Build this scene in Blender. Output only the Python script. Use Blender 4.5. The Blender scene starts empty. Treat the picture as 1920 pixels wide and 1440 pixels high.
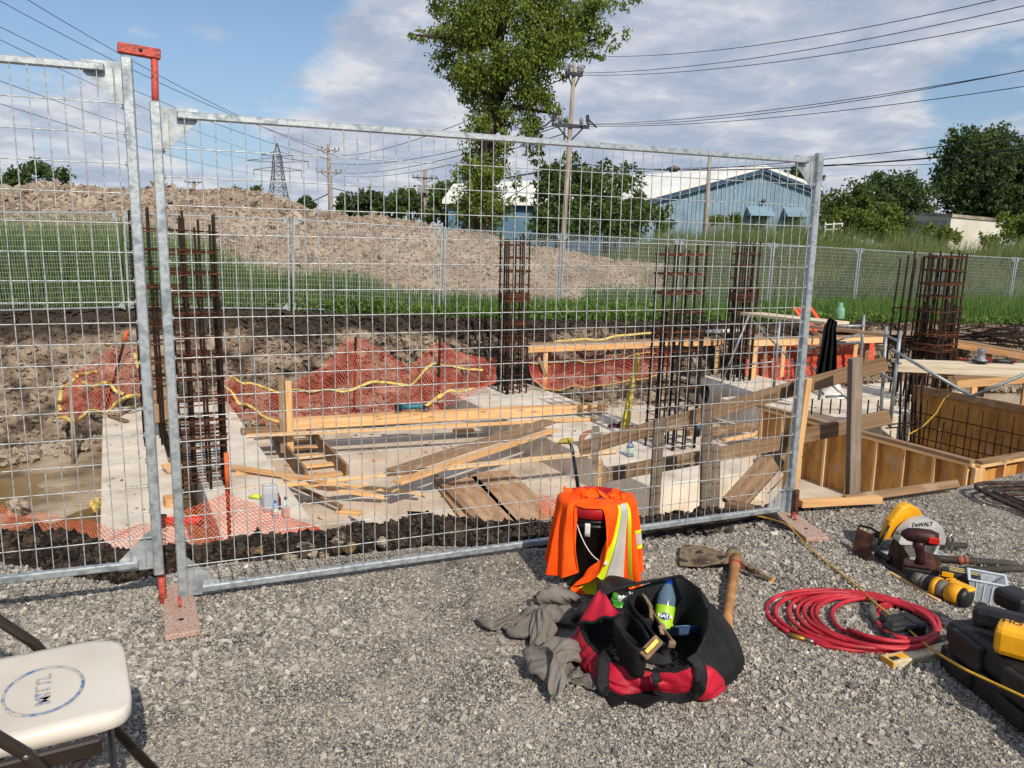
import bpy, math, random
import numpy as np
from mathutils import Vector, Matrix
R = math.radians
random.seed(7)
scn = bpy.context.scene
COL = scn.collection
# ---------------- camera ----------------
F, PITCH, ROLL, H = 1478.4, 0.1801, 0.0202, 1.4514
cam_d = bpy.data.cameras.new('camera')
cam = bpy.data.objects.new('camera', cam_d); COL.objects.link(cam); scn.camera = cam
cam_d.sensor_width = 36; cam_d.lens = F / 1920 * 36; cam_d.clip_end = 3000; cam_d.clip_start = .05
_f = Vector((0, math.cos(PITCH), -math.sin(PITCH))); _u0 = Vector((0, math.sin(PITCH), math.cos(PITCH))); _r0 = Vector((1, 0, 0))
CR = math.cos(ROLL) * _r0 + math.sin(ROLL) * _u0
CU = -math.sin(ROLL) * _r0 + math.cos(ROLL) * _u0
cam.matrix_world = Matrix((( CR.x, CU.x, -_f.x, 0), (CR.y, CU.y, -_f.y, 0), (CR.z, CU.z, -_f.z, H), (0, 0, 0, 1)))
def ray(px, py): return _f + CR * ((px - 960) / F) - CU * ((py - 720) / F)
def P(px, py, z=0.0):            # photograph point -> point on the level z
    d = ray(px, py); t = (z - H) / d.z
    return Vector((d.x * t, d.y * t, z))
def D(px, py, y):                # photograph point -> point at the distance y
    d = ray(px, py); t = y / d.y
    return Vector((d.x * t, y, H + d.z * t))
def zat(px, py, y): return D(px, py, y).z
# ---------------- world and sun ----------------
SUN_EL = R(38); SUN_SH = R(24)            # shadows fall away from the camera, a little to the left
sun_dir = Vector((math.sin(SUN_SH) * math.cos(SUN_EL), -math.cos(SUN_SH) * math.cos(SUN_EL), math.sin(SUN_EL)))  # towards the sun
sd = bpy.data.lights.new('sun', 'SUN'); sd.energy = 4.8; sd.angle = R(.53); sd.color = (1, .90, .76)
so = bpy.data.objects.new('sun', sd); COL.objects.link(so); so.rotation_euler = sun_dir.to_track_quat('Z', 'Y').to_euler()
so.location = (0, 0, 20)
w = bpy.data.worlds.new('World'); scn.world = w; w.use_nodes = True
nt = w.node_tree; nt.nodes.clear()
def wn(t, **k):
    n = nt.nodes.new(t)
    for a, b in k.items(): setattr(n, a, b)
    return n
wl = nt.links.new
sky = wn('ShaderNodeTexSky', sky_type='NISHITA', sun_disc=False)
sky.sun_elevation = SUN_EL; sky.sun_rotation = math.atan2(sun_dir.x, sun_dir.y); sky.air_density = 1.0; sky.dust_density = .6; sky.ozone_density = 1.6
geo = wn('ShaderNodeTexCoord')
sep = wn('ShaderNodeSeparateXYZ'); wl(geo.outputs['Generated'], sep.inputs[0])
def wm(op, a, b=None, c=None, clamp=False):
    n = wn('ShaderNodeMath', operation=op); n.use_clamp = clamp
    for i, v in enumerate((a, b, c)):
        if v is None: continue
        if isinstance(v, (int, float)): n.inputs[i].default_value = v
        else: wl(v, n.inputs[i])
    return n.outputs[0]
den = wm('ADD', wm('MAXIMUM', sep.outputs[2], 0.0), .16)
cx = wm('DIVIDE', sep.outputs[0], den); cy = wm('DIVIDE', sep.outputs[1], den)
cmb = wn('ShaderNodeCombineXYZ'); wl(cx, cmb.inputs[0]); wl(wm('MULTIPLY', cy, .9), cmb.inputs[1])
def wnoise(scale, detail, rough, off=0, dist=0):
    mp = wn('ShaderNodeMapping'); mp.inputs['Location'].default_value = (off, off * .7, off * .3); wl(cmb.outputs[0], mp.inputs[0])
    n = wn('ShaderNodeTexNoise'); n.inputs['Scale'].default_value = scale; n.inputs['Detail'].default_value = detail
    n.inputs['Roughness'].default_value = rough; n.inputs['Distortion'].default_value = dist; wl(mp.outputs[0], n.inputs['Vector'])
    return n.outputs['Fac']
dens = wm('ADD', wm('MULTIPLY', wnoise(2.1, 10, .58, 3.1, .2), .80), wm('MULTIPLY', wnoise(.55, 3, .5, 9.4), .35))
def blob(px, py, rad, amt):
    global dens
    d = ray(px, py).normalized()
    dt = wn('ShaderNodeVectorMath', operation='DOT_PRODUCT'); wl(geo.outputs['Generated'], dt.inputs[0]); dt.inputs[1].default_value = d
    c = math.cos(R(rad))
    m = wn('ShaderNodeMapRange', interpolation_type='SMOOTHERSTEP'); wl(dt.outputs['Value'], m.inputs[0])
    m.inputs[1].default_value = c; m.inputs[2].default_value = 1.0; m.inputs[3].default_value = 0; m.inputs[4].default_value = amt
    dens = wm('ADD', dens, m.outputs[0])
blob(240, 20, 15, -.30); blob(520, 110, 9, -.14); blob(1500, 130, 26, .16); blob(1150, 60, 22, .16); blob(690, 200, 9, .16); blob(120, 330, 10, .12); blob(500, 330, 10, .12)
blob(1880, 190, 6, -.16); blob(1740, 280, 7, -.10); blob(1380, 20, 5, -.10); blob(430, 330, 4, -.10); blob(420, 10, 4, .22); blob(1560, 300, 9, .06); blob(330, 250, 9, .12)
blob(60, 200, 8, .16); blob(1400, 10, 4, -.12)
cov = wn('ShaderNodeMapRange', interpolation_type='SMOOTHSTEP'); wl(dens, cov.inputs[0])
cov.inputs[1].default_value = .47; cov.inputs[2].default_value = .66
shade = wm('ADD', wm('MULTIPLY', wnoise(3.4, 8, .6, 5.7, .3), 1.1), wm('MULTIPLY', dens, -.25))
cr = wn('ShaderNodeValToRGB'); wl(shade, cr.inputs[0])
e = cr.color_ramp.elements; e[0].position = .22; e[0].color = (.40, .47, .60, 1); e[1].position = .50; e[1].color = (.74, .75, .79, 1)
e2 = e.new(.36); e2.color = (.53, .57, .67, 1)
hazy = wn('ShaderNodeMapRange', interpolation_type='SMOOTHSTEP'); wl(sep.outputs[2], hazy.inputs[0])
hazy.inputs[1].default_value = 0; hazy.inputs[2].default_value = .30; hazy.inputs[3].default_value = .55; hazy.inputs[4].default_value = 0
sm = wn('ShaderNodeVectorMath', operation='SCALE'); wl(sky.outputs[0], sm.inputs[0]); sm.inputs['Scale'].default_value = .105
tint = wn('ShaderNodeMix', data_type='RGBA', blend_type='MULTIPLY'); tint.inputs[0].default_value = 1; wl(sm.outputs[0], tint.inputs[6]); tint.inputs[7].default_value = (1.0, 1.04, 1.08, 1)
mh = wn('ShaderNodeMix', data_type='RGBA'); wl(hazy.outputs[0], mh.inputs[0]); wl(tint.outputs[2], mh.inputs[6]); mh.inputs[7].default_value = (.25, .37, .60, 1)
mx = wn('ShaderNodeMix', data_type='RGBA'); wl(wm('MULTIPLY', cov.outputs[0], .93), mx.inputs[0]); wl(mh.outputs[2], mx.inputs[6]); wl(cr.outputs[0], mx.inputs[7])
bg = wn('ShaderNodeBackground'); bg.inputs[1].default_value = 1.0; wl(mx.outputs[2], bg.inputs[0])
ow = wn('ShaderNodeOutputWorld'); wl(bg.outputs[0], ow.inputs[0])
vs = scn.view_settings; vs.view_transform = 'Standard'; vs.look = 'None'; vs.exposure = 0.0; vs.gamma = 1; vs.use_curve_mapping = False
scn.display_settings.display_device = 'sRGB'
scn.cycles.max_bounces = 6; scn.cycles.transparent_max_bounces = 16; scn.cycles.caustics_reflective = False; scn.cycles.caustics_refractive = False
# ---------------- helpers ----------------
def hx(s):
    s = s.lstrip('#'); c = [int(s[i:i + 2], 16) / 255 for i in (0, 2, 4)]
    return tuple([x / 12.92 if x <= .04045 else ((x + .055) / 1.055) ** 2.4 for x in c] + [1])
MATS = {}
def mat(name, cols, scale=6, rough=.7, metal=0, bump=0, bscale=60, stretch=None, island=0, objrand=0, spec=.4, detail=5, trans=0, alpha=1, lo=.35, hi=.65, voro=None, coord='Object', rvar=0, ior=None, wave=None, coat=0, knots=0):
    if name in MATS: return MATS[name]
    m = bpy.data.materials.new(name); m.use_nodes = True; t = m.node_tree; n = t.nodes; l = t.links.new
    b = n['Principled BSDF']; b.inputs['Roughness'].default_value = rough; b.inputs['Metallic'].default_value = metal
    b.inputs['Specular IOR Level'].default_value = spec
    if coat: b.inputs['Coat Weight'].default_value = coat
    cols = [hx(c) if isinstance(c, str) else tuple(c) + (1,) if len(c) == 3 else c for c in cols]
    tc = n.new('ShaderNodeTexCoord'); mp = n.new('ShaderNodeMapping'); l(tc.outputs[coord], mp.inputs[0])
    if stretch: mp.inputs['Scale'].default_value = stretch
    if objrand:
        oi = n.new('ShaderNodeObjectInfo'); vm = n.new('ShaderNodeVectorMath'); vm.operation = 'SCALE'; vm.inputs[0].default_value = (31, 17, 23); l(oi.outputs['Random'], vm.inputs['Scale'])
        l(vm.outputs[0], mp.inputs['Location'])
    ns = n.new('ShaderNodeTexNoise'); ns.inputs['Scale'].default_value = scale; ns.inputs['Detail'].default_value = detail; l(mp.outputs[0], ns.inputs['Vector'])
    fac = ns.outputs['Fac']
    if island:
        g = n.new('ShaderNodeNewGeometry'); mi = n.new('ShaderNodeMix'); mi.data_type = 'FLOAT'; mi.inputs[0].default_value = island
        l(fac, mi.inputs[2]); l(g.outputs['Random Per Island'], mi.inputs[3]); fac = mi.outputs[0]
    if objrand:
        mi = n.new('ShaderNodeMath'); mi.operation = 'MULTIPLY_ADD'; l(oi.outputs['Random'], mi.inputs[0]); mi.inputs[1].default_value = objrand
        sb = n.new('ShaderNodeMath'); sb.operation = 'SUBTRACT'; l(fac, sb.inputs[0]); sb.inputs[1].default_value = objrand / 2; l(sb.outputs[0], mi.inputs[2]); fac = mi.outputs[0]
    if len(cols) > 1:
        r = n.new('ShaderNodeValToRGB'); l(fac, r.inputs[0]); el = r.color_ramp.elements
        k = len(cols)
        if island > .5: lo, hi = .05, .95
        el[0].position = lo; el[0].color = cols[0]; el[1].position = hi; el[1].color = cols[-1]
        for i in range(1, k - 1): x = el.new(lo + (hi - lo) * i / (k - 1)); x.color = cols[i]
        c = r.outputs[0]
        if knots:
            kv = n.new('ShaderNodeTexVoronoi'); kv.inputs['Scale'].default_value = 1.0; km = n.new('ShaderNodeMapping'); km.inputs['Scale'].default_value = (2.6, 11, 11); l(tc.outputs[coord], km.inputs[0])
            if objrand: l(vm.outputs[0], km.inputs['Location'])
            l(km.outputs[0], kv.inputs['Vector']); kr = n.new('ShaderNodeMapRange'); l(kv.outputs['Distance'], kr.inputs[0]); kr.inputs[1].default_value = .10; kr.inputs[2].default_value = .2; kr.inputs[3].default_value = knots; kr.inputs[4].default_value = 0
            kx = n.new('ShaderNodeMix'); kx.data_type = 'RGBA'; l(kr.outputs[0], kx.inputs[0]); l(c, kx.inputs[6]); kx.inputs[7].default_value = (.10, .05, .02, 1); c = kx.outputs[2]
            sn = n.new('ShaderNodeTexNoise'); sn.inputs['Scale'].default_value = 4.5; sn.inputs['Detail'].default_value = 7; l(tc.outputs[coord], sn.inputs['Vector'])
            if objrand:
                sv = n.new('ShaderNodeVectorMath'); sv.operation = 'ADD'; l(tc.outputs[coord], sv.inputs[0]); l(vm.outputs[0], sv.inputs[1]); l(sv.outputs[0], sn.inputs['Vector'])
            sr = n.new('ShaderNodeMapRange'); l(sn.outputs['Fac'], sr.inputs[0]); sr.inputs[1].default_value = .56; sr.inputs[2].default_value = .68; sr.inputs[3].default_value = 0; sr.inputs[4].default_value = .45
            sx = n.new('ShaderNodeMix'); sx.data_type = 'RGBA'; l(sr.outputs[0], sx.inputs[0]); l(c, sx.inputs[6]); sx.inputs[7].default_value = (.42, .36, .29, 1); c = sx.outputs[2]
        l(c, b.inputs['Base Color'])
    else: b.inputs['Base Color'].default_value = cols[0]
    if rvar:
        mr = n.new('ShaderNodeMapRange'); l(ns.outputs['Fac'], mr.inputs[0]); mr.inputs[1].default_value = .3; mr.inputs[2].default_value = .7
        mr.inputs[3].default_value = rough - rvar; mr.inputs[4].default_value = rough + rvar; l(mr.outputs[0], b.inputs['Roughness'])
    if bump:
        if voro:
            nb = n.new('ShaderNodeTexVoronoi'); nb.inputs['Scale'].default_value = bscale; hgt = nb.outputs['Distance']
        elif wave:
            nb = n.new('ShaderNodeTexWave'); nb.inputs['Scale'].default_value = bscale; nb.bands_direction = wave; hgt = nb.outputs['Fac']
        else:
            nb = n.new('ShaderNodeTexNoise'); nb.inputs['Scale'].default_value = bscale; nb.inputs['Detail'].default_value = 4; hgt = nb.outputs['Fac']
        l(mp.outputs[0] if not wave else tc.outputs[coord], nb.inputs['Vector']); bp = n.new('ShaderNodeBump'); bp.inputs['Strength'].default_value = min(1, bump); bp.inputs['Distance'].default_value = .02 if bump <= 1 else bump * .02
        l(hgt, bp.inputs['Height']); l(bp.outputs[0], b.inputs['Normal'])
    if trans:
        b.inputs['Transmission Weight'].default_value = trans; b.inputs['IOR'].default_value = ior or 1.45
    if alpha < 1: b.inputs['Alpha'].default_value = alpha
    MATS[name] = m; return m

class MB:
    def __init__(s): s.v = []; s.f = []; s.sm = []
    def add(s, vs, fs, smooth=False):
        o = len(s.v); s.v += [tuple(x) for x in vs]; s.f += [tuple(o + i for i in q) for q in fs]; s.sm += [smooth] * len(fs)
    def box(s, c, d, M=None, bev=0):
        x, y, z = [k / 2 for k in d]
        if bev <= 0:
            vs = [(-x, -y, -z), (x, -y, -z), (x, y, -z), (-x, y, -z), (-x, -y, z), (x, -y, z), (x, y, z), (-x, y, z)]
            fs = [(0, 3, 2, 1), (4, 5, 6, 7), (0, 1, 5, 4), (1, 2, 6, 5), (2, 3, 7, 6), (3, 0, 4, 7)]
        else:
            b = min(bev, x * .9, y * .9, z * .9); vs = []; idx = {}
            for sx in (-1, 1):
                for sy in (-1, 1):
                    for sz in (-1, 1):
                        for a in range(3):
                            q = [sx * (x - b), sy * (y - b), sz * (z - b)]; q[a] = (sx * x, sy * y, sz * z)[a]
                            idx[(sx, sy, sz, a)] = len(vs); vs.append(tuple(q))
            fs = []
            for a in range(3):
                p, q = [k for k in range(3) if k != a]
                for sg in (-1, 1):
                    loop = []
                    for (u, v_) in ((-1, -1), (1, -1), (1, 1), (-1, 1)):
                        t = [0, 0, 0]; t[a] = sg; t[p] = u; t[q] = v_; loop.append(idx[(*t, a)])
                    fs.append(tuple(loop) if (sg == 1) != (a == 1) else tuple(loop[::-1]))
            for a in range(3):
                p, q = [k for k in range(3) if k != a]
                for u in (-1, 1):
                    for v_ in (-1, 1):
                        def g(sa, ax):
                            t = [0, 0, 0]; t[a] = sa; t[p] = u; t[q] = v_; return idx[(*t, ax)]
                        lp = (g(-1, p), g(1, p), g(1, q), g(-1, q))
                        fs.append(lp)
            for sx in (-1, 1):
                for sy in (-1, 1):
                    for sz in (-1, 1): fs.append(tuple(idx[(sx, sy, sz, a)] for a in range(3)))
            nf = []
            for q in fs:   # outward orientation
                pts = [Vector(vs[i]) for i in q]; nrm = (pts[1] - pts[0]).cross(pts[2] - pts[1]); ce = sum(pts, Vector()) / len(pts)
                nf.append(q if nrm.dot(ce) > 0 else q[::-1])
            fs = nf
        M = M or Matrix.Identity(3); c = Vector(c)
        s.add([M @ Vector(q) + c for q in vs], fs); return s
    def tube(s, pts, r, n=8, cap=True, closed=False, flat=None):
        pts = [Vector(p) for p in pts]; k = len(pts); rs = r if isinstance(r, (list, tuple)) else [r] * k
        vs = []; prev = None
        for i, p in enumerate(pts):
            a = pts[(i - 1) % k] if (i > 0 or closed) else p; b = pts[(i + 1) % k] if (i < k - 1 or closed) else p
            t = (b - a); t = t.normalized() if t.length > 1e-9 else Vector((0, 0, 1))
            if prev is None: up = Vector((0, 0, 1)) if abs(t.z) < .9 else Vector((1, 0, 0)); x = t.cross(up).normalized()
            else:
                x = prev - t * prev.dot(t); x = x.normalized() if x.length > 1e-6 else t.cross(Vector((0, .3, 1))).normalized()
            prev = x; y = t.cross(x)
            for j in range(n):
                an = 2 * math.pi * (j + .5) / n
                vs.append(p + (x * math.cos(an) + y * math.sin(an) * (flat or 1)) * rs[i])
        fs = []
        for i in range(k if closed else k - 1):
            i2 = (i + 1) % k
            for j in range(n): fs.append((i * n + j, i * n + (j + 1) % n, i2 * n + (j + 1) % n, i2 * n + j))
        if cap and not closed: fs += [tuple(range(n))[::-1], tuple((k - 1) * n + j for j in range(n))]
        s.add(vs, fs, n > 4); return s
    def beam(s, p0, p1, wd, ht, up=(0, 0, 1), bev=0):
        p0, p1 = Vector(p0), Vector(p1); x = (p1 - p0); L = x.length; x.normalize(); up = Vector(up)
        if abs(x.dot(up)) > .98: up = Vector((0, 1, 0))
        y = up.cross(x).normalized(); z = x.cross(y)
        s.box((p0 + p1) / 2, (L, wd, ht), Matrix((x, y, z)).transposed(), bev); return s
    def lathe(s, prof, c=(0, 0, 0), n=24, M=None, smooth=True):
        c = Vector(c); M = M or Matrix.Identity(3); vs = []; k = len(prof)
        for r, z in prof:
            for j in range(n): a = 2 * math.pi * j / n; vs.append(M @ Vector((r * math.cos(a), r * math.sin(a), z)) + c)
        fs = [(i * n + j, i * n + (j + 1) % n, (i + 1) * n + (j + 1) % n, (i + 1) * n + j) for i in range(k - 1) for j in range(n)]
        if prof[0][0] > 1e-5: fs.append(tuple(range(n))[::-1])
        if prof[-1][0] > 1e-5: fs.append(tuple((k - 1) * n + j for j in range(n)))
        s.add(vs, fs, smooth); return s
    def prism(s, poly, th, M=None, c=(0, 0, 0)):   # poly in local xy, extruded along z by th
        M = M or Matrix.Identity(3); c = Vector(c); n = len(poly)
        vs = [M @ Vector((x, y, 0)) + c for x, y in poly] + [M @ Vector((x, y, th)) + c for x, y in poly]
        fs = [tuple(range(n))[::-1], tuple(range(n, 2 * n))] + [(i, (i + 1) % n, n + (i + 1) % n, n + i) for i in range(n)]
        s.add(vs, fs); return s
    def grid(s, fn, nu, nv, smooth=True, closed_u=False):
        vs = [fn(i / (nu if closed_u else nu - 1), j / (nv - 1)) for j in range(nv) for i in range(nu)]; fs = []
        for j in range(nv - 1):
            for i in range(nu if closed_u else nu - 1):
                i2 = (i + 1) % nu; fs.append((j * nu + i, j * nu + i2, (j + 1) * nu + i2, (j + 1) * nu + i))
        s.add(vs, fs, smooth); return s
    def build(s, name, m, parent=None, world=True, bev=0, sub=0, solid=0, weld=False):
        me = bpy.data.meshes.new(name)
        off = parent.location if (parent is not None and world) else Vector((0, 0, 0))
        me.from_pydata([(x - off.x, y - off.y, z - off.z) for x, y, z in s.v], [], s.f)
        me.polygons.foreach_set('use_smooth', s.sm); me.update()
        o = bpy.data.objects.new(name, me); COL.objects.link(o)
        if m: me.materials.append(m)
        if parent is not None: o.parent = parent
        if solid: md = o.modifiers.new('s', 'SOLIDIFY'); md.thickness = solid; md.offset = 0
        if sub: md = o.modifiers.new('u', 'SUBSURF'); md.levels = sub; md.render_levels = sub
        if bev: md = o.modifiers.new('b', 'BEVEL'); md.width = bev; md.segments = 2; md.limit_method = 'ANGLE'
        return o
def rawmesh(name, V, Fq, m, smooth=False, parent=None, loops=4):
    me = bpy.data.meshes.new(name); V = np.asarray(V, np.float32); Fq = np.asarray(Fq, np.int32)
    me.vertices.add(len(V)); me.vertices.foreach_set('co', V.ravel())
    nf, k = Fq.shape; me.loops.add(nf * k); me.loops.foreach_set('vertex_index', Fq.ravel())
    me.polygons.add(nf); me.polygons.foreach_set('loop_start', np.arange(nf, dtype=np.int32) * k)
    me.polygons.foreach_set('loop_total', np.full(nf, k, np.int32)) if hasattr(me.polygons[0], 'loop_total') else None
    me.polygons.foreach_set('use_smooth', np.full(nf, smooth)); me.update(calc_edges=True); me.validate()
    o = bpy.data.objects.new(name, me); COL.objects.link(o)
    if m: me.materials.append(m)
    if parent is not None: o.parent = parent
    return o
def tag(o, label=None, cat=None, group=None, kind=None):
    if label: o['label'] = label
    if cat: o['category'] = cat
    if group: o['group'] = group
    if kind: o['kind'] = kind
    return o
def thing(name, loc, label, cat, group=None, rz=0):
    o = bpy.data.objects.new(name, None); COL.objects.link(o); o.location = loc; o.rotation_euler = (0, 0, rz); o.empty_display_size = .1
    return tag(o, label, cat, group)
def copy_tree(o, parent=None):
    c = o.copy(); COL.objects.link(c); c.parent = parent
    for ch in list(o.children): copy_tree(ch, c)
    return c
def struct(o): o['kind'] = 'structure'; return o
def frame(p0, p1, up=(0, 0, 1)):
    p0, p1 = Vector(p0), Vector(p1); x = (p1 - p0).normalized(); up = Vector(up)
    if abs(x.dot(up)) > .98: up = Vector((0, 1, 0))
    y = up.cross(x).normalized(); z = x.cross(y); return Matrix((x, y, z)).transposed()
def board(name, p0, p1, wd, ht, m, parent=None, up=(0, 0, 1), label=None, cat=None, group=None, warp=0):
    """a sawn board as one object whose local x runs along the grain"""
    p0, p1 = Vector(p0), Vector(p1); L = (p1 - p0).length; M = frame(p0, p1, up); b = MB()
    b.box((0, 0, 0), (L, wd, ht), None, min(wd, ht) * .06)
    o = b.build(name, m); mw = M.to_4x4(); c = (p0 + p1) / 2
    if parent is not None: o.parent = parent; c = c - parent.location
    mw.translation = c; o.matrix_local = mw
    if label: tag(o, label, cat, group)
    return o
def rt(name, label, cat, group=None): return dict(label=label, cat=cat, group=group)
# value noise
_rs = np.random.RandomState(3); _T = _rs.rand(256, 256)
def vn(x, y):
    x = np.asarray(x, float); y = np.asarray(y, float); xi = np.floor(x).astype(int); yi = np.floor(y).astype(int); fx = x - xi; fy = y - yi
    fx = fx * fx * (3 - 2 * fx); fy = fy * fy * (3 - 2 * fy); g = lambda a, b: _T[a & 255, b & 255]
    return (g(xi, yi) * (1 - fx) + g(xi + 1, yi) * fx) * (1 - fy) + (g(xi, yi + 1) * (1 - fx) + g(xi + 1, yi + 1) * fx) * fy
def fbm(x, y, o=5, g=.5):
    s = 0; a = 1; n = 0
    for i in range(o): s = s + a * (vn(x * 2 ** i + 17 * i, y * 2 ** i + 5 * i) - .5); n += a; a *= g
    return s / n * 2
def gridmesh(name, X, Y, Z, m, smooth=True):
    nv, nu = X.shape; V = np.stack([X, Y, Z], -1).reshape(-1, 3); i = np.arange(nu - 1)[None, :] + np.arange(nv - 1)[:, None] * nu; i = i.ravel()
    return rawmesh(name, V, np.stack([i, i + 1, i + nu + 1, i + nu], 1), m, smooth)
YAW = R(27)
UA = Vector((math.cos(YAW), math.sin(YAW), 0)); VA = Vector((-math.sin(YAW), math.cos(YAW), 0))
def S(u, v, z=0): p = UA * u + VA * v; return Vector((p.x, p.y, z))
def uv(p): return (p.x * UA.x + p.y * UA.y, p.x * VA.x + p.y * VA.y)
# ---------------- materials of the setting ----------------
M_stone = mat('gravel_stone', ['403e3d', '76726e', '989389', 'a49e95', 'b4aea4', '827e79', 'dbd6cd'], scale=40, rough=.85, island=.8, bump=.3, bscale=160)
def gravel_base():
    m = mat('gravel_bed', ['69635b', '90887e', 'aaa298'], scale=3.5, rough=.95, bump=.8, bscale=130, detail=8)
    t = m.node_tree; n = t.nodes; l = t.links.new; b = n['Principled BSDF']
    src = b.inputs['Base Color'].links[0].from_socket; tc = [q for q in n if q.type == 'TEX_COORD'][0]
    v = n.new('ShaderNodeTexVoronoi'); v.inputs['Scale'].default_value = 95; l(tc.outputs['Object'], v.inputs['Vector'])
    r = n.new('ShaderNodeValToRGB'); sp = n.new('ShaderNodeSeparateColor'); l(v.outputs['Color'], sp.inputs[0]); l(sp.outputs[0], r.inputs[0])
    r.color_ramp.elements[0].color = (.22, .22, .23, 1); r.color_ramp.elements[1].color = (1.35, 1.32, 1.28, 1)
    mx = n.new('ShaderNodeMix'); mx.data_type = 'RGBA'; mx.blend_type = 'MULTIPLY'; mx.inputs[0].default_value = .85; l(src, mx.inputs[6]); l(r.outputs[0], mx.inputs[7]); l(mx.outputs[2], b.inputs['Base Color'])
    return m
M_gbed = gravel_base()
M_soil = mat('black_soil', ['14110f', '221c19', '3a302a'], scale=9, rough=1, bump=1, bscale=50, spec=.15)
M_clod = mat('black_clods', ['12100f', '221d1a', '332b26', '51463c', '1a1715'], scale=30, rough=1, island=.7, bump=.5, bscale=90, spec=.15)
M_mud = mat('pit_mud', ['5b4c39', '7d6c54', '998872', 'a89a86'], scale=1.3, rough=.9, bump=1.5, bscale=14, detail=9, rvar=.1)
def wall_mat():
    m = mat('excavated_clay', ['423930', '6e6053', '867767', '9b8d7d'], scale=2.6, rough=.95, bump=3, bscale=13, detail=12, spec=.2)
    t = m.node_tree; n = t.nodes; l = t.links.new; b = n['Principled BSDF']; src = b.inputs['Base Color'].links[0].from_socket
    g = n.new('ShaderNodeNewGeometry'); sp = n.new('ShaderNodeSeparateXYZ'); l(g.outputs['Position'], sp.inputs[0])
    ns = n.new('ShaderNodeTexNoise'); ns.inputs['Scale'].default_value = .9; ns.inputs['Detail'].default_value = 8; l(g.outputs['Position'], ns.inputs['Vector'])
    ma = n.new('ShaderNodeMath'); ma.operation = 'MULTIPLY_ADD'; l(ns.outputs['Fac'], ma.inputs[0]); ma.inputs[1].default_value = 1.1; l(sp.outputs[2], ma.inputs[2])
    mr = n.new('ShaderNodeMapRange'); l(ma.outputs[0], mr.inputs[0]); mr.inputs[1].default_value = -.05; mr.inputs[2].default_value = .1
    mx = n.new('ShaderNodeMix'); mx.data_type = 'RGBA'; l(mr.outputs[0], mx.inputs[0]); l(src, mx.inputs[6]); mx.inputs[7].default_value = hx('3d342d'); l(mx.outputs[2], b.inputs['Base Color'])
    return m
M_wall = wall_mat()
M_clay = mat('clay_clods', ['61554a', '84776a', '948778', 'a89b8b', '70645a'], scale=20, rough=1, island=.7, bump=.5, bscale=60, spec=.15)
M_mound = mat('spoil_heap_clay', ['77675a', '8f7d6d', '9b8b7b', 'a39788'], scale=.5, rough=1, bump=1.5, bscale=8, detail=10, spec=.15)
M_turf = mat('turf', ['2c341f', '3c4526', '4c5530', '605f40'], scale=.35, rough=1, bump=1, bscale=20, detail=9, spec=.1)
# ---------------- ground ----------------
_e = [P(x, y, -.04) for x, y in ((0, 985), (120, 1000), (300, 1028), (480, 996), (620, 990), (820, 972), (1000, 976), (1180, 965), (1300, 958), (1450, 948), (1560, 938), (1700, 930), (1830, 908), (1920, 886))]
EX = np.array([-14.] + [p.x for p in _e] + [_e[-1].x + 8]); EY = np.array([_e[0].y - .2] + [p.y for p in _e] + [_e[-1].y + 3.5])
def edge(x): return np.interp(x, EX, EY)
def yard_z(x, y): return .012 * fbm(np.asarray(x) * 1.1, np.asarray(y) * 1.1, 3) - np.interp(x, [1, 1.8], [.075, .03]) * np.clip((np.asarray(y) - edge(x) + .58) / .25, 0, 1) ** 1.5
def bank_z(x, d):        # d = distance behind the edge line
    z = np.where(d < 0, -.06 * np.clip((d + .5) / .5, -1, 1) - .0, 0)
    crest = -.066 + .03 * np.exp(-((d + .12) / .16) ** 2)
    return np.where(d < 0, crest, crest - np.clip(d / .75, 0, 1.0) * 1.95)
xs = np.concatenate([np.linspace(-14, -3.2, 40), np.arange(-3.2, 5.8, .035), np.linspace(5.8, 16, 40)]); ts = np.concatenate([np.linspace(0, .6, 20), np.linspace(.6, 1, 130)[1:]])
X, T = np.meshgrid(xs, ts); Y = -8 + T * (edge(X) - .02 + 8)
struct(gridmesh('gravel_yard', X, Y, yard_z(X, Y) - .0, M_gbed))
xs = np.concatenate([np.linspace(-14, -3.2, 60), np.arange(-3.2, 5.8, .03), np.linspace(5.8, 16, 40)]); ds = np.concatenate([np.linspace(-.55, .15, 26), np.linspace(.15, 1.6, 24)[1:]])
X, Dd = np.meshgrid(xs, ds); nz = fbm(X * 6, Dd * 6 + 40, 4)
wide = np.interp(X, [-3, .2, 1.2, 2.2], [0, -.02, .18, .35])       # the soil strip gets narrow to the right
Z = bank_z(X, Dd) + nz * .028 - np.clip((-Dd - .36 + wide) / .12, 0, 1) * .07
Z = Z + .0 + np.clip(1 - np.abs(Dd + .0) / .25, 0, 1) * (.03 * fbm(X * 2.2, Dd * 2 + 9, 3)) * (X < 1.2)
struct(gridmesh('soil_bank', X, edge(X) + Dd, Z, M_soil))
# pit floor
FZ = -1.9
xs = np.arange(-16, 26, .09); ys = np.arange(3.6, 27, .09); X, Y = np.meshgrid(xs, ys)
Z = FZ + .07 * fbm(X * .9, Y * .9, 5) - .02
struct(gridmesh('pit_floor', X, Y, Z, M_mud))
# water standing in the pit, left
b = MB(); b.grid(lambda a, c: (-9.5 + a * 6.8, 6.0 + c * 7.5, FZ - .035), 2, 2)
M_water = mat('muddy_water', ['6b5233', '7a6242', '85704f'], scale=.8, rough=.12, bump=.08, bscale=6, spec=.5)
struct(b.build('puddle_water', M_water))
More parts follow.
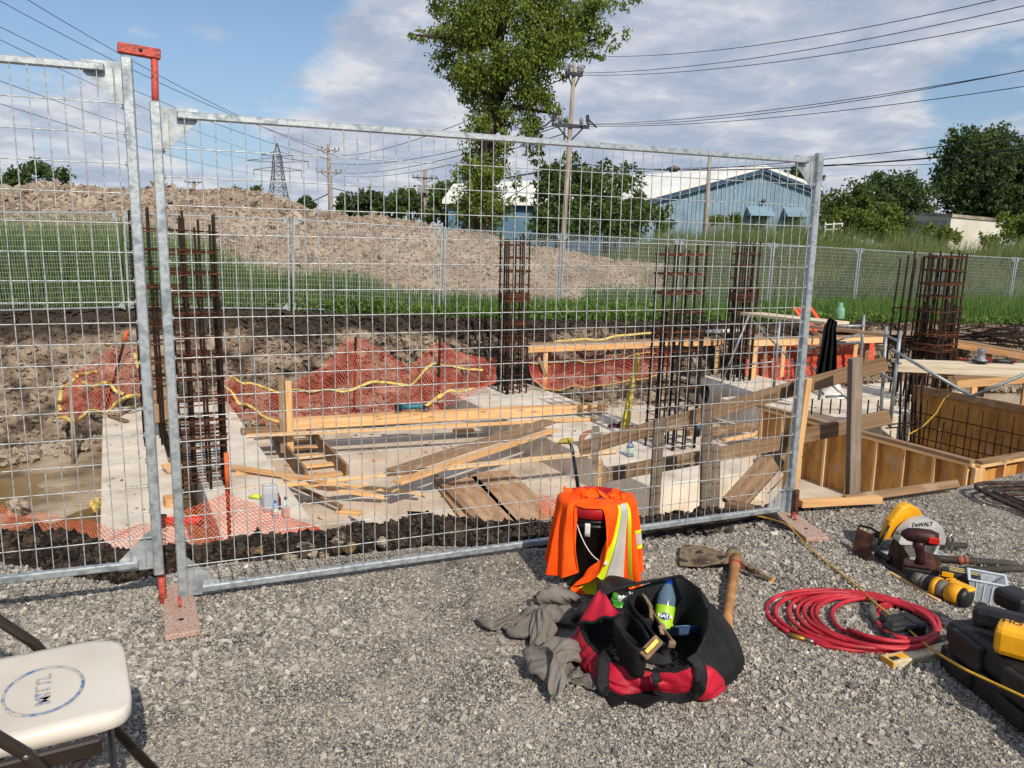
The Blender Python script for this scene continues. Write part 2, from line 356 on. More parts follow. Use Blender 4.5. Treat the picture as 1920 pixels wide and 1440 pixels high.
# far wall of the pit
TOPP = np.array([(-16, 14.2), (-10, 15.3), (-4.9, 16.3), (0, 16.9), (4.5, 18.2), (15, 22.6), (27, 26.5)])
FOOT = np.array([(-16, 8.0), (-8, 11.2), (-6.3, 13.0), (-4.6, 14.6), (0.3, 15.7), (4.9, 17.2), (15.6, 21.0), (28, 25)])
def field_z(x): return np.interp(x, [-12, -7.8, -4.7, -1.6, 1.2, 4.2, 7.2, 10.5, 16.5, 40], [-.03, -.05, -.09, -.2, -.27, -.33, -.39, -.5, -.69, -1.1])
s_ = np.linspace(0, 1, 900); t_ = np.linspace(0, 1, 90); Sg, Tg = np.meshgrid(s_, t_)
xt = -16 + Sg * 43; yt = np.interp(xt, TOPP[:, 0], TOPP[:, 1]); xf = -16 + Sg * 44; yf = np.interp(xf, FOOT[:, 0], FOOT[:, 1])
prof = np.clip(Tg * 1.06, 0, 1); hz = np.where(xt < -5.2, prof ** 1.5, prof ** .8)
k = 1 - prof; X = xf * k + xt * prof; Y = yf * k + yt * prof
amp = np.sin(np.pi * np.clip(prof, 0, 1)) * .9 + .12
nn = fbm(xt * .8, Tg * 2.2 + 3, 5); n2 = fbm(xt * 3.1 + 7, Tg * 6 + 1, 4)
n3 = fbm(xt * 8 + 7, Tg * 14 + 1, 4, .7); Y = Y - amp * (nn * .55 + n2 * .3 + n3 * .16); Z = (FZ - .1) * (1 - hz) + (field_z(xt) + .01) * hz + amp * (n2 * .12 + nn * .1)
Y = Y + np.where(Tg > .97, (Tg - .97) / .03 * .5, 0)
struct(gridmesh('pit_wall', X, Y, Z, M_wall))
WX, WY, WZ = X, Y, Z
# field behind, up to the horizon
ts = np.concatenate([np.linspace(0, .02, 20), np.geomspace(.021, 1, 60)]); xs = np.linspace(-1, 1, 160)
Xn, T = np.meshgrid(xs, ts); X = Xn * (24 + T * 900) + 4; yb = np.interp(X, TOPP[:, 0], TOPP[:, 1]) + .1
Y = yb + T * 1400; Z = field_z(X) + .06 * fbm(X * .5, Y * .5, 4) - np.clip((Y - yb) / 60, 0, 1) * .8
Z = np.where(T == 0, field_z(X) - .02, Z)
struct(gridmesh('field_ground', X, Y, Z, M_turf))
# ---------------- spoil heap ----------------
RID = np.array([[D(x, y, 27).x, D(x, y, 27).z] for x, y in ((-900, 350), (-300, 340), (0, 352), (60, 345), (110, 352), (200, 356), (300, 356), (400, 366), (480, 366), (530, 384), (580, 398), (650, 406), (760, 414), (860, 436), (960, 462), (1060, 480), (1200, 498), (1400, 528), (1500, 552), (1650, 590))])
def heap(X, Y):
    rid = np.interp(X, RID[:, 0], RID[:, 1]); base = field_z(X) - .15
    foot = np.interp(X, [-12, -4, 2, 8], [19.6, 20.0, 21.6, 25.0]); t = np.clip((Y - foot) / (27 - foot), 0, 1); bk = np.clip((38 - Y) / 9, 0, 1)
    h = (t ** .85) * (rid - base)
    return base - .25 + (h + .25) * np.minimum(1, bk) + .34 * fbm(X * 1.0, Y * 1.0, 5, .62) * np.clip(h * 1.2, 0, 1)
xs = np.arange(-24, 12, .09); ys = np.arange(19, 38, .12); X, Y = np.meshgrid(xs, ys)
struct(gridmesh('spoil_heap', X, Y, heap(X, Y), M_mound))
# ---------------- loose stones and clods ----------------
def chips(name, pos, size, m, kind='stuff', flat=.6, seed=1, label=None, cat=None):
    rs = np.random.RandomState(seed); n = len(pos)
    c = np.array([(-1, -1, -1), (1, -1, -1), (1, 1, -1), (-1, 1, -1), (-1, -1, 1), (1, -1, 1), (1, 1, 1), (-1, 1, 1)], float) * .5
    V = c[None] * (1 + rs.uniform(-.55, .25, (n, 8, 1))) + rs.uniform(-.16, .16, (n, 8, 3))
    V *= np.stack([rs.uniform(.8, 1.5, n), rs.uniform(.6, 1, n), rs.uniform(flat * .6, flat * 1.2, n)], 1)[:, None, :] * size[:, None, None]
    a = rs.uniform(0, 6.283, n); tx = rs.normal(0, .35, n); ty = rs.normal(0, .35, n)
    def rot(V, ax, an):
        i, j = [(1, 2), (0, 2), (0, 1)][ax]; ca, sa = np.cos(an)[:, None], np.sin(an)[:, None]; A = V[..., i].copy(); B = V[..., j].copy()
        V[..., i] = A * ca - B * sa; V[..., j] = A * sa + B * ca
    rot(V, 0, tx); rot(V, 1, ty); rot(V, 2, a); V += pos[:, None, :]
    q = np.array([(0, 3, 2, 1), (4, 5, 6, 7), (0, 1, 5, 4), (1, 2, 6, 5), (2, 3, 7, 6), (3, 0, 4, 7)])
    Fq = (q[None] + (np.arange(n) * 8)[:, None, None]).reshape(-1, 4)
    o = rawmesh(name, V.reshape(-1, 3), Fq, m); return tag(o, label, cat, None, kind)
rs = np.random.RandomState(11)
def scatter_view(n, y0, y1, xl=-.72, xr=.72, pw=1.0):
    """points spread over what the yard shows, denser towards the viewer"""
    y = y0 * (y1 / y0) ** rs.rand(n); x = (xl + (xr - xl) * rs.rand(n)) * (y + .15); return x, y
x, y = scatter_view(360000, 1.15, 6.2, -.78, .9)
ok = y < edge(x) - .03 - .05 * rs.rand(len(x)) - np.interp(x, [.3, 1.3], [.31, 0]) * (rs.rand(len(x)) < .97); x, y = x[ok], y[ok]
patch = fbm(x * .8 + 3, y * 1.1, 3)
sz = .0035 + .0055 * rs.rand(len(x)) ** 2 + np.where(rs.rand(len(x)) < .03 + .05 * (patch > 0), .004 + .012 * rs.rand(len(x)) ** 2, 0); fine = np.clip(fbm(x * .55 + 8, y * .7 + 2, 4) * 2.2 + .5, 0, 1); sz *= (1 + .16 * np.clip(y - 1.6, 0, 3)) * (.6 + .5 * fine)
chips('gravel', np.stack([x, y, yard_z(x, y) + sz * .12], 1), sz * .80, M_stone, flat=.8, label='grey and beige crushed stone lying loose over the yard', cat='gravel')
def bank_pts(n, d0, d1, x0=-3.2, x1=5.5):
    x = rs.uniform(x0, x1, n); d = rs.uniform(d0, d1, n); return x, d
x, d = bank_pts(34000, -.42, .2); ok = rs.rand(len(x)) < np.interp(x, [0, 1.2, 2.2, 6], [1, .7, .3, .05]) * np.where(d < -.36 + .25 * np.clip(x, 0, 1.3) + .06 * fbm(x * 3, x * 0, 3), .05, 1); x, d = x[ok], d[ok]
sz = .012 + .02 * rs.rand(len(x)) ** 2 + np.where(rs.rand(len(x)) < .02, .035, 0)
z = bank_z(x, d) + fbm(x * 6, d * 6 + 40, 4) * .035 + np.clip(1 - np.abs(d) / .25, 0, 1) * (.03 * fbm(x * 2.2, d * 2 + 9, 3)) * (x < 1.2)
chips('soil_clods', np.stack([x, edge(x) + d, z], 1), sz, M_clod, flat=.9, seed=5, label='crumbly black soil clods along the pit edge under the fence', cat='soil')
x = rs.uniform(-22, 11, 45000); y = rs.uniform(19.5, 30, 45000); z = heap(x, y); ok = z > field_z(x) + .1; x, y, z = x[ok], y[ok], z[ok]
sz = .045 + .09 * rs.rand(len(x)) ** 3 + np.where(rs.rand(len(x)) < .02, .16, 0) * (x < -3); sz *= np.interp(x, [-5, 2, 6], [1, .6, .5])
bx = rs.uniform(-22, -6, 260); by = rs.uniform(24, 28.5, 260); bs = rs.uniform(.10, .26, 260) * np.interp(bx, [-22, -14, -6], [1, .9, .5])
x = np.concatenate([x, bx]); y = np.concatenate([y, by]); z = np.concatenate([z, heap(bx, by)]); sz = np.concatenate([sz, bs])
chips('clay_clods', np.stack([x, y, z + sz * .1], 1), sz, M_clay, flat=.8, seed=9, label='dry brown clay clods over the long spoil heap behind the far fence', cat='soil')
n = 9000; s1 = rs.rand(n); t1 = rs.rand(n); ii = (t1 * 55).astype(int); jj = (s1 * 459).astype(int)
x = -16 + s1 * 44; y = np.interp(x, FOOT[:, 0], FOOT[:, 1]) - rs.rand(n) ** 2 * 1.0; z = FZ + .03 + .0 * x; sz = .04 + .1 * rs.rand(n) ** 2
chips('clay_rubble', np.stack([x, y, z], 1), sz, M_clay, flat=.8, seed=19, label='loose clay rubble along the foot of the pit wall', cat='rubble')

ti = rs.randint(0, 84, 46000); si = rs.randint(0, 899, 46000); sz = .02 + .09 * rs.rand(46000) ** 3
o = chips('clay_lumps', np.stack([WX[ti, si], WY[ti, si] - sz * .1, WZ[ti, si]], 1) + rs.uniform(-.04, .04, (46000, 3)), sz, M_wall, flat=.9, seed=29, label='clods clinging to the cut clay face of the pit', cat='soil')
# ---------------- materials ----------------
M_galv = mat('galvanised_steel', ['8e979c', 'a3abaf', 'b3babd', '9aa3a8'], scale=28, rough=.42, metal=.55, bump=.06, bscale=60, detail=7, rvar=.1)
M_gusset = mat('galvanised_plate', ['8b9499', 'a6aeb2', 'b9bfc0'], scale=22, rough=.45, metal=.5, bump=.05, bscale=40, detail=6)
M_wire = mat('galvanised_wire', ['8d9396', 'a8adae', 'c4c7c6'], scale=60, rough=.45, metal=.35)
M_wirefar = mat('weathered_wire', ['8b908f', 'a5a8a6'], scale=30, rough=.6, metal=.2)
M_redp = mat('red_paint_worn', ['7a3a2c', 'a8483c', 'b84a3e', 'b85044'], scale=45, rough=.55, bump=.25, bscale=90)
M_foot = mat('worn_pink_paint', ['96503f', 'a57868', 'ab9488', 'a69c90'], scale=170, rough=.85, bump=.15, bscale=200, detail=8, lo=.36, hi=.58)
M_conc = mat('concrete', [(.40, .34, .27), (.55, .49, .40), (.62, .55, .47), (.69, .62, .53)], scale=2.2, rough=.9, bump=.25, bscale=35, detail=9, lo=.3, hi=.68)
M_lean = mat('lean_concrete', ['948572', 'b5a694', 'c1b3a2', 'cdc1b1'], scale=1.4, rough=.95, bump=.6, bscale=22, detail=10, lo=.3, hi=.66)
M_rebar = mat('rusty_rebar', ['1e1714', '2f241e', '402c22'], scale=30, rough=.8, metal=.2, bump=.5, bscale=42, wave='Z', spec=.3)
M_tie = mat('rusty_tie', ['38241b', '523222', '684029'], scale=20, rough=.85, metal=.1, spec=.2)
# ---------------- temporary fence panels ----------------
PW, PH = 3.05, 1.914
ROWS = [1.756, 1.654, 1.552, 1.45, 1.346, 1.242, 1.14, 1.063, .988, .913, .837, .761, .663, .561, .46, .362, .262, .157]
def tubebox(b, p0, p1, s, up=(0, 1, 0)): b.beam(p0, p1, s, s, up, .004)
def make_panel(wr, mw, nv=58, fancy=True, detail=True):
    t = thing('mesh_fence', (0, 0, 0), 'x', 'fence panel')
    for x in (0, PW):
        b = MB(); tubebox(b, (x, 0, 0), (x, 0, PH), .036, (0, 1, 0))
        if fancy:     # weld beads up the inner side
            sx = .019 if x == 0 else -.019
            for z in ROWS: b.box((x + sx, 0, z), (.009, .012, .02), None, .003)
        b.build('post', M_galv, t)
    for z, sz in ((1.872, .026), (.052, .028)):
        b = MB(); tubebox(b, (.07, -.004, z), (PW - .07, -.004, z), sz); b.build('rail', M_galv, t)
    for x, s in ((0.018, 1), (PW - .018, -1)):
        for zt, q in ((1.898, -1), (.022, 1)):
            b = MB(); poly = [(x, zt), (x + s * .125, zt), (x + s * .12, zt + q * .045), (x + s * .0, zt + q * .165)]
            if s < 0: poly = poly[::-1]
            b.v = []; M = Matrix(((1, 0, 0), (0, 0, -1), (0, 1, 0)))
            b.prism(poly, .005, M, (0, .014, 0)); b.build('corner_plate', M_gusset, t)
    b = MB()
    k = 4 if wr < .003 else 3
    for i in range(nv):
        x = .043 + (PW - .086) * i / (nv - 1); b.tube([(x, -.012, .05), (x, -.012, 1.872)], wr, k + 1, cap=False)
    for z in ROWS: b.tube([(.01, -.012 + wr * 1.6, z), (PW - .01, -.012 + wr * 1.6, z)], wr, k + 1, cap=False)
    b.build('wire_mesh', mw, t)
    return t
FY = .393578631
pr = make_panel(.0021, M_wire); pr.location = (-1.2942, 2.9417, 0); pr.rotation_euler = (0, 0, FY)
tag(pr, 'widest galvanised wire mesh fence panel, in full view behind the bucket', 'fence panel', 'fence panels at the yard edge')
pl = copy_tree(pr); pc = D(268, 600, 2.9); p0 = Vector((-1.366, 2.9, .139)); dl = Vector((math.cos(R(21)), math.sin(R(21)), 0)); pl.location = p0 - dl * PW; pl.rotation_euler = (0, R(.0), R(21))
tag(pl, 'galvanised wire mesh fence panel at far left, raised higher than its neighbour', 'fence panel')
# U-shaped coupling pin joining the two posts
A = Vector((-1.3655, 2.9, 2.054)); B = Vector((-1.2942, 2.9417, 1.914)); dv = (B - A); dv.z = 0; dv.normalize()
t = thing('coupling_pin', A, 'red U shaped coupling pin hooked over the tops of both front fence posts', 'coupling pin')
t2 = A + dv * .090
b = MB(); b.beam(A - dv * .026 + Vector((0, 0, .027)), t2 + dv * .02 + Vector((0, 0, .020)), .034, .034, (0, 0, 1), .003); ob = b.build('handle', M_redp, t)
b = MB(); b.tube([t2 + Vector((0, 0, .004)), B + Vector((0, 0, -.06))], .0125, 12); b.build('pin', M_redp, t)
b = MB(); c = (A + t2) / 2 + Vector((0, 0, .024)); fwd = Vector((dv.y, -dv.x, 0)); b.tube([c + fwd * .0171, c + fwd * .0178], .0068, 14); b.build('hole', mat('dark_hole', ['1a1d22']), t)
# weighted foot plates
def foot(p, dirv, L, label, wd=.135):
    t = thing('fence_foot', p, label, 'fence foot', 'red fence feet')
    x = Vector(dirv).normalized(); y = Vector((-x.y, x.x, 0)); n = 26; b = MB()
    poly = [(-L * .55, -wd * .28), (-L * .1, -wd * .5), (L * .5, -wd * .5), (L * .5, wd * .5), (-L * .1, wd * .5), (-L * .55, wd * .28)]
    M = Matrix((x, y, Vector((0, 0, 1)))).transposed(); b.prism(poly, .022, M, p + Vector((0, 0, .004))); b.build('plate', M_foot, t, bev=.004)
    b = MB(); q = p + x * L * .25 + Vector((0, 0, .0262)); b.lathe([(0, 0), (.010, 0), (.010, .001)], q, 12); b.build('hole', MATS['dark_hole'], t)
    for s in (-.02,):
        b = MB(); q = p + x * s
        ring = [q + x * (.022 * math.cos(a)) + Vector((0, 0, .028 + .03 * math.sin(a))) for a in np.linspace(0, math.pi, 9)]
        b.tube(ring, .006, 8); b.build('lug', M_redp, t)
    return t
fa = P(340, 1128); fb = P(345, 1240)
foot(P(338, 1150), P(343, 1236) - P(330, 1105), .44, 'faded pink red foot plate under the two joined front fence posts', .118)
foot(P(1490, 984) + Vector((0, 0, .0)), P(1545, 1050) - P(1440, 965), .5, 'scuffed red foot plate under the right end of the front fence', .12)
for x, y, z1, lab in ((306, 1132, .15, 'short red steel pin under the raised left fence post'), (1490, 972, .16, 'rusty red steel pin standing behind the right fence post')):
    q = P(x, y); b = MB(); b.tube([q + Vector((0, 0, -.03)), q + Vector((0, 0, z1))], .0135, 12); b.lathe([(.017, 0), (.017, .006)], q + Vector((0, 0, .03)), 12)
    tag(b.build('steel_pin', M_redp if x < 999 else M_tie), lab, 'steel pin')
# ---------------- fence behind the pit ----------------
fp = [(-350, 390, 14.2), (-70, 393, 14.8), (230, 395, 15.6), (545, 407, 16.4), (830, 425, 17.4), (1055, 437, 19.2), (1275, 447, 20.6), (1450, 455, 22.2), (1612, 465, 24.0), (1765, 474, 25.3), (1905, 482, 26.6), (2050, 492, 28)]
proto = make_panel(.0033, M_wirefar, fancy=False)
where = ['behind the tall grass, leftmost in view', 'left of the two joined front posts, before tall grass', 'right of the two joined front posts, below the spoil heap', 'middle of the spoil heap, left of the big tree trunk', 'below the big tree trunk', 'behind the middle rebar cages, right of the leaning utility pole', 'under the blue warehouse, left half', 'under the blue warehouse, right half', 'under the round green trees, right of the front fence', 'behind the right rebar cage', 'at the far right edge of the photo']
for i in range(1, len(fp) - 1):
    p = D(*fp[i]); q = D(*fp[i + 1]); o = proto if i == 1 else copy_tree(proto)
    p.z -= PH; q.z -= PH; L = math.hypot(q.x - p.x, q.y - p.y) - .08
    o.location = p; o.rotation_euler = (0, -math.atan2(q.z - p.z, L), math.atan2(q.y - p.y, q.x - p.x)); o.scale = (L / PW, 1, 1)
    tag(o, 'far site fence panel ' + where[i - 1], 'fence panel', 'fence panels behind the pit')
# ---------------- concrete footings and pit slab ----------------
def footing(name, u0, u1, v0, v1, z0, z1, label, m=M_conc):
    c = S((u0 + u1) / 2, (v0 + v1) / 2, z0); o_ = bpy.data.objects; b = MB()
    b.box((0, 0, (z1 - z0) / 2), (u1 - u0, v1 - v0, z1 - z0), None, .012)
    o = b.build(name, m); o.location = c; o.rotation_euler = (0, 0, YAW); return tag(o, label, 'footing', 'concrete footings in the pit')
footing('concrete_footing', -.24, .52, 5.2, 14.37, -1.95, -1.4, 'long pale concrete footing at left beside the muddy puddle')
footing('concrete_footing', .80, 1.69, 5.2, 14.33, -1.95, -1.4, 'long concrete footing carrying the left rebar cages')
footing('concrete_footing', 5.60, 7.44, 7.28, 13.9, -1.95, -1.4, 'wide concrete footing in the middle carrying two rebar cages')
footing('concrete_footing', 10.93, 12.75, 8.9, 13.8, -1.95, -1.4, 'concrete footing behind the timber formwork under the second right cage')
footing('concrete_footing', 10.2, 15.5, 9.9, 11.3, -1.95, -1.404, 'cross footing at right under the scaffold')
b = MB(); b.box((0, 0, 0), (9.3, 8.6, .1), None, .01); o = b.build('mud_slab', M_lean); o.location = S(5.95, 8.6, -1.86); o.rotation_euler = (0, 0, YAW); struct(o)
b = MB(); b.box((0, 0, 0), (.9, 1.3, .2), None, .01); o = b.build('concrete_step', M_lean); o.location = S(8.0, 9.2, -1.72); o.rotation_euler = (0, 0, YAW); struct(o)
# ---------------- rebar cages ----------------
def cage(c, wu, wv, zb, zt, nu, nv, ties, label, lean=0, extra=0, seed=0):
    rr = random.Random(seed); kf = 1 + max(0, min(.4, (c.y - 8) / 12)); t = thing('rebar_cage', c, label, 'rebar cage', 'column rebar cages', YAW)
    pts = []
    for i in range(nu):
        for sy in (-1, 1): pts.append((-wu / 2 + wu * i / (nu - 1), sy * wv / 2))
    for j in range(1, nv - 1):
        for sx in (-1, 1): pts.append((sx * wu / 2, -wv / 2 + wv * j / (nv - 1)))
    for (x, y) in pts:
        for k in range(2 if rr.random() < extra else 1):
            dx = k * .035; b = MB(); top = zt - c.z + rr.uniform(-.10, .06) - (.9 if k else 0); l1 = rr.uniform(-.012, .012)
            b.tube([(x + dx, y, zb - c.z), (x + dx + lean * .5, y, (zb + zt) / 2 - c.z), (x + dx + lean + l1, y + l1, top)], .0125 * kf, 6, cap=True); b.build('vertical_bar', M_rebar, t, world=False)
    H_ = zt - zb
    for z in ties:
        b = MB(); e = rr.uniform(.0, .03); zz = zb - c.z + z
        lx = lean * z / H_
        for rep in range(rr.choice((1, 2, 2))):
            a = wu / 2 + .018; d = wv / 2 + .018; h = zz + rep * .022 + rr.uniform(-.008, .008); tl = rr.uniform(-.012, .012); k = rr.uniform(.7, 1) if rep else 1
            b.tube([(-a + lx, -d, h - tl), (a * k + lx + e, -d, h + tl), (a * k + lx, d, h + tl), (-a + lx, d, h - tl)], .0072 * kf, 5, closed=True)
        if rr.random() < .6: b.tube([(-a + lx - e - .03, rr.uniform(-d, d) * .4, h + .012), (a + lx + .05, rr.uniform(-d, d) * .4, h + .014)], .0062 * kf, 5)
        b.build('tie', M_tie, t, world=False)
    return t
def ties(a, b_, s, x=()): return sorted([a + i * s for i in range(int((b_ - a) / s) + 1)] + list(x))
C2 = P(382, 920, -1.4)
cage(C2 + VA * .15, .48, .34, -1.4, 1.62, 4, 3, ties(.12, 2.95, .23, (.2, .3, .5, .62, .75, 1.0, 1.55, 2.2)), 'tallest looking rebar cage on the left footing, just right of the front posts', 0, .35, 2)
cage(S(.6, 11.7, -1.4), .62, .42, -1.42, 1.75, 4, 3, ties(.9, 3.0, .25), 'rebar cage seen in the gap between the two front fence posts', 0, .2, 3)
cage(P(960, 735, -1.4), .42, .36, -1.4, 1.56, 4, 3, ties(.12, 2.9, .24, (1.75, 1.8, 1.85, 1.0, 1.3)), 'narrow rebar cage on the middle footing under the big tree', 0, .3, 4)
cage(P(1254, 838, -1.4), .54, .38, -1.4, 1.42, 4, 3, ties(.1, 2.8, .26, (.5, .62, .9, 1.55, 1.6, 1.66, .3)), 'darkest rebar cage of the middle, standing beside the yellow levels', .04, .6, 5)
cage(P(1378, 712, -1.4), .42, .38, -1.4, 1.50, 4, 3, ties(.5, 2.85, .24, (1.7, 1.76, 1.82)), 'rebar cage below the warehouse wall, left of the tall right fence post', .05, .6, 6)
C6 = D(1738, 760, 14.5); C6.z = -1.4
cage(C6, .52, .46, -1.4, 1.38, 5, 4, ties(.3, 2.8, .24, (1.0, 1.06, 1.12, 1.3, 1.36)), 'wide rusty rebar cage standing at right behind the timber formwork', .04, .5, 7)
C7 = D(1700, 760, 15.6); C7.z = -1.4
cage(C7 - UA * .35, .45, .3, -1.4, 1.35, 3, 2, ties(.5, 1.7, .6), 'thin loose rebar starter group left of the wide right cage', .12, 0, 8)
# ---------------- spoil: buildings ----------------
def corr(name, c1, c2, sc=9.5, wv='X'):
    m = mat(name, [c1, c2], scale=.6, rough=.55, bump=1, bscale=sc, wave=wv, detail=4); return m
M_blue = corr('blue_cladding', '6f8a9c', '809bad', 1.35)
M_white = mat('white_roof', ['d6d6d0', 'e6e6e2'], scale=.4, rough=.5)
M_dkblue = mat('dark_blue_trim', ['2a4660'], rough=.6)
# warehouse: gable end faces the camera
DW = 78
def warehouse():
    pk = D(1432, 317, DW); l = D(1194, 380, DW * 1.0); r = D(1528, 352, DW)
    l = D(1196, 380, DW); r = D(1535, 357, DW)
    base = -1.2; t = thing('warehouse', (pk.x, DW, base), 'light blue corrugated warehouse with a white gabled roof', 'warehouse')
    back = Vector((-11.2, 15, 0))
    b = MB(); gl = Vector((l.x, DW, base)); gr = Vector((r.x, DW, base)); v = [gl, gr, Vector((r.x, DW, r.z)), Vector((pk.x, DW, pk.z)), Vector((l.x, DW, l.z))]
    v += [q + back for q in v]; b.add(v, [(0, 1, 2, 3, 4), (9, 8, 7, 6, 5), (0, 4, 9, 5), (1, 6, 7, 2)]); nr = 44
    for i in range(nr): x = l.x + (r.x - l.x) * (i + .5) / nr; zt = (l.z + (pk.z - l.z) * (x - l.x) / (pk.x - l.x)) if x < pk.x else (pk.z + (r.z - pk.z) * (x - pk.x) / (r.x - pk.x)); b.box((x, DW - .03, (base + zt) / 2 - .1), (.12, .06, zt - base - .25))
    b.build('wall', M_blue, t)
    for nm, e in (('roof', l), ('roof', r)):
        b = MB(); u = Vector((0, -.5, .0)); th = Vector((0, 0, .35)); a0 = Vector((pk.x, DW, pk.z)) + u; e0 = Vector((e.x, DW, e.z)); e0 = e0 + (e0 - a0) * .03; e0.y = DW - .5
        v = [a0, e0, e0 + back + Vector((0, 1, 0)), a0 + back + Vector((0, 1, 0))]; b.add([q + Vector((0, 0, .03)) for q in v] + [q + th for q in v], [(0, 1, 2, 3), (4, 7, 6, 5), (0, 4, 5, 1), (1, 5, 6, 2), (2, 6, 7, 3), (3, 7, 4, 0)]); b.build(nm, M_white, t)
        b = MB(); b.beam(a0 + Vector((0, -.1, -.15)), e0 + Vector((0, -.1, -.15)), .1, .3); b.build('roof_edge', M_dkblue, t)
    for x0, x1, y0, y1 in ((1408, 1455, 392, 404), (1478, 1520, 394, 406)):
        p = D(x0, y1, DW - 1.6); q = D(x1, y0, DW - 1.6); b = MB(); z0, z1 = p.z, q.z + .3
        b.add([(p.x, DW - 1.6, z0), (q.x, DW - 1.6, z0), (q.x, DW - .02, z1), (p.x, DW - .02, z1), (p.x, DW - .02, z0), (q.x, DW - .02, z0)], [(0, 1, 2, 3), (0, 3, 4), (1, 5, 2), (0, 4, 5, 1)]); b.build('awning', M_blue, t)
        b = MB(); b.box(((p.x + q.x) / 2, DW - .03, base + 1.1), ((q.x - p.x) * .8, .08, 2.4)); b.build('door', mat('door_dark', ['39424a']), t)
    p = D(1340, 414, DW - .2); b = MB(); b.box((p.x + 1.2, DW - .04, p.z - .3), (3.4, .1, 1.7)); b.build('window', mat('window_grey', ['6c7478'], rough=.3), t)
    p = D(1431, 377, DW - .3); b = MB(); b.lathe([(.0, .22), (.25, .1), (.26, -.03), (.13, -.06), (.13, -.22), (0, -.25)], p, 12); b.build('wall_lamp', mat('lamp_grey', ['4a4f55'], rough=.5), t)
    p = D(1262, 330, DW + 20); 
    b = MB(); b.lathe([(.5, 0), (.5, .9), (.8, .95), (.8, 1.2), (0, 1.5)], D(1262, 334, DW + 20), 12); b.build('roof_vent', mat('vent_brown', ['5d544c']), t)
    return t
warehouse()
def shed():
    dd = 66; l = D(852, 376, dd); r = D(1012, 350, dd); t = thing('blue_shed', (l.x, dd, -1), 'low blue building with a long white roof behind the big tree trunk', 'building')
    zr = D(960, 356, dd).z; ze = D(960, 385, dd - 6).z; b = MB(); x0, x1 = l.x, r.x + .4
    b.box(((x0 + x1) / 2, dd + 1, (ze - 1.3) / 2 - .0), (x1 - x0, 14, ze + 1.3)); b.build('wall', mat('teal_cladding', ['476a80', '557a90'], scale=.6, rough=.6), t)
    b = MB(); v = [(x0 - .4, dd - 6.6, ze), (x1 + .4, dd - 6.6, ze), (x1 + .4, dd + 4, zr + .9), (x0 - .4, dd + 4, zr + .4)]; b.add(v + [(x, y, z + .25) for x, y, z in v], [(3, 2, 1, 0), (4, 5, 6, 7), (0, 1, 5, 4), (1, 2, 6, 5), (2, 3, 7, 6), (3, 0, 4, 7)]); b.build('roof', M_white, t)
shed()
def container():
    dd = 58; p = D(1706, 402, dd); q = D(1880, 412, dd); t = thing('site_trailer', (p.x, dd, -1), 'long off white trailer building with a dark roof edge between the trees at right', 'trailer')
    a = D(1704, 400, dd + 5); c = D(1784, 404, dd); e = D(1884, 413, dd + 1.5); zb = -.9
    M1 = mat('cream_cladding', ['b9b3a4', 'c9c4b6'], scale=.6, rough=.6, bump=1, bscale=1.6, wave='X')
    b = MB(); V = [Vector((a.x, a.y, zb)), Vector((c.x, c.y, zb)), Vector((e.x, e.y, zb)), Vector((e.x + 1, e.y + 5, zb)), Vector((a.x + 1, a.y + 3, zb))]
    tz = [a.z - .12, c.z - .12, e.z - .12, e.z - .12, a.z - .12]
    b.add(V + [Vector((v.x, v.y, z)) for v, z in zip(V, tz)], [(0, 1, 6, 5), (1, 2, 7, 6), (2, 3, 8, 7), (3, 4, 9, 8), (4, 0, 5, 9), (5, 6, 7, 8, 9)]); b.build('wall', M1, t)
    b = MB(); V2 = [Vector((v.x, v.y - .12, z)) for v, z in zip(V, tz)]; b.add(V2 + [v + Vector((0, 0, .22)) for v in V2], [(0, 1, 6, 5), (1, 2, 7, 6), (2, 3, 8, 7), (3, 4, 9, 8), (4, 0, 5, 9), (5, 6, 7, 8, 9), (4, 3, 2, 1, 0)]); b.build('roof', mat('roof_edge_brown', ['5a4a40', 'b0a898'], scale=.8), t)
    for i in range(5):
        f = (i + .7) / 5.6; x = a.lerp(c, f); b = MB(); b.box((x.x, x.y - .06, a.z - 1.15), (.62, .08, 1.1), Matrix.Rotation(math.atan2(c.y - a.y, c.x - a.x), 3, 'Z')); b.build('shutter', mat('shutter_grey', ['8f9294', 'a6a7a5']), t)
container()
b = MB(); pa = D(1548, 421, 50); pb = D(1580, 419, 50)
for z in (0, -.32): b.beam(Vector((pa.x, 50, pa.z + z)), Vector((pb.x, 50, pb.z + z)), .05, .07)
for i in range(3): x = pa.x + (pb.x - pa.x) * i / 2; b.box((x, 50.05, pb.z - .6), (.08, .08, 1.3))
tag(b.build('white_railing', mat('white_paint', ['d8d8d4'], rough=.5)), 'white post and rail barrier beyond the reeds right of the tall fence post', 'railing')
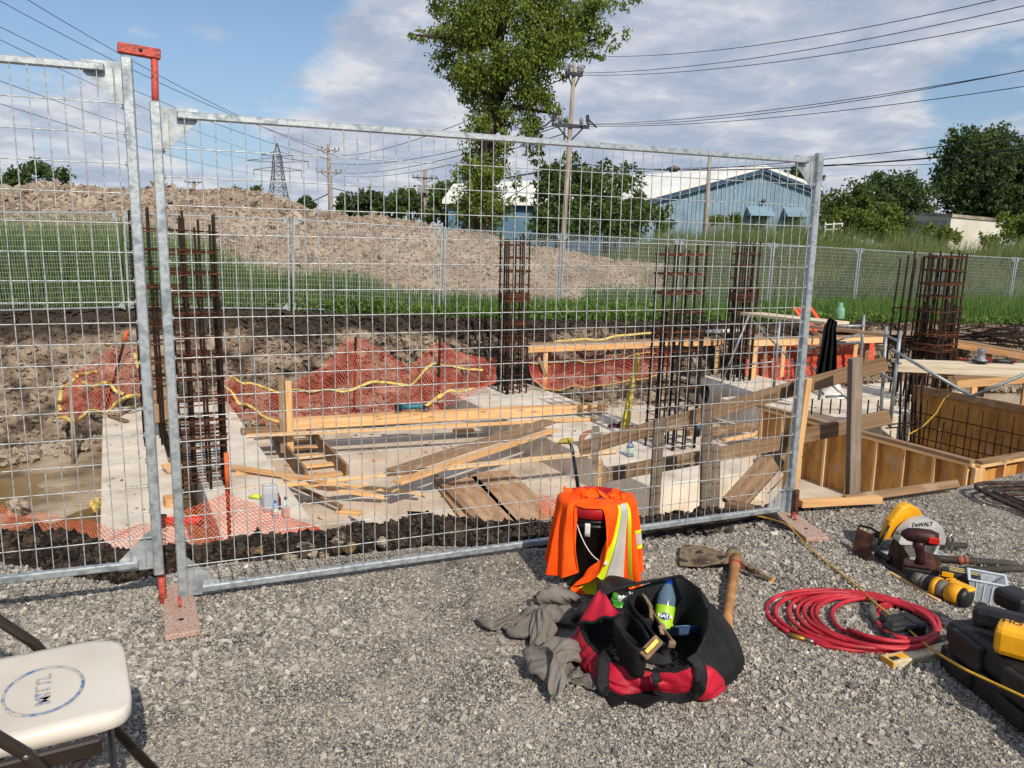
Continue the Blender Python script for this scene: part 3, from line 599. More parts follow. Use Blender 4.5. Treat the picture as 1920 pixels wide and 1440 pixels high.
# ---------------- poles, tower, wires ----------------
M_pole = mat('weathered_pole', ['6b6156', '8c8175', 'a1978a'], scale=3, rough=.9, stretch=(4, 4, .4), bump=.3, bscale=20)
M_dark = mat('dark_metal', ['24282c', '33383c'], rough=.6)
M_cable = mat('power_cable', ['23272c'], rough=.7)
M_ins = mat('insulator', ['5d6266', '8a8f92'], rough=.3)
def pole(xt, yt, xb, yb, dd, label, arms=(), r=.13, m=None, extra=0):
    pt = D(xt, yt, dd); pb = D(xb, yb, dd); pb2 = pb + (pb - pt).normalized() * 3.0; t = thing('utility_pole', (pb.x, pb.y, -1), label, 'utility pole', 'utility poles')
    b = MB(); b.tube([pb2, pb, pt], [r * 1.25, r * 1.15, r * .85], 12); b.build('shaft', m or M_pole, t)
    for (ya, hw, yaw) in arms:
        f = (ya - yt) / (yb - yt); c = pt.lerp(pb, f); d = Vector((math.cos(yaw), math.sin(yaw), 0)); b = MB(); b.beam(c - d * hw + Vector((0, -r, 0)), c + d * hw + Vector((0, -r, 0)), .11, .13); 
        for s in (-1, 1): b.tube([c + d * s * hw * .75, c + Vector((0, 0, -.55))], .03, 5)
        b.build('crossarm', M_dark if extra == 0 else M_pole, t)
        for s in (-1, -.6, .6, 1):
            b = MB(); b.lathe([(.03, .05), (.09, .1), (.05, .16), (.09, .2), (.05, .26), (.03, .32)], c + d * s * hw * .97 + Vector((0, -r, .03)), 8); b.build('insulator', M_ins, t)
    return t, pt, pb
PT, ptop, pbot = pole(1077, 122, 1057, 430, 31, 'tall leaning grey wooden utility pole right of the big tree', ((139, .36, .5), (234, .75, .35)), .088)
for s in (-1, 1): b = MB(); c = D(1070, 232, 30.6) + Vector((s * .62, 0, .2)); b.box(c, (.12, .1, .26), None, .03); b.tube([c, c + Vector((s * .35, 0, -.32))], .03, 6); b.build('cutout_switch', M_dark, PT)
b = MB(); b.tube([D(1058, 240, 30.7), D(1058, 262, 30.7)], .03, 6); b.build('downpipe', M_dark, PT)
pole(1331, 293, 1324, 412, 62, 'thin utility pole in front of the blue warehouse', (), .16)
pole(616, 270, 620, 392, 75, 'bare wooden utility pole left of centre beyond the spoil heap', ((282, 1.0, .3), (323, 1.1, .3)), .2, extra=1)
PT2, _, _ = pole(797, 319, 797, 402, 80, 'utility pole with a transformer box between the distant trees', ((334, 1.2, .3),), .22)
b = MB(); b.box(D(794, 355, 79.6), (1.1, .6, .8), None, .05); b.build('transformer', M_ins, PT2)
pole(803, 347, 803, 402, 78, 'shorter grey pole beside the transformer pole', (), .2)
pole(364, 338, 363, 362, 120, 'tiny distant pole over the spoil heap right of the front posts', ((342, 1.2, .2),), .25)
def tower():
    dd = 190; top = D(519, 268, dd); base = D(524, 372, dd); zb = base.z - 6; t = thing('pylon', (top.x, dd, zb), 'distant steel lattice transmission tower over the spoil heap', 'pylon'); Ht = top.z - zb
    M = mat('tower_steel', ['4b5158', '5a5f66'], rough=.6); b = MB(); lv = [0, .12, .24, .36, .46, .56, .66, .76, .86, 1]; wd = [2.9, 2.5, 2.1, 1.8, 1.5, 1.25, 1.05, .9, .7, .05]
    pts = [[Vector((top.x + sx * w_ , dd + sy * w_, zb + Ht * l)) for sx, sy in ((-1, -1), (1, -1), (1, 1), (-1, 1))] for l, w_ in zip(lv, wd)]
    for i in range(len(lv) - 1):
        for j in range(4):
            b.tube([pts[i][j], pts[i + 1][j]], .12, 4); b.tube([pts[i][j], pts[i + 1][(j + 1) % 4]], .07, 4); b.tube([pts[i][(j + 1) % 4], pts[i + 1][j]], .07, 4); b.tube([pts[i + 1][j], pts[i + 1][(j + 1) % 4]], .07, 4)
    b.build('lattice', M, t)
    for y, hw in ((291, 3.6), (302, 7.2), (319, 5.6)):
        z = D(519, y, dd).z; b = MB()
        for s in (-1, 1): b.tube([(top.x, dd, z + .9), (top.x + s * hw, dd, z)], .1, 4); b.tube([(top.x, dd, z - .3), (top.x + s * hw, dd, z)], .1, 4); b.tube([(top.x + s * hw, dd, z), (top.x + s * hw, dd, z - 1.6)], .08, 4)
        b.build('arm', M, t)
tower()
def wire(pts, label, r=.012, sag=0, m=None):
    """pts: (px, py, distance) at both ends; hangs between them"""
    a = D(*pts[0]); c = D(*pts[1]); n = 24; q = []
    for i in range(n + 1):
        f = i / n; p = a.lerp(c, f); p.z -= sag * 4 * f * (1 - f); q.append(p)
    b = MB(); b.tube(q, r, 4); return tag(b.build('overhead_cable', m or M_cable), label, 'cable', 'overhead cables')
for (a, c, lab, r, sg) in (
    ((1140, 106, 31), (2000, -32, 17), 'topmost overhead cable at upper right', .011, .35), ((1085, 137, 31), (2000, -8, 17), 'second overhead cable from the top at upper right', .011, .35),
    ((1085, 141, 31.5), (2000, 20, 17), 'third overhead cable from the top at upper right', .011, .35),
    ((1103, 233, 31), (2000, 118, 17), 'upper of the close pair of cables leaving the pole switch to the right', .011, .25), ((1103, 234, 31.4), (2000, 116, 16.5), 'lower of the close pair of cables leaving the pole switch to the right', .011, .33),
    ((1103, 237, 30.6), (2000, 150, 17), 'single cable just below the close pair at right', .011, .25), ((1000, 317, 33), (2000, 243, 15), 'thin cable over the warehouse roof', .012, .35),
    ((880, 345, 60), (1100, 308, 38), 'thick black cable sloping past the big tree trunk', .05, 0), ((1100, 308, 38), (2000, 272, 15), 'thick black cable running over the warehouse to the right edge', .022, .35),
    ((1560, 308, 40), (2000, 287, 18), 'slack dark cable under the thick one at right', .014, .15), ((1100, 320, 40), (1560, 309, 45), 'grey cable skimming the white warehouse roof', .02, 0),
    ((1745, 345, 50), (2000, 349, 45), 'faint low cable between the right hand trees', .02, 0)):
    wire((a, c), lab, r, sg)
for i, (x0, y0, x1, y1) in enumerate(((-60, 20, 620, 300), (-40, -20, 630, 284), (0, -32, 640, 296), (-60, 45, 505, 292), (-60, 130, 500, 303), (-60, 175, 520, 332))):
    wire(((x0, y0, 45), (x1, y1, 160 if i > 2 else 75)), ('cable number %d' % i) if 0 else ['overhead cable crossing behind the red pin', 'overhead cable through the top left corner, upper strand', 'overhead cable crossing the gap above the front panel post', 'overhead cable from the left edge toward the pylon top', 'lower overhead cable from the left edge toward the pylon arms', 'lowest overhead cable at left toward the pylon'][i], .02, .8)
for i, (x0, y0, x1, y1) in enumerate(((1058, 146, 640, 292), (1050, 232, 620, 306), (1045, 238, 622, 324), (1060, 250, 640, 330))):
    wire(((x0, y0, 31), (x1, y1, 75)), ['cable from the pole top down left behind the tree crown', 'upper cable from the pole crossarm down left', 'middle cable from the pole crossarm down left', 'lowest cable from the pole down left'][i], .02, .6)
wire(((1058, 303, 32), (850, 420, 70)), 'dark service cable dropping left past the big tree base', .02, .3)
wire(((622, 360, 75), (540, 392, 110)), 'service cable dropping left from the bare pole', .05, .2)
wire(((622, 352, 75), (800, 372, 80)), 'service cable between the bare pole and transformer pole', .05, .4)
# ---------------- trees and greenery ----------------
def leaf_mat(name, cols, tr=.35):
    m = mat(name, cols, scale=.8, rough=.55, island=.62, spec=.25); t = m.node_tree; n = t.nodes; l = t.links.new
    b = n['Principled BSDF']; out = [q for q in n if q.type == 'OUTPUT_MATERIAL'][0]; tl = n.new('ShaderNodeBsdfTranslucent'); mx = n.new('ShaderNodeMixShader'); mx.inputs[0].default_value = tr
    hs = n.new('ShaderNodeHueSaturation'); hs.inputs['Value'].default_value = 1.25; l(b.inputs['Base Color'].links[0].from_socket, hs.inputs['Color']); l(hs.outputs[0], tl.inputs[0])
    l(b.outputs[0], mx.inputs[1]); l(tl.outputs[0], mx.inputs[2]); l(mx.outputs[0], out.inputs[0]); return m
M_leaf = leaf_mat('elm_leaf', ['3c4a1e', '526424', '687a30', '84903c', '445420'])
M_leafd = leaf_mat('dark_leaf', ['36462a', '465a32', '5a6e3c'])
M_leafm = leaf_mat('mid_leaf', ['384a22', '4e622e', '667a3c'])
M_leafy = leaf_mat('yellowish_leaf', ['46561f', '5f6f2c', '7c8a3c'])
M_bark = mat('bark', ['241d17', '3a3028', '52463b'], scale=5, rough=.95, stretch=(3, 3, .5), bump=1, bscale=14)
M_reed = leaf_mat('reed_leaf', ['3f5028', '536438', '6c7845', '8d8a5e'], .3)
M_grass = leaf_mat('long_grass', ['314c20', '43622a', '587736', '7c864a'], .3)
M_weed = leaf_mat('broad_weed', ['476128', '5a7632', '728c40'], .3)
M_dry = leaf_mat('dry_grass', ['7d6a3c', '9c8650', 'b39e68'], .25)
def leaves(name, pts, size, m, parent=None, seed=1, droop=.35, aspect=.5):
    rs = np.random.RandomState(seed); n = len(pts); size = np.asarray(size) * np.ones(n)
    d = rs.normal(0, 1, (n, 3)); d[:, 2] -= droop * 1.6; d /= np.linalg.norm(d, axis=1)[:, None]
    s = rs.normal(0, 1, (n, 3)); s -= d * (s * d).sum(1)[:, None]; s /= np.linalg.norm(s, axis=1)[:, None]; nn = np.cross(d, s)
    L = size[:, None]; W_ = L * aspect; a = pts; tip = a + d * L; mid = a + d * L * .45
    V = np.stack([a, mid + s * W_ * .5 + nn * L * .08, tip, mid - s * W_ * .5 + nn * L * .08], 1).reshape(-1, 3)
    Fq = np.arange(n * 4).reshape(-1, 4); off = np.array(parent.location) if parent is not None else 0
    return rawmesh(name, V - off, Fq, m, False, parent)
def blob_pts(blobs, dd, dens, rs, flat=.75, depth=1.0, shell=.55):
    """blobs: (px, py, radius in px) clumps of the crown at distance dd; returns leaf points grouped on twigs"""
    out = []
    for bl in blobs:
        px, py, r = bl[:3]; oy = bl[3] if len(bl) > 3 else rs.uniform(-1, 1) * .5 * depth; c = D(px, py, dd + oy); rad = r * dd / F
        n = max(6, int(dens * rad ** 2)); v = rs.normal(0, 1, (n, 3)); v /= np.linalg.norm(v, axis=1)[:, None]; q = v * (rs.rand(n, 1) ** shell) * rad * np.array([1, 1, flat]); tw = np.array(c) + q
        k = 9; tips = np.repeat(tw, k, 0) + rs.normal(0, .13 * rad ** .5, (n * k, 3)) * np.array([1, 1, .8]); out.append(tips)
    return np.concatenate(out)
def tree(name, label, dd, blobs, trunk, dens, lsize, m, group=None, limbs=(), cat='tree', seed=1, droop=.35, depth=2, r0=.2, flat=.8, base=-1.0):
    rs = np.random.RandomState(seed); b0 = D(trunk[0][0], trunk[0][1], dd); t = thing(name, (b0.x, dd, min(b0.z, base)), label, cat, group)
    b = MB(); pts = [Vector((b0.x, dd, base - .4))] + [D(x, y, dd) for x, y in trunk]; n = len(pts); b.tube(pts, [r0 * (1.25 - .95 * i / (n - 1)) for i in range(n)], 10)
    for lb in limbs: q = [D(x, y, dd + (rs.rand() - .5) * depth * .5 * min(i, 1)) for i, (x, y) in enumerate(lb)]; k = len(q); b.tube(q, [r0 * (.5 - .38 * i / (k - 1)) for i in range(k)], 7)
    b.build('trunk', M_bark, t)
    leaves('crown', blob_pts(blobs, dd, dens, rs, flat, depth), lsize * np.ones(1), m, t, seed, droop)
    return t
rsb = random.Random(4)
def spray(x0, y0, x1, y1, r0, r1, k):     # a leafy bough as a run of clumps
    return [(x0 + (x1 - x0) * i / (k - 1) + rsb.uniform(-1, 1) * r1 * .5, y0 + (y1 - y0) * i / (k - 1) + rsb.uniform(-1, 1) * r1 * .5, r0 + (r1 - r0) * i / (k - 1)) for i in range(k)]
big = []
for s in ((905, 250, 900, 400, 30, 38, 9), (925, 230, 920, 330, 22, 26, 6), (870, 340, 860, 410, 22, 26, 4), (880, 40, 860, 110, 50, 40, 4), (1060, 60, 1120, 40, 40, 30, 4), (990, 130, 1040, 100, 40, 24, 4), (920, 60, 768, 64, 44, 10, 9), (900, 130, 842, 130, 40, 24, 5), (890, 60, 815, 10, 45, 22, 5), (900, 40, 850, -60, 60, 45, 4), (930, 0, 980, -80, 60, 60, 3), (960, 20, 1195, 4, 50, 10, 11), (985, 55, 1168, 62, 42, 12, 9), (1000, 75, 1150, 92, 36, 12, 7),
          (1010, 85, 1126, 112, 30, 10, 6), (1020, 110, 1052, 140, 22, 10, 3), (960, 110, 880, 150, 50, 26, 5), (900, 150, 872, 190, 32, 16, 4), (895, 170, 890, 215, 26, 18, 3), (960, 120, 1010, 190, 42, 30, 5), (990, 170, 1064, 218, 30, 12, 6), (975, 190, 1000, 255, 34, 22, 5),
          (990, 240, 1000, 300, 16, 8, 5), (1005, 240, 1015, 286, 11, 6, 4), (910, 190, 902, 245, 22, 14, 4), (940, 200, 950, 270, 22, 16, 5), (880, 290, 900, 320, 20, 18, 3), (890, 330, 868, 392, 30, 30, 4), (925, 320, 935, 400, 26, 28, 4), (900, 350, 905, 410, 34, 34, 4), (925, 275, 945, 300, 16, 12, 3), (960, 330, 975, 372, 14, 9, 3), (935, -30, 1060, -70, 70, 40, 5), (1100, 20, 1100, -40, 30, 30, 3)): big += spray(*s)
tree('big_tree', 'big leaning elm with a bushy clothed trunk rising past the top of the photo', 34, big, [(905, 420), (908, 330), (915, 260), (925, 190), (935, 110), (940, 30), (950, -60)], 70, .16, M_leaf, seed=3,
     limbs=(((912, 300), (925, 200), (930, 120), (955, 20)), ((925, 210), (965, 130), (1010, 60), (1100, 20)), ((920, 200), (890, 120), (850, 50)), ((930, 170), (1000, 110), (1130, 70)), ((900, 90), (840, 70), (780, 66)), ((920, 250), (965, 200), (1050, 215)), ((935, 110), (900, 40), (860, -30))), cat='tree', depth=3.2, r0=.36, droop=.6, base=-.9)
BG = 'trees behind the field'
def rb(x0, x1, yt, yb, r, n, seed):
    q = random.Random(seed); out = []
    for i in range(n):
        f = q.random(); x = x0 + (x1 - x0) * f; hump = 4 * f * (1 - f); top = yb - (yb - yt) * (.62 + .38 * hump ** .5) * q.uniform(.88, 1.04); y = top + (yb - top) * q.random() ** 1.2 + r * .35; out.append((x, y, r * q.uniform(.6, 1.2)))
    return out
for a in (('poplar_tree', 'bushy tree behind the leaning pole, left of the warehouse roof', 52, rb(1012, 1110, 285, 415, 24, 61, 1), [(1050, 420), (1052, 340)], 8, .34, M_leafm, 1),
          ('poplar_tree', 'second bushy tree touching the left end of the warehouse roof', 54, rb(1090, 1200, 300, 420, 24, 57, 2), [(1140, 420), (1142, 350)], 8, .34, M_leafm, 2),
          ('leafy_tree', 'round green tree right of the tall front fence post', 60, rb(1535, 1640, 335, 430, 22, 61, 3), [(1580, 430), (1582, 370)], 8, .36, M_leafm, 3),
          ('leafy_tree', 'dark round tree between the warehouse and the white trailer', 66, rb(1610, 1745, 318, 425, 24, 82, 4), [(1680, 430), (1682, 360)], 8, .36, M_leafd, 4),
          ('cottonwood_tree', 'tall dark tree at right over the white trailer', 68, rb(1768, 1900, 240, 405, 30, 108, 5), [(1840, 420), (1842, 320)], 7, .36, M_leafd, 5),
          ('cottonwood_tree', 'dense dark tree cut by the right edge of the photo', 66, rb(1860, 2010, 252, 440, 32, 108, 6), [(1935, 430), (1935, 320)], 7, .36, M_leafd, 6),
          ('leafy_tree', 'dark tree rising behind the spoil heap at far left', 70, rb(18, 136, 302, 372, 18, 54, 7), [(80, 372), (80, 340)], 8, .4, M_leafd, 7),
          ('leafy_tree', 'sliver of a dark tree at the left edge of the photo', 66, rb(-50, 14, 325, 372, 16, 14, 8), [(-20, 372), (-20, 340)], 8, .4, M_leafd, 8),
          ('leafy_tree', 'small dark tree right of the pylon foot', 120, rb(561, 587, 369, 395, 7, 16, 9), [(574, 396), (574, 385)], 6, .7, M_leafd, 9),
          ('leafy_tree', 'low dark tree right of the bare pole', 110, rb(628, 674, 366, 402, 11, 25, 10), [(650, 402), (650, 385)], 5, .7, M_leafd, 10),
          ('leafy_tree', 'tallest of the three dark distant trees', 110, rb(672, 712, 356, 400, 10, 28, 11), [(692, 400), (692, 380)], 5, .7, M_leafd, 11),
          ('leafy_tree', 'third dark distant tree beside the transformer pole', 110, rb(706, 752, 361, 400, 10, 25, 12), [(730, 400), (730, 380)], 5, .7, M_leafd, 12),
          ('leafy_tree', 'mid green tree just left of the transformer pole', 84, rb(742, 796, 352, 402, 11, 32, 13), [(768, 402), (768, 380)], 6, .5, M_leafm, 13),
          ('leafy_tree', 'mid green tree between the transformer pole and the big tree', 74, rb(805, 868, 336, 404, 13, 39, 14), [(836, 402), (836, 370)], 7, .45, M_leafm, 14),
          ('leafy_tree', 'dark tree top showing over the right slope of the warehouse', 100, rb(1460, 1530, 306, 360, 15, 28, 15), [(1500, 390), (1500, 350)], 5, .6, M_leafd, 15)):
    nm, lab, dd, bl, tr, dn, ls, mm, sd_ = a; tree(nm, lab, dd, bl, tr, dn * 1.5, ls, mm, BG, seed=sd_ + 20, depth=4, r0=.3, flat=.85)
SH = 'shrubs beyond the site fence'
for a in (('shrub', 'dark shrub at the foot of the leaning pole', 40, rb(1000, 1100, 375, 440, 18, 26, 31), M_leafm, .26), ('shrub', 'wide feathery shrub left of the warehouse wall', 41, rb(1095, 1210, 372, 440, 18, 30, 32), M_leafm, .26), ('shrub', 'small shrub against the left end of the warehouse wall', 42, rb(1205, 1262, 376, 430, 12, 16, 33), M_leafm, .24),
          ('shrub', 'weedy bush on the crest of the spoil heap', 28.5, rb(436, 500, 342, 372, 8, 14, 34), M_leafm, .12), ('shrub', 'bright green shrub below the round trees', 46, rb(1570, 1690, 378, 440, 16, 30, 35), M_leafy, .26), ('shrub', 'dark green shrub left of the white trailer', 47, rb(1640, 1715, 400, 440, 14, 22, 36), M_leafm, .26),
          ('shrub', 'yellow green vine shrub in front of the trailer', 44, rb(1730, 1800, 418, 446, 11, 18, 37), M_leafy, .24), ('shrub', 'tangled shrub under the right edge trees', 43, rb(1850, 1960, 395, 470, 18, 30, 38), M_leafy, .24), ('shrub', 'low shrub left of the warehouse awnings', 70, rb(1335, 1400, 402, 420, 8, 10, 39), M_leafy, .35)):
    nm, lab, dd, bl, mm, ls = a; x = sum(q[0] for q in bl) / len(bl); yb = max(q[1] for q in bl) + 8; tree(nm, lab, dd, bl, [(x, yb), (x, yb - 20)], 14, ls, mm, SH, cat='shrub', seed=int(x), depth=1.5, r0=.08, flat=.9, base=-.9)
# blades
def blades(name, x, y, z, h, wd, m, seed=1, lean=.25, label=None, cat='grass', wind=.0):
    rs = np.random.RandomState(seed); n = len(x); a = rs.uniform(0, 6.28, n); l = np.abs(rs.normal(0, lean, n)) * h; dx = np.cos(a) * l + wind * h; dy = np.sin(a) * l
    fa = rs.uniform(-.9, .9, n); sx = np.cos(fa) * wd * .5; sy = np.sin(fa) * wd * .5
    def lv(f, k, w_): return np.stack([x + dx * k + sx * w_, y + dy * k + sy * w_, z + h * f], 1), np.stack([x + dx * k - sx * w_, y + dy * k - sy * w_, z + h * f], 1)
    a0, b0 = lv(0, 0, 1); a1, b1 = lv(.5, .3, .85); a2, b2 = lv(.98, 1, .08)
    V = np.stack([a0, b0, b1, a1, a2, b2], 1).reshape(-1, 3); i = np.arange(n) * 6
    Fq = np.concatenate([np.stack([i, i + 1, i + 2, i + 3], 1), np.stack([i + 3, i + 2, i + 5, i + 4], 1)]); o = rawmesh(name, V, Fq, m); return tag(o, label, cat, None, 'stuff')
rs = np.random.RandomState(77)
def topy(x): return np.interp(x, TOPP[:, 0], TOPP[:, 1])
def tall(x):  # height of the strip growth along the bank
    return np.interp(x, [-12, -8.6, -7.2, -6.2, -5.5, -3.5, -2.8, -1, 1, 3, 5, 7, 9, 14, 20], [1.9, 1.95, 1.7, 1.2, .9, .95, .6, .55, .5, .45, .45, .5, .6, .8, 1.1])
n = 42000; x = rs.uniform(-13.5, 20, n); keep = rs.rand(n) < np.interp(x, [-8, -5, 2, 7, 12, 20], [1, .75, .5, .4, .55, .7]); x = x[keep]; d = rs.rand(len(x)) ** 1.2 * np.interp(x, [-12, -5, 3, 8, 20], [3.5, 2.6, 2.2, 3, 5]) + .15
y = topy(x) + d; h = tall(x) * rs.uniform(.45, 1.05, len(x)) * np.clip(.25 + d / .9, 0, 1); blades('long_grass', x, y, field_z(x) - .03, h, .022, M_grass, 5, .13, 'tall green grass along the far edge of the pit and fence')
n = 15000; x = rs.uniform(-13.5, 16, n); d = rs.rand(n) ** 1.5 * 2.0 + .0; y = topy(x) + d; pts = np.stack([x, y, field_z(x) + rs.rand(n) * np.interp(x, [-6, -4, 3, 10], [.12, .3, .32, .2]) * (.6 + .8 * vn(x * 1.3, y))], 1)
tag(leaves('weed_leaves', pts, rs.uniform(.06, .13, n), M_weed, None, 8, -.3, .6), 'low broad leaved weeds carpeting the far edge of the pit', 'weeds', None, 'stuff')
n = 110000; x = rs.uniform(2.5, 34, n); fy = rs.rand(n); y = np.interp(x, [0, 8, 14, 20, 34], [22.5, 24, 27, 29.5, 33]) + fy ** 1.2 * np.interp(x, [0, 8, 34], [12, 19, 22]); h = rs.uniform(1.6, 2.6, n) * np.interp(x, [0, 4, 8, 12, 20, 34], [.35, .6, .98, 1.1, 1.0, 1.0]) * (.62 + .6 * vn(x * .7, y * .7)) * np.clip(.45 + (y - topy(x) - 4) / 9, .3, 1.26)
blades('reeds', x, y, field_z(x) - .35 - .02 * np.clip(y - 26, 0, 30), h, .05, M_reed, 6, .2, 'wind bent green reeds filling the field beyond the fence', 'reeds', wind=.12)
n = 26000; x = rs.uniform(2, 22, n); y = topy(x) + 3 + rs.rand(n) * 9; ok = (y > topy(x) + 3); blades('meadow_grass', x, y, field_z(x) - .1, rs.uniform(.2, .75, n), .03, M_grass, 9, .25, 'shorter green meadow grass between fence and reeds', 'grass')
n = 9000; x = rs.uniform(-9, 3, n); y = rs.uniform(40, 60, n); blades('dry_grass', x, y, -1 + 0 * x, rs.uniform(1.6, 2.3, n) * np.interp(x, [-9, -6, 3], [.9, 1.0, .93]), .06, M_dry, 12, .2, 'dry golden grass band below the distant trees', 'grass')
# ---------------- timber ----------------
M_wood = mat('fresh_lumber', ['b3875a', 'c99a66', 'd3aa77', 'd9b686'], lo=.25, hi=.75, scale=3, rough=.75, stretch=(.7, 14, 14), bump=.15, bscale=9, objrand=.35, detail=6, knots=.6)
M_woodo = mat('weathered_lumber', ['6b543f', '7d6248', '8a6f54', '957b5f'], lo=.25, hi=.75, scale=3, rough=.85, stretch=(.7, 14, 14), bump=.3, bscale=9, objrand=.3, detail=6, knots=.6)
M_woodg = mat('grey_lumber', ['5f5247', '6f6256', '7d6f61', '887b6e'], lo=.25, hi=.75, scale=3, rough=.9, stretch=(.7, 12, 12), bump=.4, bscale=9, objrand=.25, detail=6, knots=.5)
M_ply = mat('form_plywood', ['a1723a', 'b98545', 'c6954f', 'b07c3e'], scale=2, rough=.7, stretch=(3, 3, .8), bump=.1, bscale=6, objrand=.2, detail=8, knots=.5)
M_plyg = mat('used_plywood', ['8f6f50', 'a8876a', 'b89877'], scale=2.5, rough=.85, stretch=(.8, 4, 4), bump=.2, bscale=8, detail=8)
LG = 'timbers lying about the pit'
# guard rail along the pit edge
g = thing('guard_rail', P(1590, 945), 'sloping two board timber guard rail behind the right end of the front fence', 'guard rail')
def gpost(xb, yb, xt, yt, dd, wd, th, m, zb=-.15, tw=0):
    b0 = D(xb, yb, dd); t0 = D(xt, yt, dd); a = b0 + (b0 - t0).normalized() * .25; board('post', a, t0, wd, th, m, g, up=(math.sin(tw), -math.cos(tw), 0))
gpost(1598, 945, 1604, 671, 4.6, .085, .04, M_woodg, tw=.4); gpost(1476, 950, 1508, 708, 4.75, .045, .09, M_wood, tw=.5)
gpost(1322, 962, 1326, 757, 4.55, .06, .05, M_woodg); gpost(1336, 950, 1338, 835, 4.6, .07, .05, M_woodg, tw=.3); gpost(1226, 972, 1236, 786, 4.5, .06, .045, M_woodg)
gpost(1112, 940, 1117, 800, 4.7, .045, .05, M_woodg); gpost(1120, 940, 1124, 862, 4.75, .045, .035, M_wood)
board('rail', D(1085, 842, 5.0), D(1490, 728, 4.9), .04, .088, M_woodo, g, (0, 0, 1)); board('rail', D(1490, 728, 4.86), D(1662, 682, 4.75), .04, .088, M_woodo, g)
board('rail', D(1120, 893, 4.9), D(1490, 826, 4.85), .04, .085, M_woodo, g); board('rail', D(1485, 822, 4.82), D(1668, 781, 4.72), .04, .088, M_woodo, g)
board('brace', D(1372, 948, 4.6), D(1500, 805, 5.1), .14, .035, M_woodo, g, (0, -.6, .8))
# long board lying on the gravel lip under the formwork
board('timber_board', P(1580, 938, .02), P(1792, 908, .03), .05, .055, M_woodo, None, (.3, -1, .7), 'weathered board lying on the gravel lip below the timber formwork', 'board', LG)
board('timber_board', P(1500, 944, .02), P(1650, 936, .02), .05, .04, M_wood, None, (0, 0, 1), 'thin board end peeping out beside the tall guard post foot', 'board', LG)
board('timber_board', P(1365, 945, -.03), P(1480, 972, -.02), .09, .035, M_woodo, None, (0, 0, 1), 'short board propped at the bottom right corner of the front fence', 'board', LG)
# formwork box
FW = (8.68, 12.2, 5.36, 8.72); ZT, ZB = -.9, -1.86
f = thing('formwork', S(10, 7, ZB), 'large yellow plywood formwork box with studs and doubled top plates', 'formwork')
def wall(u0, v0, u1, v1, out, zt=ZT, step=.40, studs=True):
    a = S(u0, v0); c = S(u1, v1); d = (c - a).normalized(); L = (c - a).length; o = Vector(out); zm = (ZB + zt) / 2
    p = MB(); p.beam(a + Vector((0, 0, zm)), c + Vector((0, 0, zm)), .018, zt - ZB - .08); p.build('plywood', M_ply, f)
    for k, zz in enumerate((zt - .02, zt - .062)):
        board('top_plate', a + o * .05 + Vector((0, 0, zz)) - d * (.01 + .02 * k), c + o * .05 + Vector((0, 0, zz)), .09, .038, M_woodo if k == 0 else M_wood, f)
    board('bottom_plate', a + o * .055 + Vector((0, 0, ZB + .02)), c + o * .055 + Vector((0, 0, ZB + .02)), .09, .038, M_wood, f)
    if studs:
        for i in range(int(L / step) + 1):
            q = a + d * min(L - .03, .03 + i * step) + o * .054; board('stud', q + Vector((0, 0, ZB + .04)), q + Vector((0, 0, zt - .083)), .038, .088, M_wood, f, tuple(o))
wall(FW[0], FW[2], FW[0], FW[3], -UA); wall(FW[0] - .0, FW[2], FW[1] + 4, FW[2] - .0, -VA)
wall(FW[1], FW[2] + .02, FW[1], FW[3], UA, step=.6)
board('corner_post', S(FW[0] - .02, FW[2] - .05, ZB), S(FW[0] - .02, FW[2] - .05, ZT - .083), .09, .09, M_wood, f)
board('top_plate', S(FW[1] - .03, FW[2] + .02, ZT + .001), S(FW[1] - .03, FW[3], ZT + .001), .05, .12, M_woodo, f)
b = MB()
t = thing('wall_rebar_mat', S(FW[1] - .12, 7, -1.8), 'upright rebar mat standing inside the yellow formwork box', 'rebar mat')
for i in range(14):
    v = FW[3] - .08 - i * .24; b = MB(); b.tube([S(FW[1] - .1, v, -1.83), S(FW[1] - .09, v, -1.03)], .010, 6); b.build('vertical_bar', M_rebar, t)
    b = MB(); b.tube([S(FW[1] - .30, v + .02, -1.83), S(FW[1] - .28, v + .02, -1.3)], .010, 6); b.build('vertical_bar', M_rebar, t)
for z in (-1.28, -1.5, -1.7): b = MB(); b.tube([S(FW[1] - .12, FW[3], z), S(FW[1] - .12, FW[2], z)], .009, 6); b.build('tie', M_rebar, t)
# dowels
t = thing('dowel_group', S(11.4, 9.6, -1.4), 'row of short rebar dowels sticking out of the footing behind the formwork', 'rebar dowels')
for i in range(9): b = MB(); x, y = 1505 + i * 17, 745 + i * 5.2 - (i % 2) * 6; q = D(x, y + 22, 13.4); q.z = -1.42; b.tube([q, q + Vector((0, 0, .28))], .014, 6); b.build('dowel', M_rebar, t)
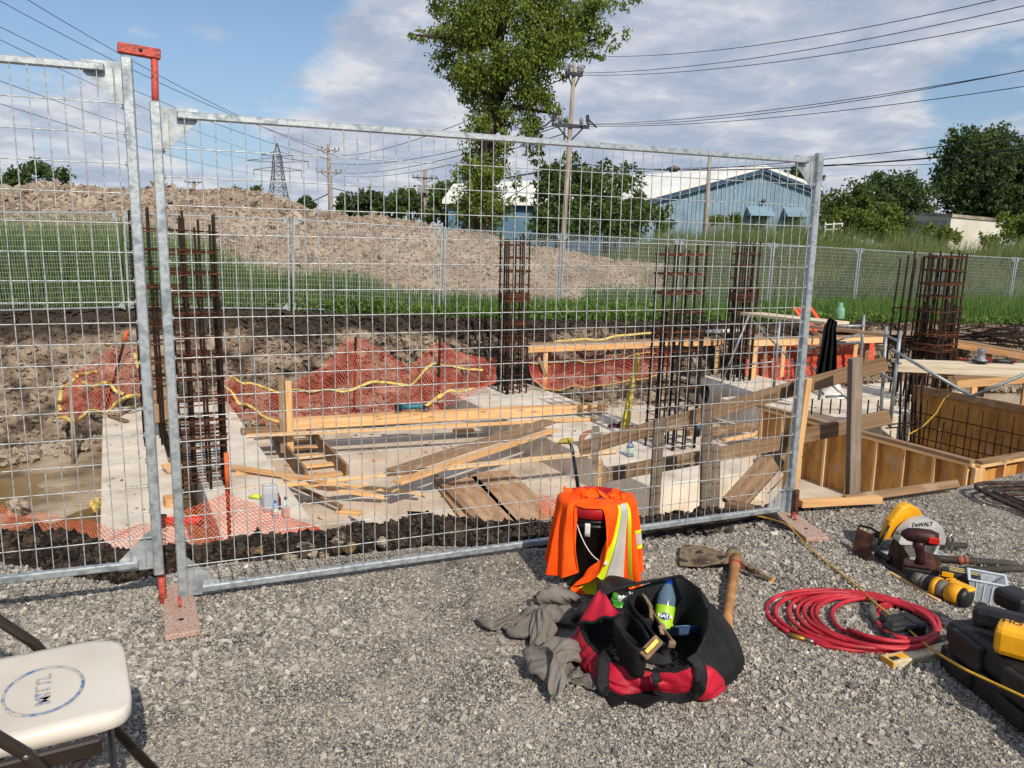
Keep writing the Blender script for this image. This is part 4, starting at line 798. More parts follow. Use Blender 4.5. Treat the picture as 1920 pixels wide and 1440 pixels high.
# lumber stack over the slab
def lay(x0, y0, x1, y1, z, wd, th, m, label, z1=None, up=(0, 0, 1), y0d=None): return board('timber_board', P(x0, y0, z), P(x1, y1, z if z1 is None else z1), wd, th, m, None, up, label, 'board', LG)
lay(452, 808, 535, 802, -1.36, .24, .04, M_woodo, 'wide grey plank end resting on the left footing under the lumber stack')
lay(462, 817, 1120, 785, -1.37, .09, .038, M_wood, 'lowest board of the long lumber stack')
lay(548, 797, 1138, 765, -1.30, .038, .14, M_wood, 'deep front board of the long lumber stack')
lay(548, 789, 1136, 760, -1.27, .09, .04, M_wood, 'flat top board of the long lumber stack')
lay(548, 785, 1100, 758, -1.265, .05, .04, M_wood, 'rear top board of the long lumber stack')
lay(640, 783, 930, 768, -1.24, .09, .03, M_wood, 'short loose board on top of the long lumber stack')
for xx, lab in ((531, 'taller upright stake at the left end of the lumber stack'), (544, 'shorter upright stake at the left end of the lumber stack')):
    q = P(xx, 812, -1.4); board('timber_stake', q + Vector((0, 0, -.3)), q + Vector((.0, 0, .86 if xx < 540 else .78)), .09, .04, M_woodo if xx < 540 else M_wood, None, (0, -1, 0), lab, 'stake', 'upright stakes')
lay(735, 885, 1030, 790, -1.32, .24, .04, M_woodo, 'wide weathered plank leaning across from the slab to the middle footing', -1.25, (-.25, -.3, .9))
lay(745, 905, 1038, 806, -1.40, .14, .038, M_wood, 'paler plank directly under the wide leaning plank', -1.30, (-.25, -.3, .9))
lay(440, 918, 1155, 845, -1.42, .09, .04, M_wood, 'longest thin board running from the left footing to the middle footing', -1.36)
lay(436, 876, 610, 902, -1.34, .09, .04, M_wood, 'upper of two boards crossing on the left footing', -1.36)
lay(442, 886, 720, 932, -1.38, .09, .04, M_wood, 'lower of two boards crossing on the left footing', -1.72)
lay(600, 905, 790, 925, -1.68, .06, .04, M_wood, 'narrow board lying on the slab beside the crossing boards')
lay(540, 905, 640, 950, -1.70, .05, .04, M_woodo, 'dark stake lying slantwise behind the plastic tub')
lay(632, 958, 678, 962, -1.79, .09, .04, M_wood, 'short offcut block on the slab right of the bottles')
lay(850, 808, 888, 806, -1.72, .12, .05, M_wood, 'small offcut under the long lumber stack')
lay(1098, 748, 1128, 742, -1.75, .2, .05, M_woodo, 'short board pile piece past the right end of the lumber stack')
lay(1290, 815, 1420, 798, -1.60, .09, .14, M_woodo, 'upper board between the middle footing and the formwork'); lay(1285, 842, 1325, 838, -1.68, .1, .1, M_wood, 'sunlit block end beside the widest rebar cage')
lay(1345, 828, 1430, 812, -1.68, .09, .05, M_wood, 'lower board between the middle footing and the formwork')
for (cx0, cy0, cx1, cy1, wd, lab, m) in ((852, 897, 925, 985, .62, 'plywood sheet lying on the slab, left one', M_plyg), (915, 885, 1010, 975, .6, 'plywood sheet lying on the slab, right one', M_plyg)):
    a = P(cx0, cy0, -1.78); c = P(cx1, cy1, -1.78); o = board('plywood_sheet', a, c, wd, .018, m, None, (0, 0, 1), lab, 'plywood'); 
lay(815, 893, 905, 985, -1.74, .09, .05, M_woodo, 'dark beam along the left edge of the plywood sheets')
# small open trough form
t = thing('trough_form', P(530, 870, -1.8), 'small open timber trough on the slab beside the left footing', 'timber form')
a, c = P(512, 822, -1.75), P(575, 905, -1.75); dd_ = (c - a).normalized(); nn_ = Vector((dd_.y, -dd_.x, 0))
for s in (0, .55): q = nn_ * -s * .0 + Vector((0, 0, 0)); board('side_board', a - nn_ * s * -1 if 0 else a + nn_ * -s + Vector((0, 0, .08)), c + nn_ * -s + Vector((0, 0, .08)), .04, .2, M_woodo, t)
for i in range(5): q = a.lerp(c, .1 + .2 * i); board('slat', q - nn_ * .02, q - nn_ * .53, .14, .03, M_wood, t)
for i, (x0, y0, x1, y1, z) in enumerate(((300, 790, 318, 940, -1.7), (296, 740, 304, 860, -1.45))):
    lay(x0, y0, x1, y1, z, .05, .04, M_wood, ['lower batten in the dark gap between the two left footings', 'upper batten in the dark gap between the two left footings'][i])
q = P(318, 948, -1.4); b = MB(); b.box(q + Vector((0, 0, .05)), (.1, .16, .1), Matrix.Rotation(.6, 3, 'Z'), .004); tag(b.build('wood_block', M_wood), 'small square wood block on the left footing between the front posts', 'wood block')
q = P(318, 885, -1.4); b = MB(); b.box(q + Vector((0, 0, .05)), (.12, .2, .03), Matrix.Rotation(.8, 3, 'Z') @ Matrix.Rotation(.3, 3, 'X'), .003); tag(b.build('wood_block', M_wood), 'tilted wood scrap above the square block between the front posts', 'wood block')
board('timber_board', D(286, 680, 11.2), D(300, 792, 10.7), .30, .04, M_woodo, None, (0, -1, .1), 'wide brown plank standing in the gap between the two front posts', 'board', LG)
for x0, y0, x1, y1, lab in ((206, 779, 238, 790, 'small offcut lying on the far end of the leftmost footing'), (214, 782, 262, 757, 'thin split stick propped on the far end of the leftmost footing')):
    lay(x0, y0, x1, y1, -1.37, .07, .03, M_woodo, lab)
# timber frames (work benches) beyond the footings
def bench(pts, legs, z, label, m=M_wood):
    t = thing('work_trestle', P(pts[0][0], pts[0][1], z), label, 'timber frame', 'timber frames'); a = P(pts[0][0], pts[0][1], z); c = P(pts[1][0], pts[1][1], z)
    board('top_rail', a, c, .09, .04, m, t); board('top_plank', a + Vector((0, .06, .05)), c + Vector((0, .06, .05)), .22, .04, M_woodo, t)
    board('top_rail', a + Vector((0, 0, -.10)), c + Vector((0, 0, -.10)), .04, .12, m, t)
    d = c - a
    for fx, dy, zb in legs: q = a + d * fx + Vector((0, dy, -.10)); board('leg', q, Vector((q.x, q.y, zb)), .09, .04, m if dy <= 0 else M_woodo, t, (0, -1, 0))
    return t
z = -.45
a = D(990, 651, 15.0); c = D(1358, 638, 17.4); 
def bench2(a, c, legs, label):
    t = thing('work_trestle', a, label, 'timber frame', 'timber frames'); board('top_plank', a + Vector((0, .12, .04)), c + Vector((0, .12, .04)), .24, .035, M_woodo, t); board('top_rail', a + Vector((0, 0, -.04)), c + Vector((0, 0, -.04)), .04, .13, M_wood, t)
    d = c - a
    for fx, dy, zb in legs: q = a + d * fx + Vector((0, dy, -.1)); board('leg', q, Vector((q.x, q.y, zb)), .09, .05, M_wood if dy < .1 else M_woodo, t, (0, -1, 0))
    return t
t = bench2(a, c, ((.08, .05, -1.42), (.10, .5, -1.42), (.97, .05, -1.4), (.88, .5, -1.4)), 'pale timber trestle frame behind the lumber stack, right of the narrow rebar cage')
board('brace', D(1010, 670, 15.2), D(1024, 705, 15.2), .06, .03, M_woodo, t, (0, -1, 0))
a = D(1402, 640, 16.8); c = D(1655, 634, 18.2); bench2(a, c, ((.06, .05, -1.4), (.16, .3, -1.4), (.26, .05, -1.4), (.42, .4, -1.4), (.62, .05, -1.4), (.80, .05, -1.4), (.93, .3, -1.4)), 'longer timber stud frame with orange netting behind it, behind the black cloth')
a = D(1778, 640, 16); c = D(1940, 668, 15.2); bench2(a, c, ((.2, .3, -1.4), (.6, .3, -1.4)), 'timber rail at right under the pile of loose rebar')
a = D(1795, 716, 12.6); c = D(1950, 704, 12.2); t = bench2(a, c, ((.22, .0, -1.5), (.45, .3, -1.5), (.85, .0, -1.5), (1.0, .3, -1.5)), 'low timber frame at right under the scaffold planks')
a = D(1776, 712, 13.2); c = D(1950, 716, 12.9); board('side_rail', a, c, .04, .12, M_woodo, t)
# orange fencing with square holes
M_orange = mat('orange_plastic', ['c23a1c', 'd64a25', 'e2572c'], scale=6, rough=.55)
M_onet = mat('red_orange_netting', ['a5402f', 'bd4f3b', 'cb614c'], scale=3, rough=.7)
M_neton = mat('bright_orange_netting', ['c74a2b', 'd85a36', 'e06b44'], scale=3, rough=.6)
M_yellow = mat('yellow_edge_rope', ['a8893a', 'c4aa58', 'd8c98e'], scale=30, rough=.7)
def strips(name, fn, nu, nv, w, m, parent=None, diamond=True, label=None, cat=None, world=True):
    """flat strands over the surface fn(s,t): diamonds or squares"""
    V = []; Fq = []
    def seg(s0, t0, s1, t1):
        k = 1; a = Vector(fn(s0, t0)); c = Vector(fn(s1, t1)); d = (c - a); L = d.length
        if L < 1e-6: return
        d /= L; up = Vector((0, -.8, .6)); sd_ = d.cross(up); sd_ = sd_.normalized() * w * .5; hh = d.cross(sd_).normalized() * w * .25; o = len(V); V.extend([a - sd_, a + sd_, c + sd_, c - sd_, a + hh, c + hh]); Fq.extend([(o, o + 1, o + 2, o + 3), (o, o + 4, o + 5, o + 3)])
    for i in range(nu):
        for j in range(nv):
            s0, s1, t0, t1 = i / nu, (i + 1) / nu, j / nv, (j + 1) / nv
            if diamond:
                if (i + j) % 2: seg(s0, t1, s1, t0)
                else: seg(s0, t0, s1, t1)
            else: seg(s0, t0, s1, t0); seg(s0, t0, s0, t1)
    off = np.array(parent.location) if parent is not None else 0
    o = rawmesh(name, np.array([tuple(v) for v in V]) - off, Fq, m, False, parent); return tag(o, label, cat) if label else o
def wallpt(px, py, dd, k=.3):     # point on the sloping cut, bulging a little
    return D(px, py, dd)
def drape(poly_top, poly_bot, d_top, d_bot, amp=.12, seed=0, fr=5):
    xt_ = np.array(poly_top, float); xb_ = np.array(poly_bot, float)
    def fn(s, t):
        k = len(xt_) - 1; i = min(int(s * k), k - 1); f = s * k - i; a = xt_[i] * (1 - f) + xt_[i + 1] * f
        k2 = len(xb_) - 1; i2 = min(int(s * k2), k2 - 1); f2 = s * k2 - i2; c = xb_[i2] * (1 - f2) + xb_[i2 + 1] * f2
        q = a * (1 - t) + c * t; dd = (d_top[0] * (1 - s) + d_top[1] * s) * (1 - t) + (d_bot[0] * (1 - s) + d_bot[1] * s) * t; nz = float(fbm(np.array(s * fr + seed), np.array(t * 3.1 + seed), 2)); nz2 = float(fbm(np.array(s * fr + seed + 9), np.array(t * 3 + seed), 2))
        p = D(q[0], q[1], dd - amp * 1.3 * abs(nz) - amp * t * (1 - t)); p.z += nz2 * amp * .3; return p
    return fn
def net(name, label, top, bot, dt, db, nu, nv, w, m, ropes=(), amp=.15, seed=0, rr_=.028, fr=5, under=True):
    fn = drape(top, bot, dt, db, amp, seed, fr); c = Vector(fn(.5, .5)); t = thing(name, c, label, 'netting', 'safety netting in the pit')
    strips('mesh', fn, nu, nv, w, m, t)
    if under and m is M_onet and w == .014: fn2 = drape(top, bot, (dt[0] + .12, dt[1] + .12), (db[0] + .12, db[1] + .12), amp * 1.3, seed + 5, fr); strips('rear_fold', fn2, int(nu * .5), int(nv * .6), w, m, t)
    for rp in ropes:
        rp = [tuple(np.interp(k / 40 * (len(rp) - 1), range(len(rp)), [q_[a_] for q_ in rp]) for a_ in (0, 1)) for k in range(41)]; kk = np.convolve(np.pad([q_[1] for q_ in rp], 4, 'edge'), np.ones(9) / 9, 'valid'); rp = [(q_[0], float(v_)) for q_, v_ in zip(rp, kk)]
        b = MB(); b.tube([Vector(fn(s, tt)) + Vector((0, -.04, .02)) for s, tt in rp], rr_ * .9, 6, flat=.35); b.build('edge_band', M_yellow, t)
    return t
ln = lambda t0, t1, n=14, s0=0, s1=1, wv=0: [(s0 + (s1 - s0) * i / (n - 1), t0 + (t1 - t0) * i / (n - 1) + wv * math.sin(i * 1.1)) for i in range(n)]
net('safety_net', 'crumpled red orange netting with yellow bands heaped left of the front posts', [(118, 720), (150, 682), (215, 650), (285, 655)], [(108, 782), (160, 785), (215, 766), (290, 745)], (12.6, 13.6), (11.8, 12.4), 64, 24, .0075, M_onet,
    (ln(.98, .96, 12), ln(.05, .3, 10, .0, .5, .05), ln(.35, .8, 8, .35, .75, .08), ln(.1, .9, 8, .85, .98, .05), [(.02, .1), (.0, .5), (.06, .95)]), .35, 1, .035)
net('safety_net', 'red orange netting with two yellow bands between the left rebar cage and the upright stakes', [(410, 700), (470, 716), (535, 735)], [(400, 745), (450, 790), (530, 800)], (13.8, 14.0), (12.6, 12.6), 44, 22, .0075, M_onet, (ln(.03, .05, 12), ln(.3, .95, 12)), .25, 2, .03)
net('safety_net', 'broad red orange netting draped down the clay in the middle with yellow bands', [(540, 726), (600, 692), (650, 636), (690, 640), (770, 684), (815, 640), (850, 652), (930, 672)], [(540, 785), (640, 788), (740, 786), (830, 770), (930, 722)], (14.4, 15.6), (13.2, 14.4), 140, 34, .0075, M_onet,
    ([(0, .15), (.1, .3), (.2, .62), (.27, .70), (.34, .62), (.45, .48), (.55, .42), (.65, .36), (.75, .30), (.85, .38), (.95, .5)], ln(1.0, .8, 10, .42, .75), [(.7, .85), (.8, .8), (.9, .9)]), .28, 3, .032, 9)
net('safety_net', 'red orange netting with a yellow band in shade under the timber trestle frame', [(985, 668), (1050, 652), (1150, 642), (1260, 636)], [(1000, 722), (1050, 734), (1140, 725), (1260, 700)], (15.6, 17.2), (14.9, 16.2), 100, 28, .0075, M_onet, (ln(.35, .4, 14, .0, .9, .03), ln(1, .97, 12), ln(-.1, -.15, 12, .0, .9, .03)), .28, 4, .03, 7)
net('safety_net', 'bright orange safety netting hanging behind the longer stud frame', [(1396, 648), (1500, 645), (1640, 645)], [(1396, 735), (1500, 722), (1640, 700)], (17.4, 18.8), (17.2, 18.4), 110, 34, .015, M_orange, (), .1, 5, under=True)
net('safety_net', 'red orange netting along the pit wall at right below the loose rebar', [(1770, 668), (1850, 675), (1960, 690)], [(1770, 694), (1850, 700), (1960, 712)], (16.5, 16), (15.6, 15), 60, 12, .014, M_onet, (), .2, 6)
# thin netting at the near lip
fn_ = lambda s, t: (lambda q: Vector((q.x, q.y + .03 * math.sin(s * 17), q.z + .02 * math.sin(s * 23 + t * 5))))(D(-40 + s * 355, (948 + 52 * s - 30 * max(0, s - .75)) * (1 - t) + (1000 + 45 * s) * t, 4.35 - t * .42))
t = thing('safety_net', fn_(.5, .5), 'fine orange diamond netting slack along the near pit lip at far left', 'netting', 'safety netting in the pit'); strips('mesh', fn_, 74, 14, .004, M_neton, t)
def fn2_(s, t):
    tx = np.interp(s, [0, .3, .42, .5, .7, 1], [300, 400, 425, 440, 530, 600]); ty = np.interp(s, [0, .3, .42, .5, .7, 1], [972, 935, 922, 930, 965, 990]); bx = 296 + s * 300; by = 1040 - s * 42
    return D(tx * (1 - t) + bx * t, ty * (1 - t) + by * t, 4.45 - .5 * t)
t = thing('safety_net', fn2_(.5, .5), 'fine orange diamond netting peaking at the red tipped stake beside the bottles', 'netting', 'safety netting in the pit'); strips('mesh', fn2_, 62, 20, .004, M_neton, t)
def fn3_(s, t): return D(1010 + 60 * s, (925 + 15 * s) * (1 - t) + (965 + 10 * s) * t, 4.6 - .3 * t)
t = thing('safety_net', fn3_(.5, .5), 'scrap of fine orange netting left of the bucket', 'netting', 'safety netting in the pit'); strips('mesh', fn3_, 14, 10, .005, M_neton, t)
M_or = mat('orange_spray_paint', ['c2542a', 'd2683a'], scale=8, rough=.7)
def stake(x0, y0, x1, y1, dd, r, m, label, tip=None, nm='steel_stake'):
    a = D(x0, y0, dd); c = D(x1, y1, dd); t = thing(nm, (a.x, a.y, a.z - .1), label, 'stake'); b = MB(); b.tube([a + (a - c).normalized() * .12, c], r, 8); b.build('shaft', m, t)
    if tip: k = a.lerp(c, tip); b = MB(); b.tube([k, c + (c - a).normalized() * .004], r * 1.25, 8); b.build('painted_tip', M_or, t)
stake(430, 1000, 424, 850, 4.5, .011, M_rebar, 'orange topped stake beside the left rebar cage, holding the netting', .5)
stake(200, 765, 238, 620, 12.6, .022, M_rebar, 'orange tipped bar leaning in the crumpled netting at left', .85)
for x, y0, y1, lab in ((667, 762, 632, 'dark stake holding the middle netting, left one'), (825, 740, 622, 'dark stake holding the middle netting, right one'), (1042, 735, 610, 'thin dark stake behind the timber trestle frame')): stake(x - 3, y0, x, y1, 14.6 if x < 1000 else 16.4, .025, M_rebar, lab)
stake(137, 866, 132, 705, 11.2, .022, mat('muddy_pipe', ['8a7a66', 'a39581'], scale=6, rough=.9), 'mud coated thin pipe standing in the puddle at left')
# scaffold
M_scaf = mat('scaffold_tube', ['6d7478', '858c90', '9aa0a3'], scale=9, rough=.5, metal=.4)
M_plank = mat('bleached_plank', ['b3a48c', 'c9bba2', 'd6cab4'], scale=2, rough=.85, stretch=(.7, 10, 10), bump=.2, bscale=8, detail=6)
t = thing('scaffold', D(1615, 830, 10.5), 'galvanised tube scaffold frames with braces behind the formwork', 'scaffold')
def st(x0, y0, d0, x1, y1, d1, r=.024, nm='tube'): b = MB(); b.tube([D(x0, y0, d0), D(x1, y1, d1)], r, 8); b.build(nm, M_scaf, t)
st(1668, 800, 10.0, 1688, 622, 10.0); st(1648, 835, 11.5, 1662, 612, 11.5); st(1612, 700, 13, 1620, 590, 13); st(1352, 720, 13.5, 1405, 590, 13.5, .018); st(1450, 735, 13, 1462, 602, 13)
st(1672, 655, 10, 1820, 742, 9.4, .02, 'brace'); st(1920, 702, 9.2, 1820, 744, 9.4, .02, 'brace'); st(1565, 612, 13, 1622, 611, 13); st(1560, 642, 13, 1616, 642, 13); st(1512, 655, 13, 1616, 625, 13, .016, 'brace'); st(1510, 678, 12.6, 1612, 768, 11.6, .016, 'brace')
st(1410, 600, 13.5, 1545, 740, 12.5, .016, 'brace'); st(1352, 690, 13.5, 1450, 678, 13, .016); st(1645, 760, 11.4, 1672, 780, 10.2, .016); st(1660, 628, 11.5, 1684, 640, 10, .016); st(1648, 700, 11.4, 1676, 712, 10.1, .016)
st(1535, 750, 12.2, 1545, 700, 12.2, .02); st(1548, 744, 12.2, 1585, 742, 12.2, .02)
def plank(x0, y0, d0, x1, y1, d1, wd, label, th=.05, m=None): return board('scaffold_plank', D(x0, y0, d0), D(x1, y1, d1), wd, th, m or M_plank, None, (0, 0, 1), label, 'plank', 'scaffold planks')
plank(1682, 680, 11.6, 1960, 690, 11.2, .5, 'wide bleached plank at right carrying the grinder'); plank(1682, 690, 11.2, 1960, 704, 10.8, .06, 'aluminium edged plank in front of the wide one', .1)
plank(1408, 588, 15.5, 1570, 606, 13.2, .5, 'grey plank deck high behind the tall front fence post'); plank(1520, 612, 13.2, 1660, 628, 12.4, .14, 'narrow dark plank behind the black cloth', m=M_woodo)
# cloth hung on the scaffold
M_bcloth = mat('black_cloth', ['0d0e11', '16181c'], scale=6, rough=.9, spec=.2)
def clothfn(s, t):
    xl = np.interp(t, [0, .12, .5, 1], [1554, 1546, 1539, 1529]); xr = np.interp(t, [0, .05, .2, .5, 1], [1562, 1570, 1567, 1569, 1569]); x = xl + (xr - xl) * s
    y = np.interp(t, [0, 1], [596 + 4 * abs(s - .3), 706 - s * 10]); return D(x, y, 12.2 - .07 * math.sin(s * 19 + t * 2) * (.3 + t) - .05 * s)
b = MB(); b.grid(clothfn, 30, 20); tag(b.build('hanging_cloth', M_bcloth, None, solid=.01), 'black cloth hanging from the scaffold beside the tall front fence post', 'cloth')
# orange ladder-like barrier and small things behind
t = thing('orange_barrier', D(1520, 620, 18), 'orange and yellow folding barrier leaning behind the high plank deck', 'barrier')
for x0, y0, x1, y1, m in ((1517, 574, 1558, 630, M_orange), (1488, 576, 1520, 620, M_or), (1498, 578, 1532, 622, M_orange)): board('rail', D(x0, y0, 18), D(x1, y1, 17.6), .07, .05, m, t, (0, -1, 0))
q = D(1574, 598, 17.5); b = MB(); b.lathe([(.09, 0), (.1, .02), (.1, .22), (.05, .3), (.05, .36), (0, .36)], q, 14); tag(b.build('green_canister', mat('pale_green', ['5f8f72', '7ba88a'], rough=.5)), 'pale green canister on the bank behind the black cloth', 'canister')
# yellow spirit levels, saw, etc.
M_lvl = mat('yellow_level', ['a8962f', 'bfae3f'], scale=6, rough=.5)
for x0, y0, x1, y1, dd, lab in ((1166, 806, 1197, 662, 12.0, 'left of two long yellow levels leaning by the widest rebar cage'), (1176, 800, 1196, 664, 11.8, 'right of two long yellow levels leaning by the widest rebar cage')):
    board('spirit_level', D(x0, y0, dd), D(x1, y1, dd + .25), .06, .03, M_lvl, None, (0, -1, 0), lab, 'spirit level', 'long yellow levels')
# rebar pile at right on the bank
rr = random.Random(9); t0 = []
for i in range(34):
    x0 = rr.uniform(1770, 1850); y0 = rr.uniform(618, 648); a = D(x0, y0, 17 + rr.uniform(-.5, .5)); c = D(x0 + rr.uniform(90, 150), y0 + rr.uniform(-6, 22), 16.4 + rr.uniform(-.5, .5)); b = MB(); b.tube([a, (a + c) / 2 + Vector((0, 0, rr.uniform(-.06, .1))), c], .013, 5)
    o = b.build('loose_rebar', M_rebar); tag(o, 'dark bar in the loose rebar pile on the bank at far right', 'rebar', 'loose rebar pile')
for i, (x0, y0, x1, y1) in enumerate(((1640, 648, 1770, 660), (1655, 797, 1740, 790), (1660, 803, 1742, 797), (1640, 700, 1800, 690))):
    b = MB(); dd = [14, 11.3, 11.2, 12.8][i]; b.tube([D(x0, y0, dd), D(x1, y1, dd - .1)], .012, 5); tag(b.build('loose_rebar', M_rebar), ['long bar lying across behind the scaffold post', 'rear bar lying on the formwork beside the thick bars', 'front bar lying on the formwork beside the thick bars', 'bar crossing under the scaffold planks'][i], 'rebar')
for i in range(5):
    x = 1688 + i * 9 + rr.uniform(-2, 2); b = MB(); b.tube([D(x, 832, 12.5), D(x + 4 + i, 690, 12.6)], .02, 6); tag(b.build('standing_rebar', M_rebar), 'thick dark bar standing between the scaffold post and the formwork', 'rebar', 'standing bars by the formwork')
# rocks at the pit lip
M_rock = mat('pale_rock', ['4a4036', '7a6c5c', '9a8d7c', 'a99c8b'], scale=16, rough=.95, bump=.6, bscale=22)
def rock(x, y, r, z, label, m=None, seed=0, sq=(1, .8, .8)):
    c = P(x, y, z); rs_ = np.random.RandomState(seed); b = MB(); n, k = 12, 8
    def fnr(u_, v_):
        th = u_ * 6.28318; ph = v_ * math.pi; d = Vector((math.sin(ph) * math.cos(th), math.sin(ph) * math.sin(th), math.cos(ph))); k_ = 1 + .7 * float(fbm(np.array(d.x * 1.7 + seed * 3), np.array(d.y * 1.7 + d.z * 2.1 + seed), 4)); return c + Vector((d.x * sq[0], d.y * sq[1], d.z * sq[2])) * r * k_
    b.grid(fnr, 22, 14, False, True); tag(b.build('rock', m or M_rock), label, 'rock', 'rocks along the pit lip')
rock(631, 1010, .042, .0, 'largest pale rock at the pit lip under the front fence', seed=1); rock(655, 1028, .03, .01, 'ochre rock right of the largest lip rock', mat('ochre_rock', ['5f4c30', '8a7048'], scale=9, rough=.95), 2)
rock(718, 1016, .028, .01, 'small pale rock alone in the black soil', seed=3); rock(570, 1024, .030, -.02, 'flat rock left of the largest lip rock', seed=4, sq=(1.4, .8, .6)); rock(587, 1040, .022, -.02, 'low brown rock just in front of the flat one', seed=5); rock(544, 1048, .03, -.02, 'crumbly tan rock nearest the fence rail', seed=6, sq=(1.2, .8, .6)); rock(608, 1042, .022, -.02, 'tan rock below the largest lip rock', seed=7)
rock(486, 1032, .022, .01, 'small ochre rock in the black soil left of the others', MATS['ochre_rock'], 8); rock(33, 955, .11, -1.2, 'pale boulder above the orange netting at the left edge', seed=9); rock(180, 948, .07, -1.75, 'yellowish foam lump beside the leftmost footing', M_yellow, 10, (.8, 1, 1.2)); rock(620, 1000, .03, .04, 'dark rock behind the largest lip rock', M_clod, 11)

rq = np.random.RandomState(31); n = 420; u_ = rq.uniform(1.8, 8.5, n); v_ = rq.uniform(6.8, 12.8, n); pp = np.array([tuple(S(a, c, -1.80)) for a, c in zip(u_, v_)])
chips('wood_scraps', pp, .02 + .09 * rq.rand(n) ** 4, mat('scrap_wood', ['8a6b4a', 'c9a678', 'dcc39a', '5c5148'], scale=10, island=.8), flat=.12, seed=41, label='splinters and sawdust scraps littering the pit slab', cat='debris')
n = 160; pp = np.array([tuple(S(a, c, -1.393)) for a, c in zip(rq.choice([rq.uniform(0, .5), 1.2, 6.2, 7.0, 11.5], n) + rq.uniform(-.35, .35, n), rq.uniform(7.5, 13.5, n))])
chips('grit', pp, .012 + .03 * rq.rand(n) ** 3, M_clay, flat=.5, seed=42, label='crumbs of clay and grit fallen on the concrete footings', cat='debris')
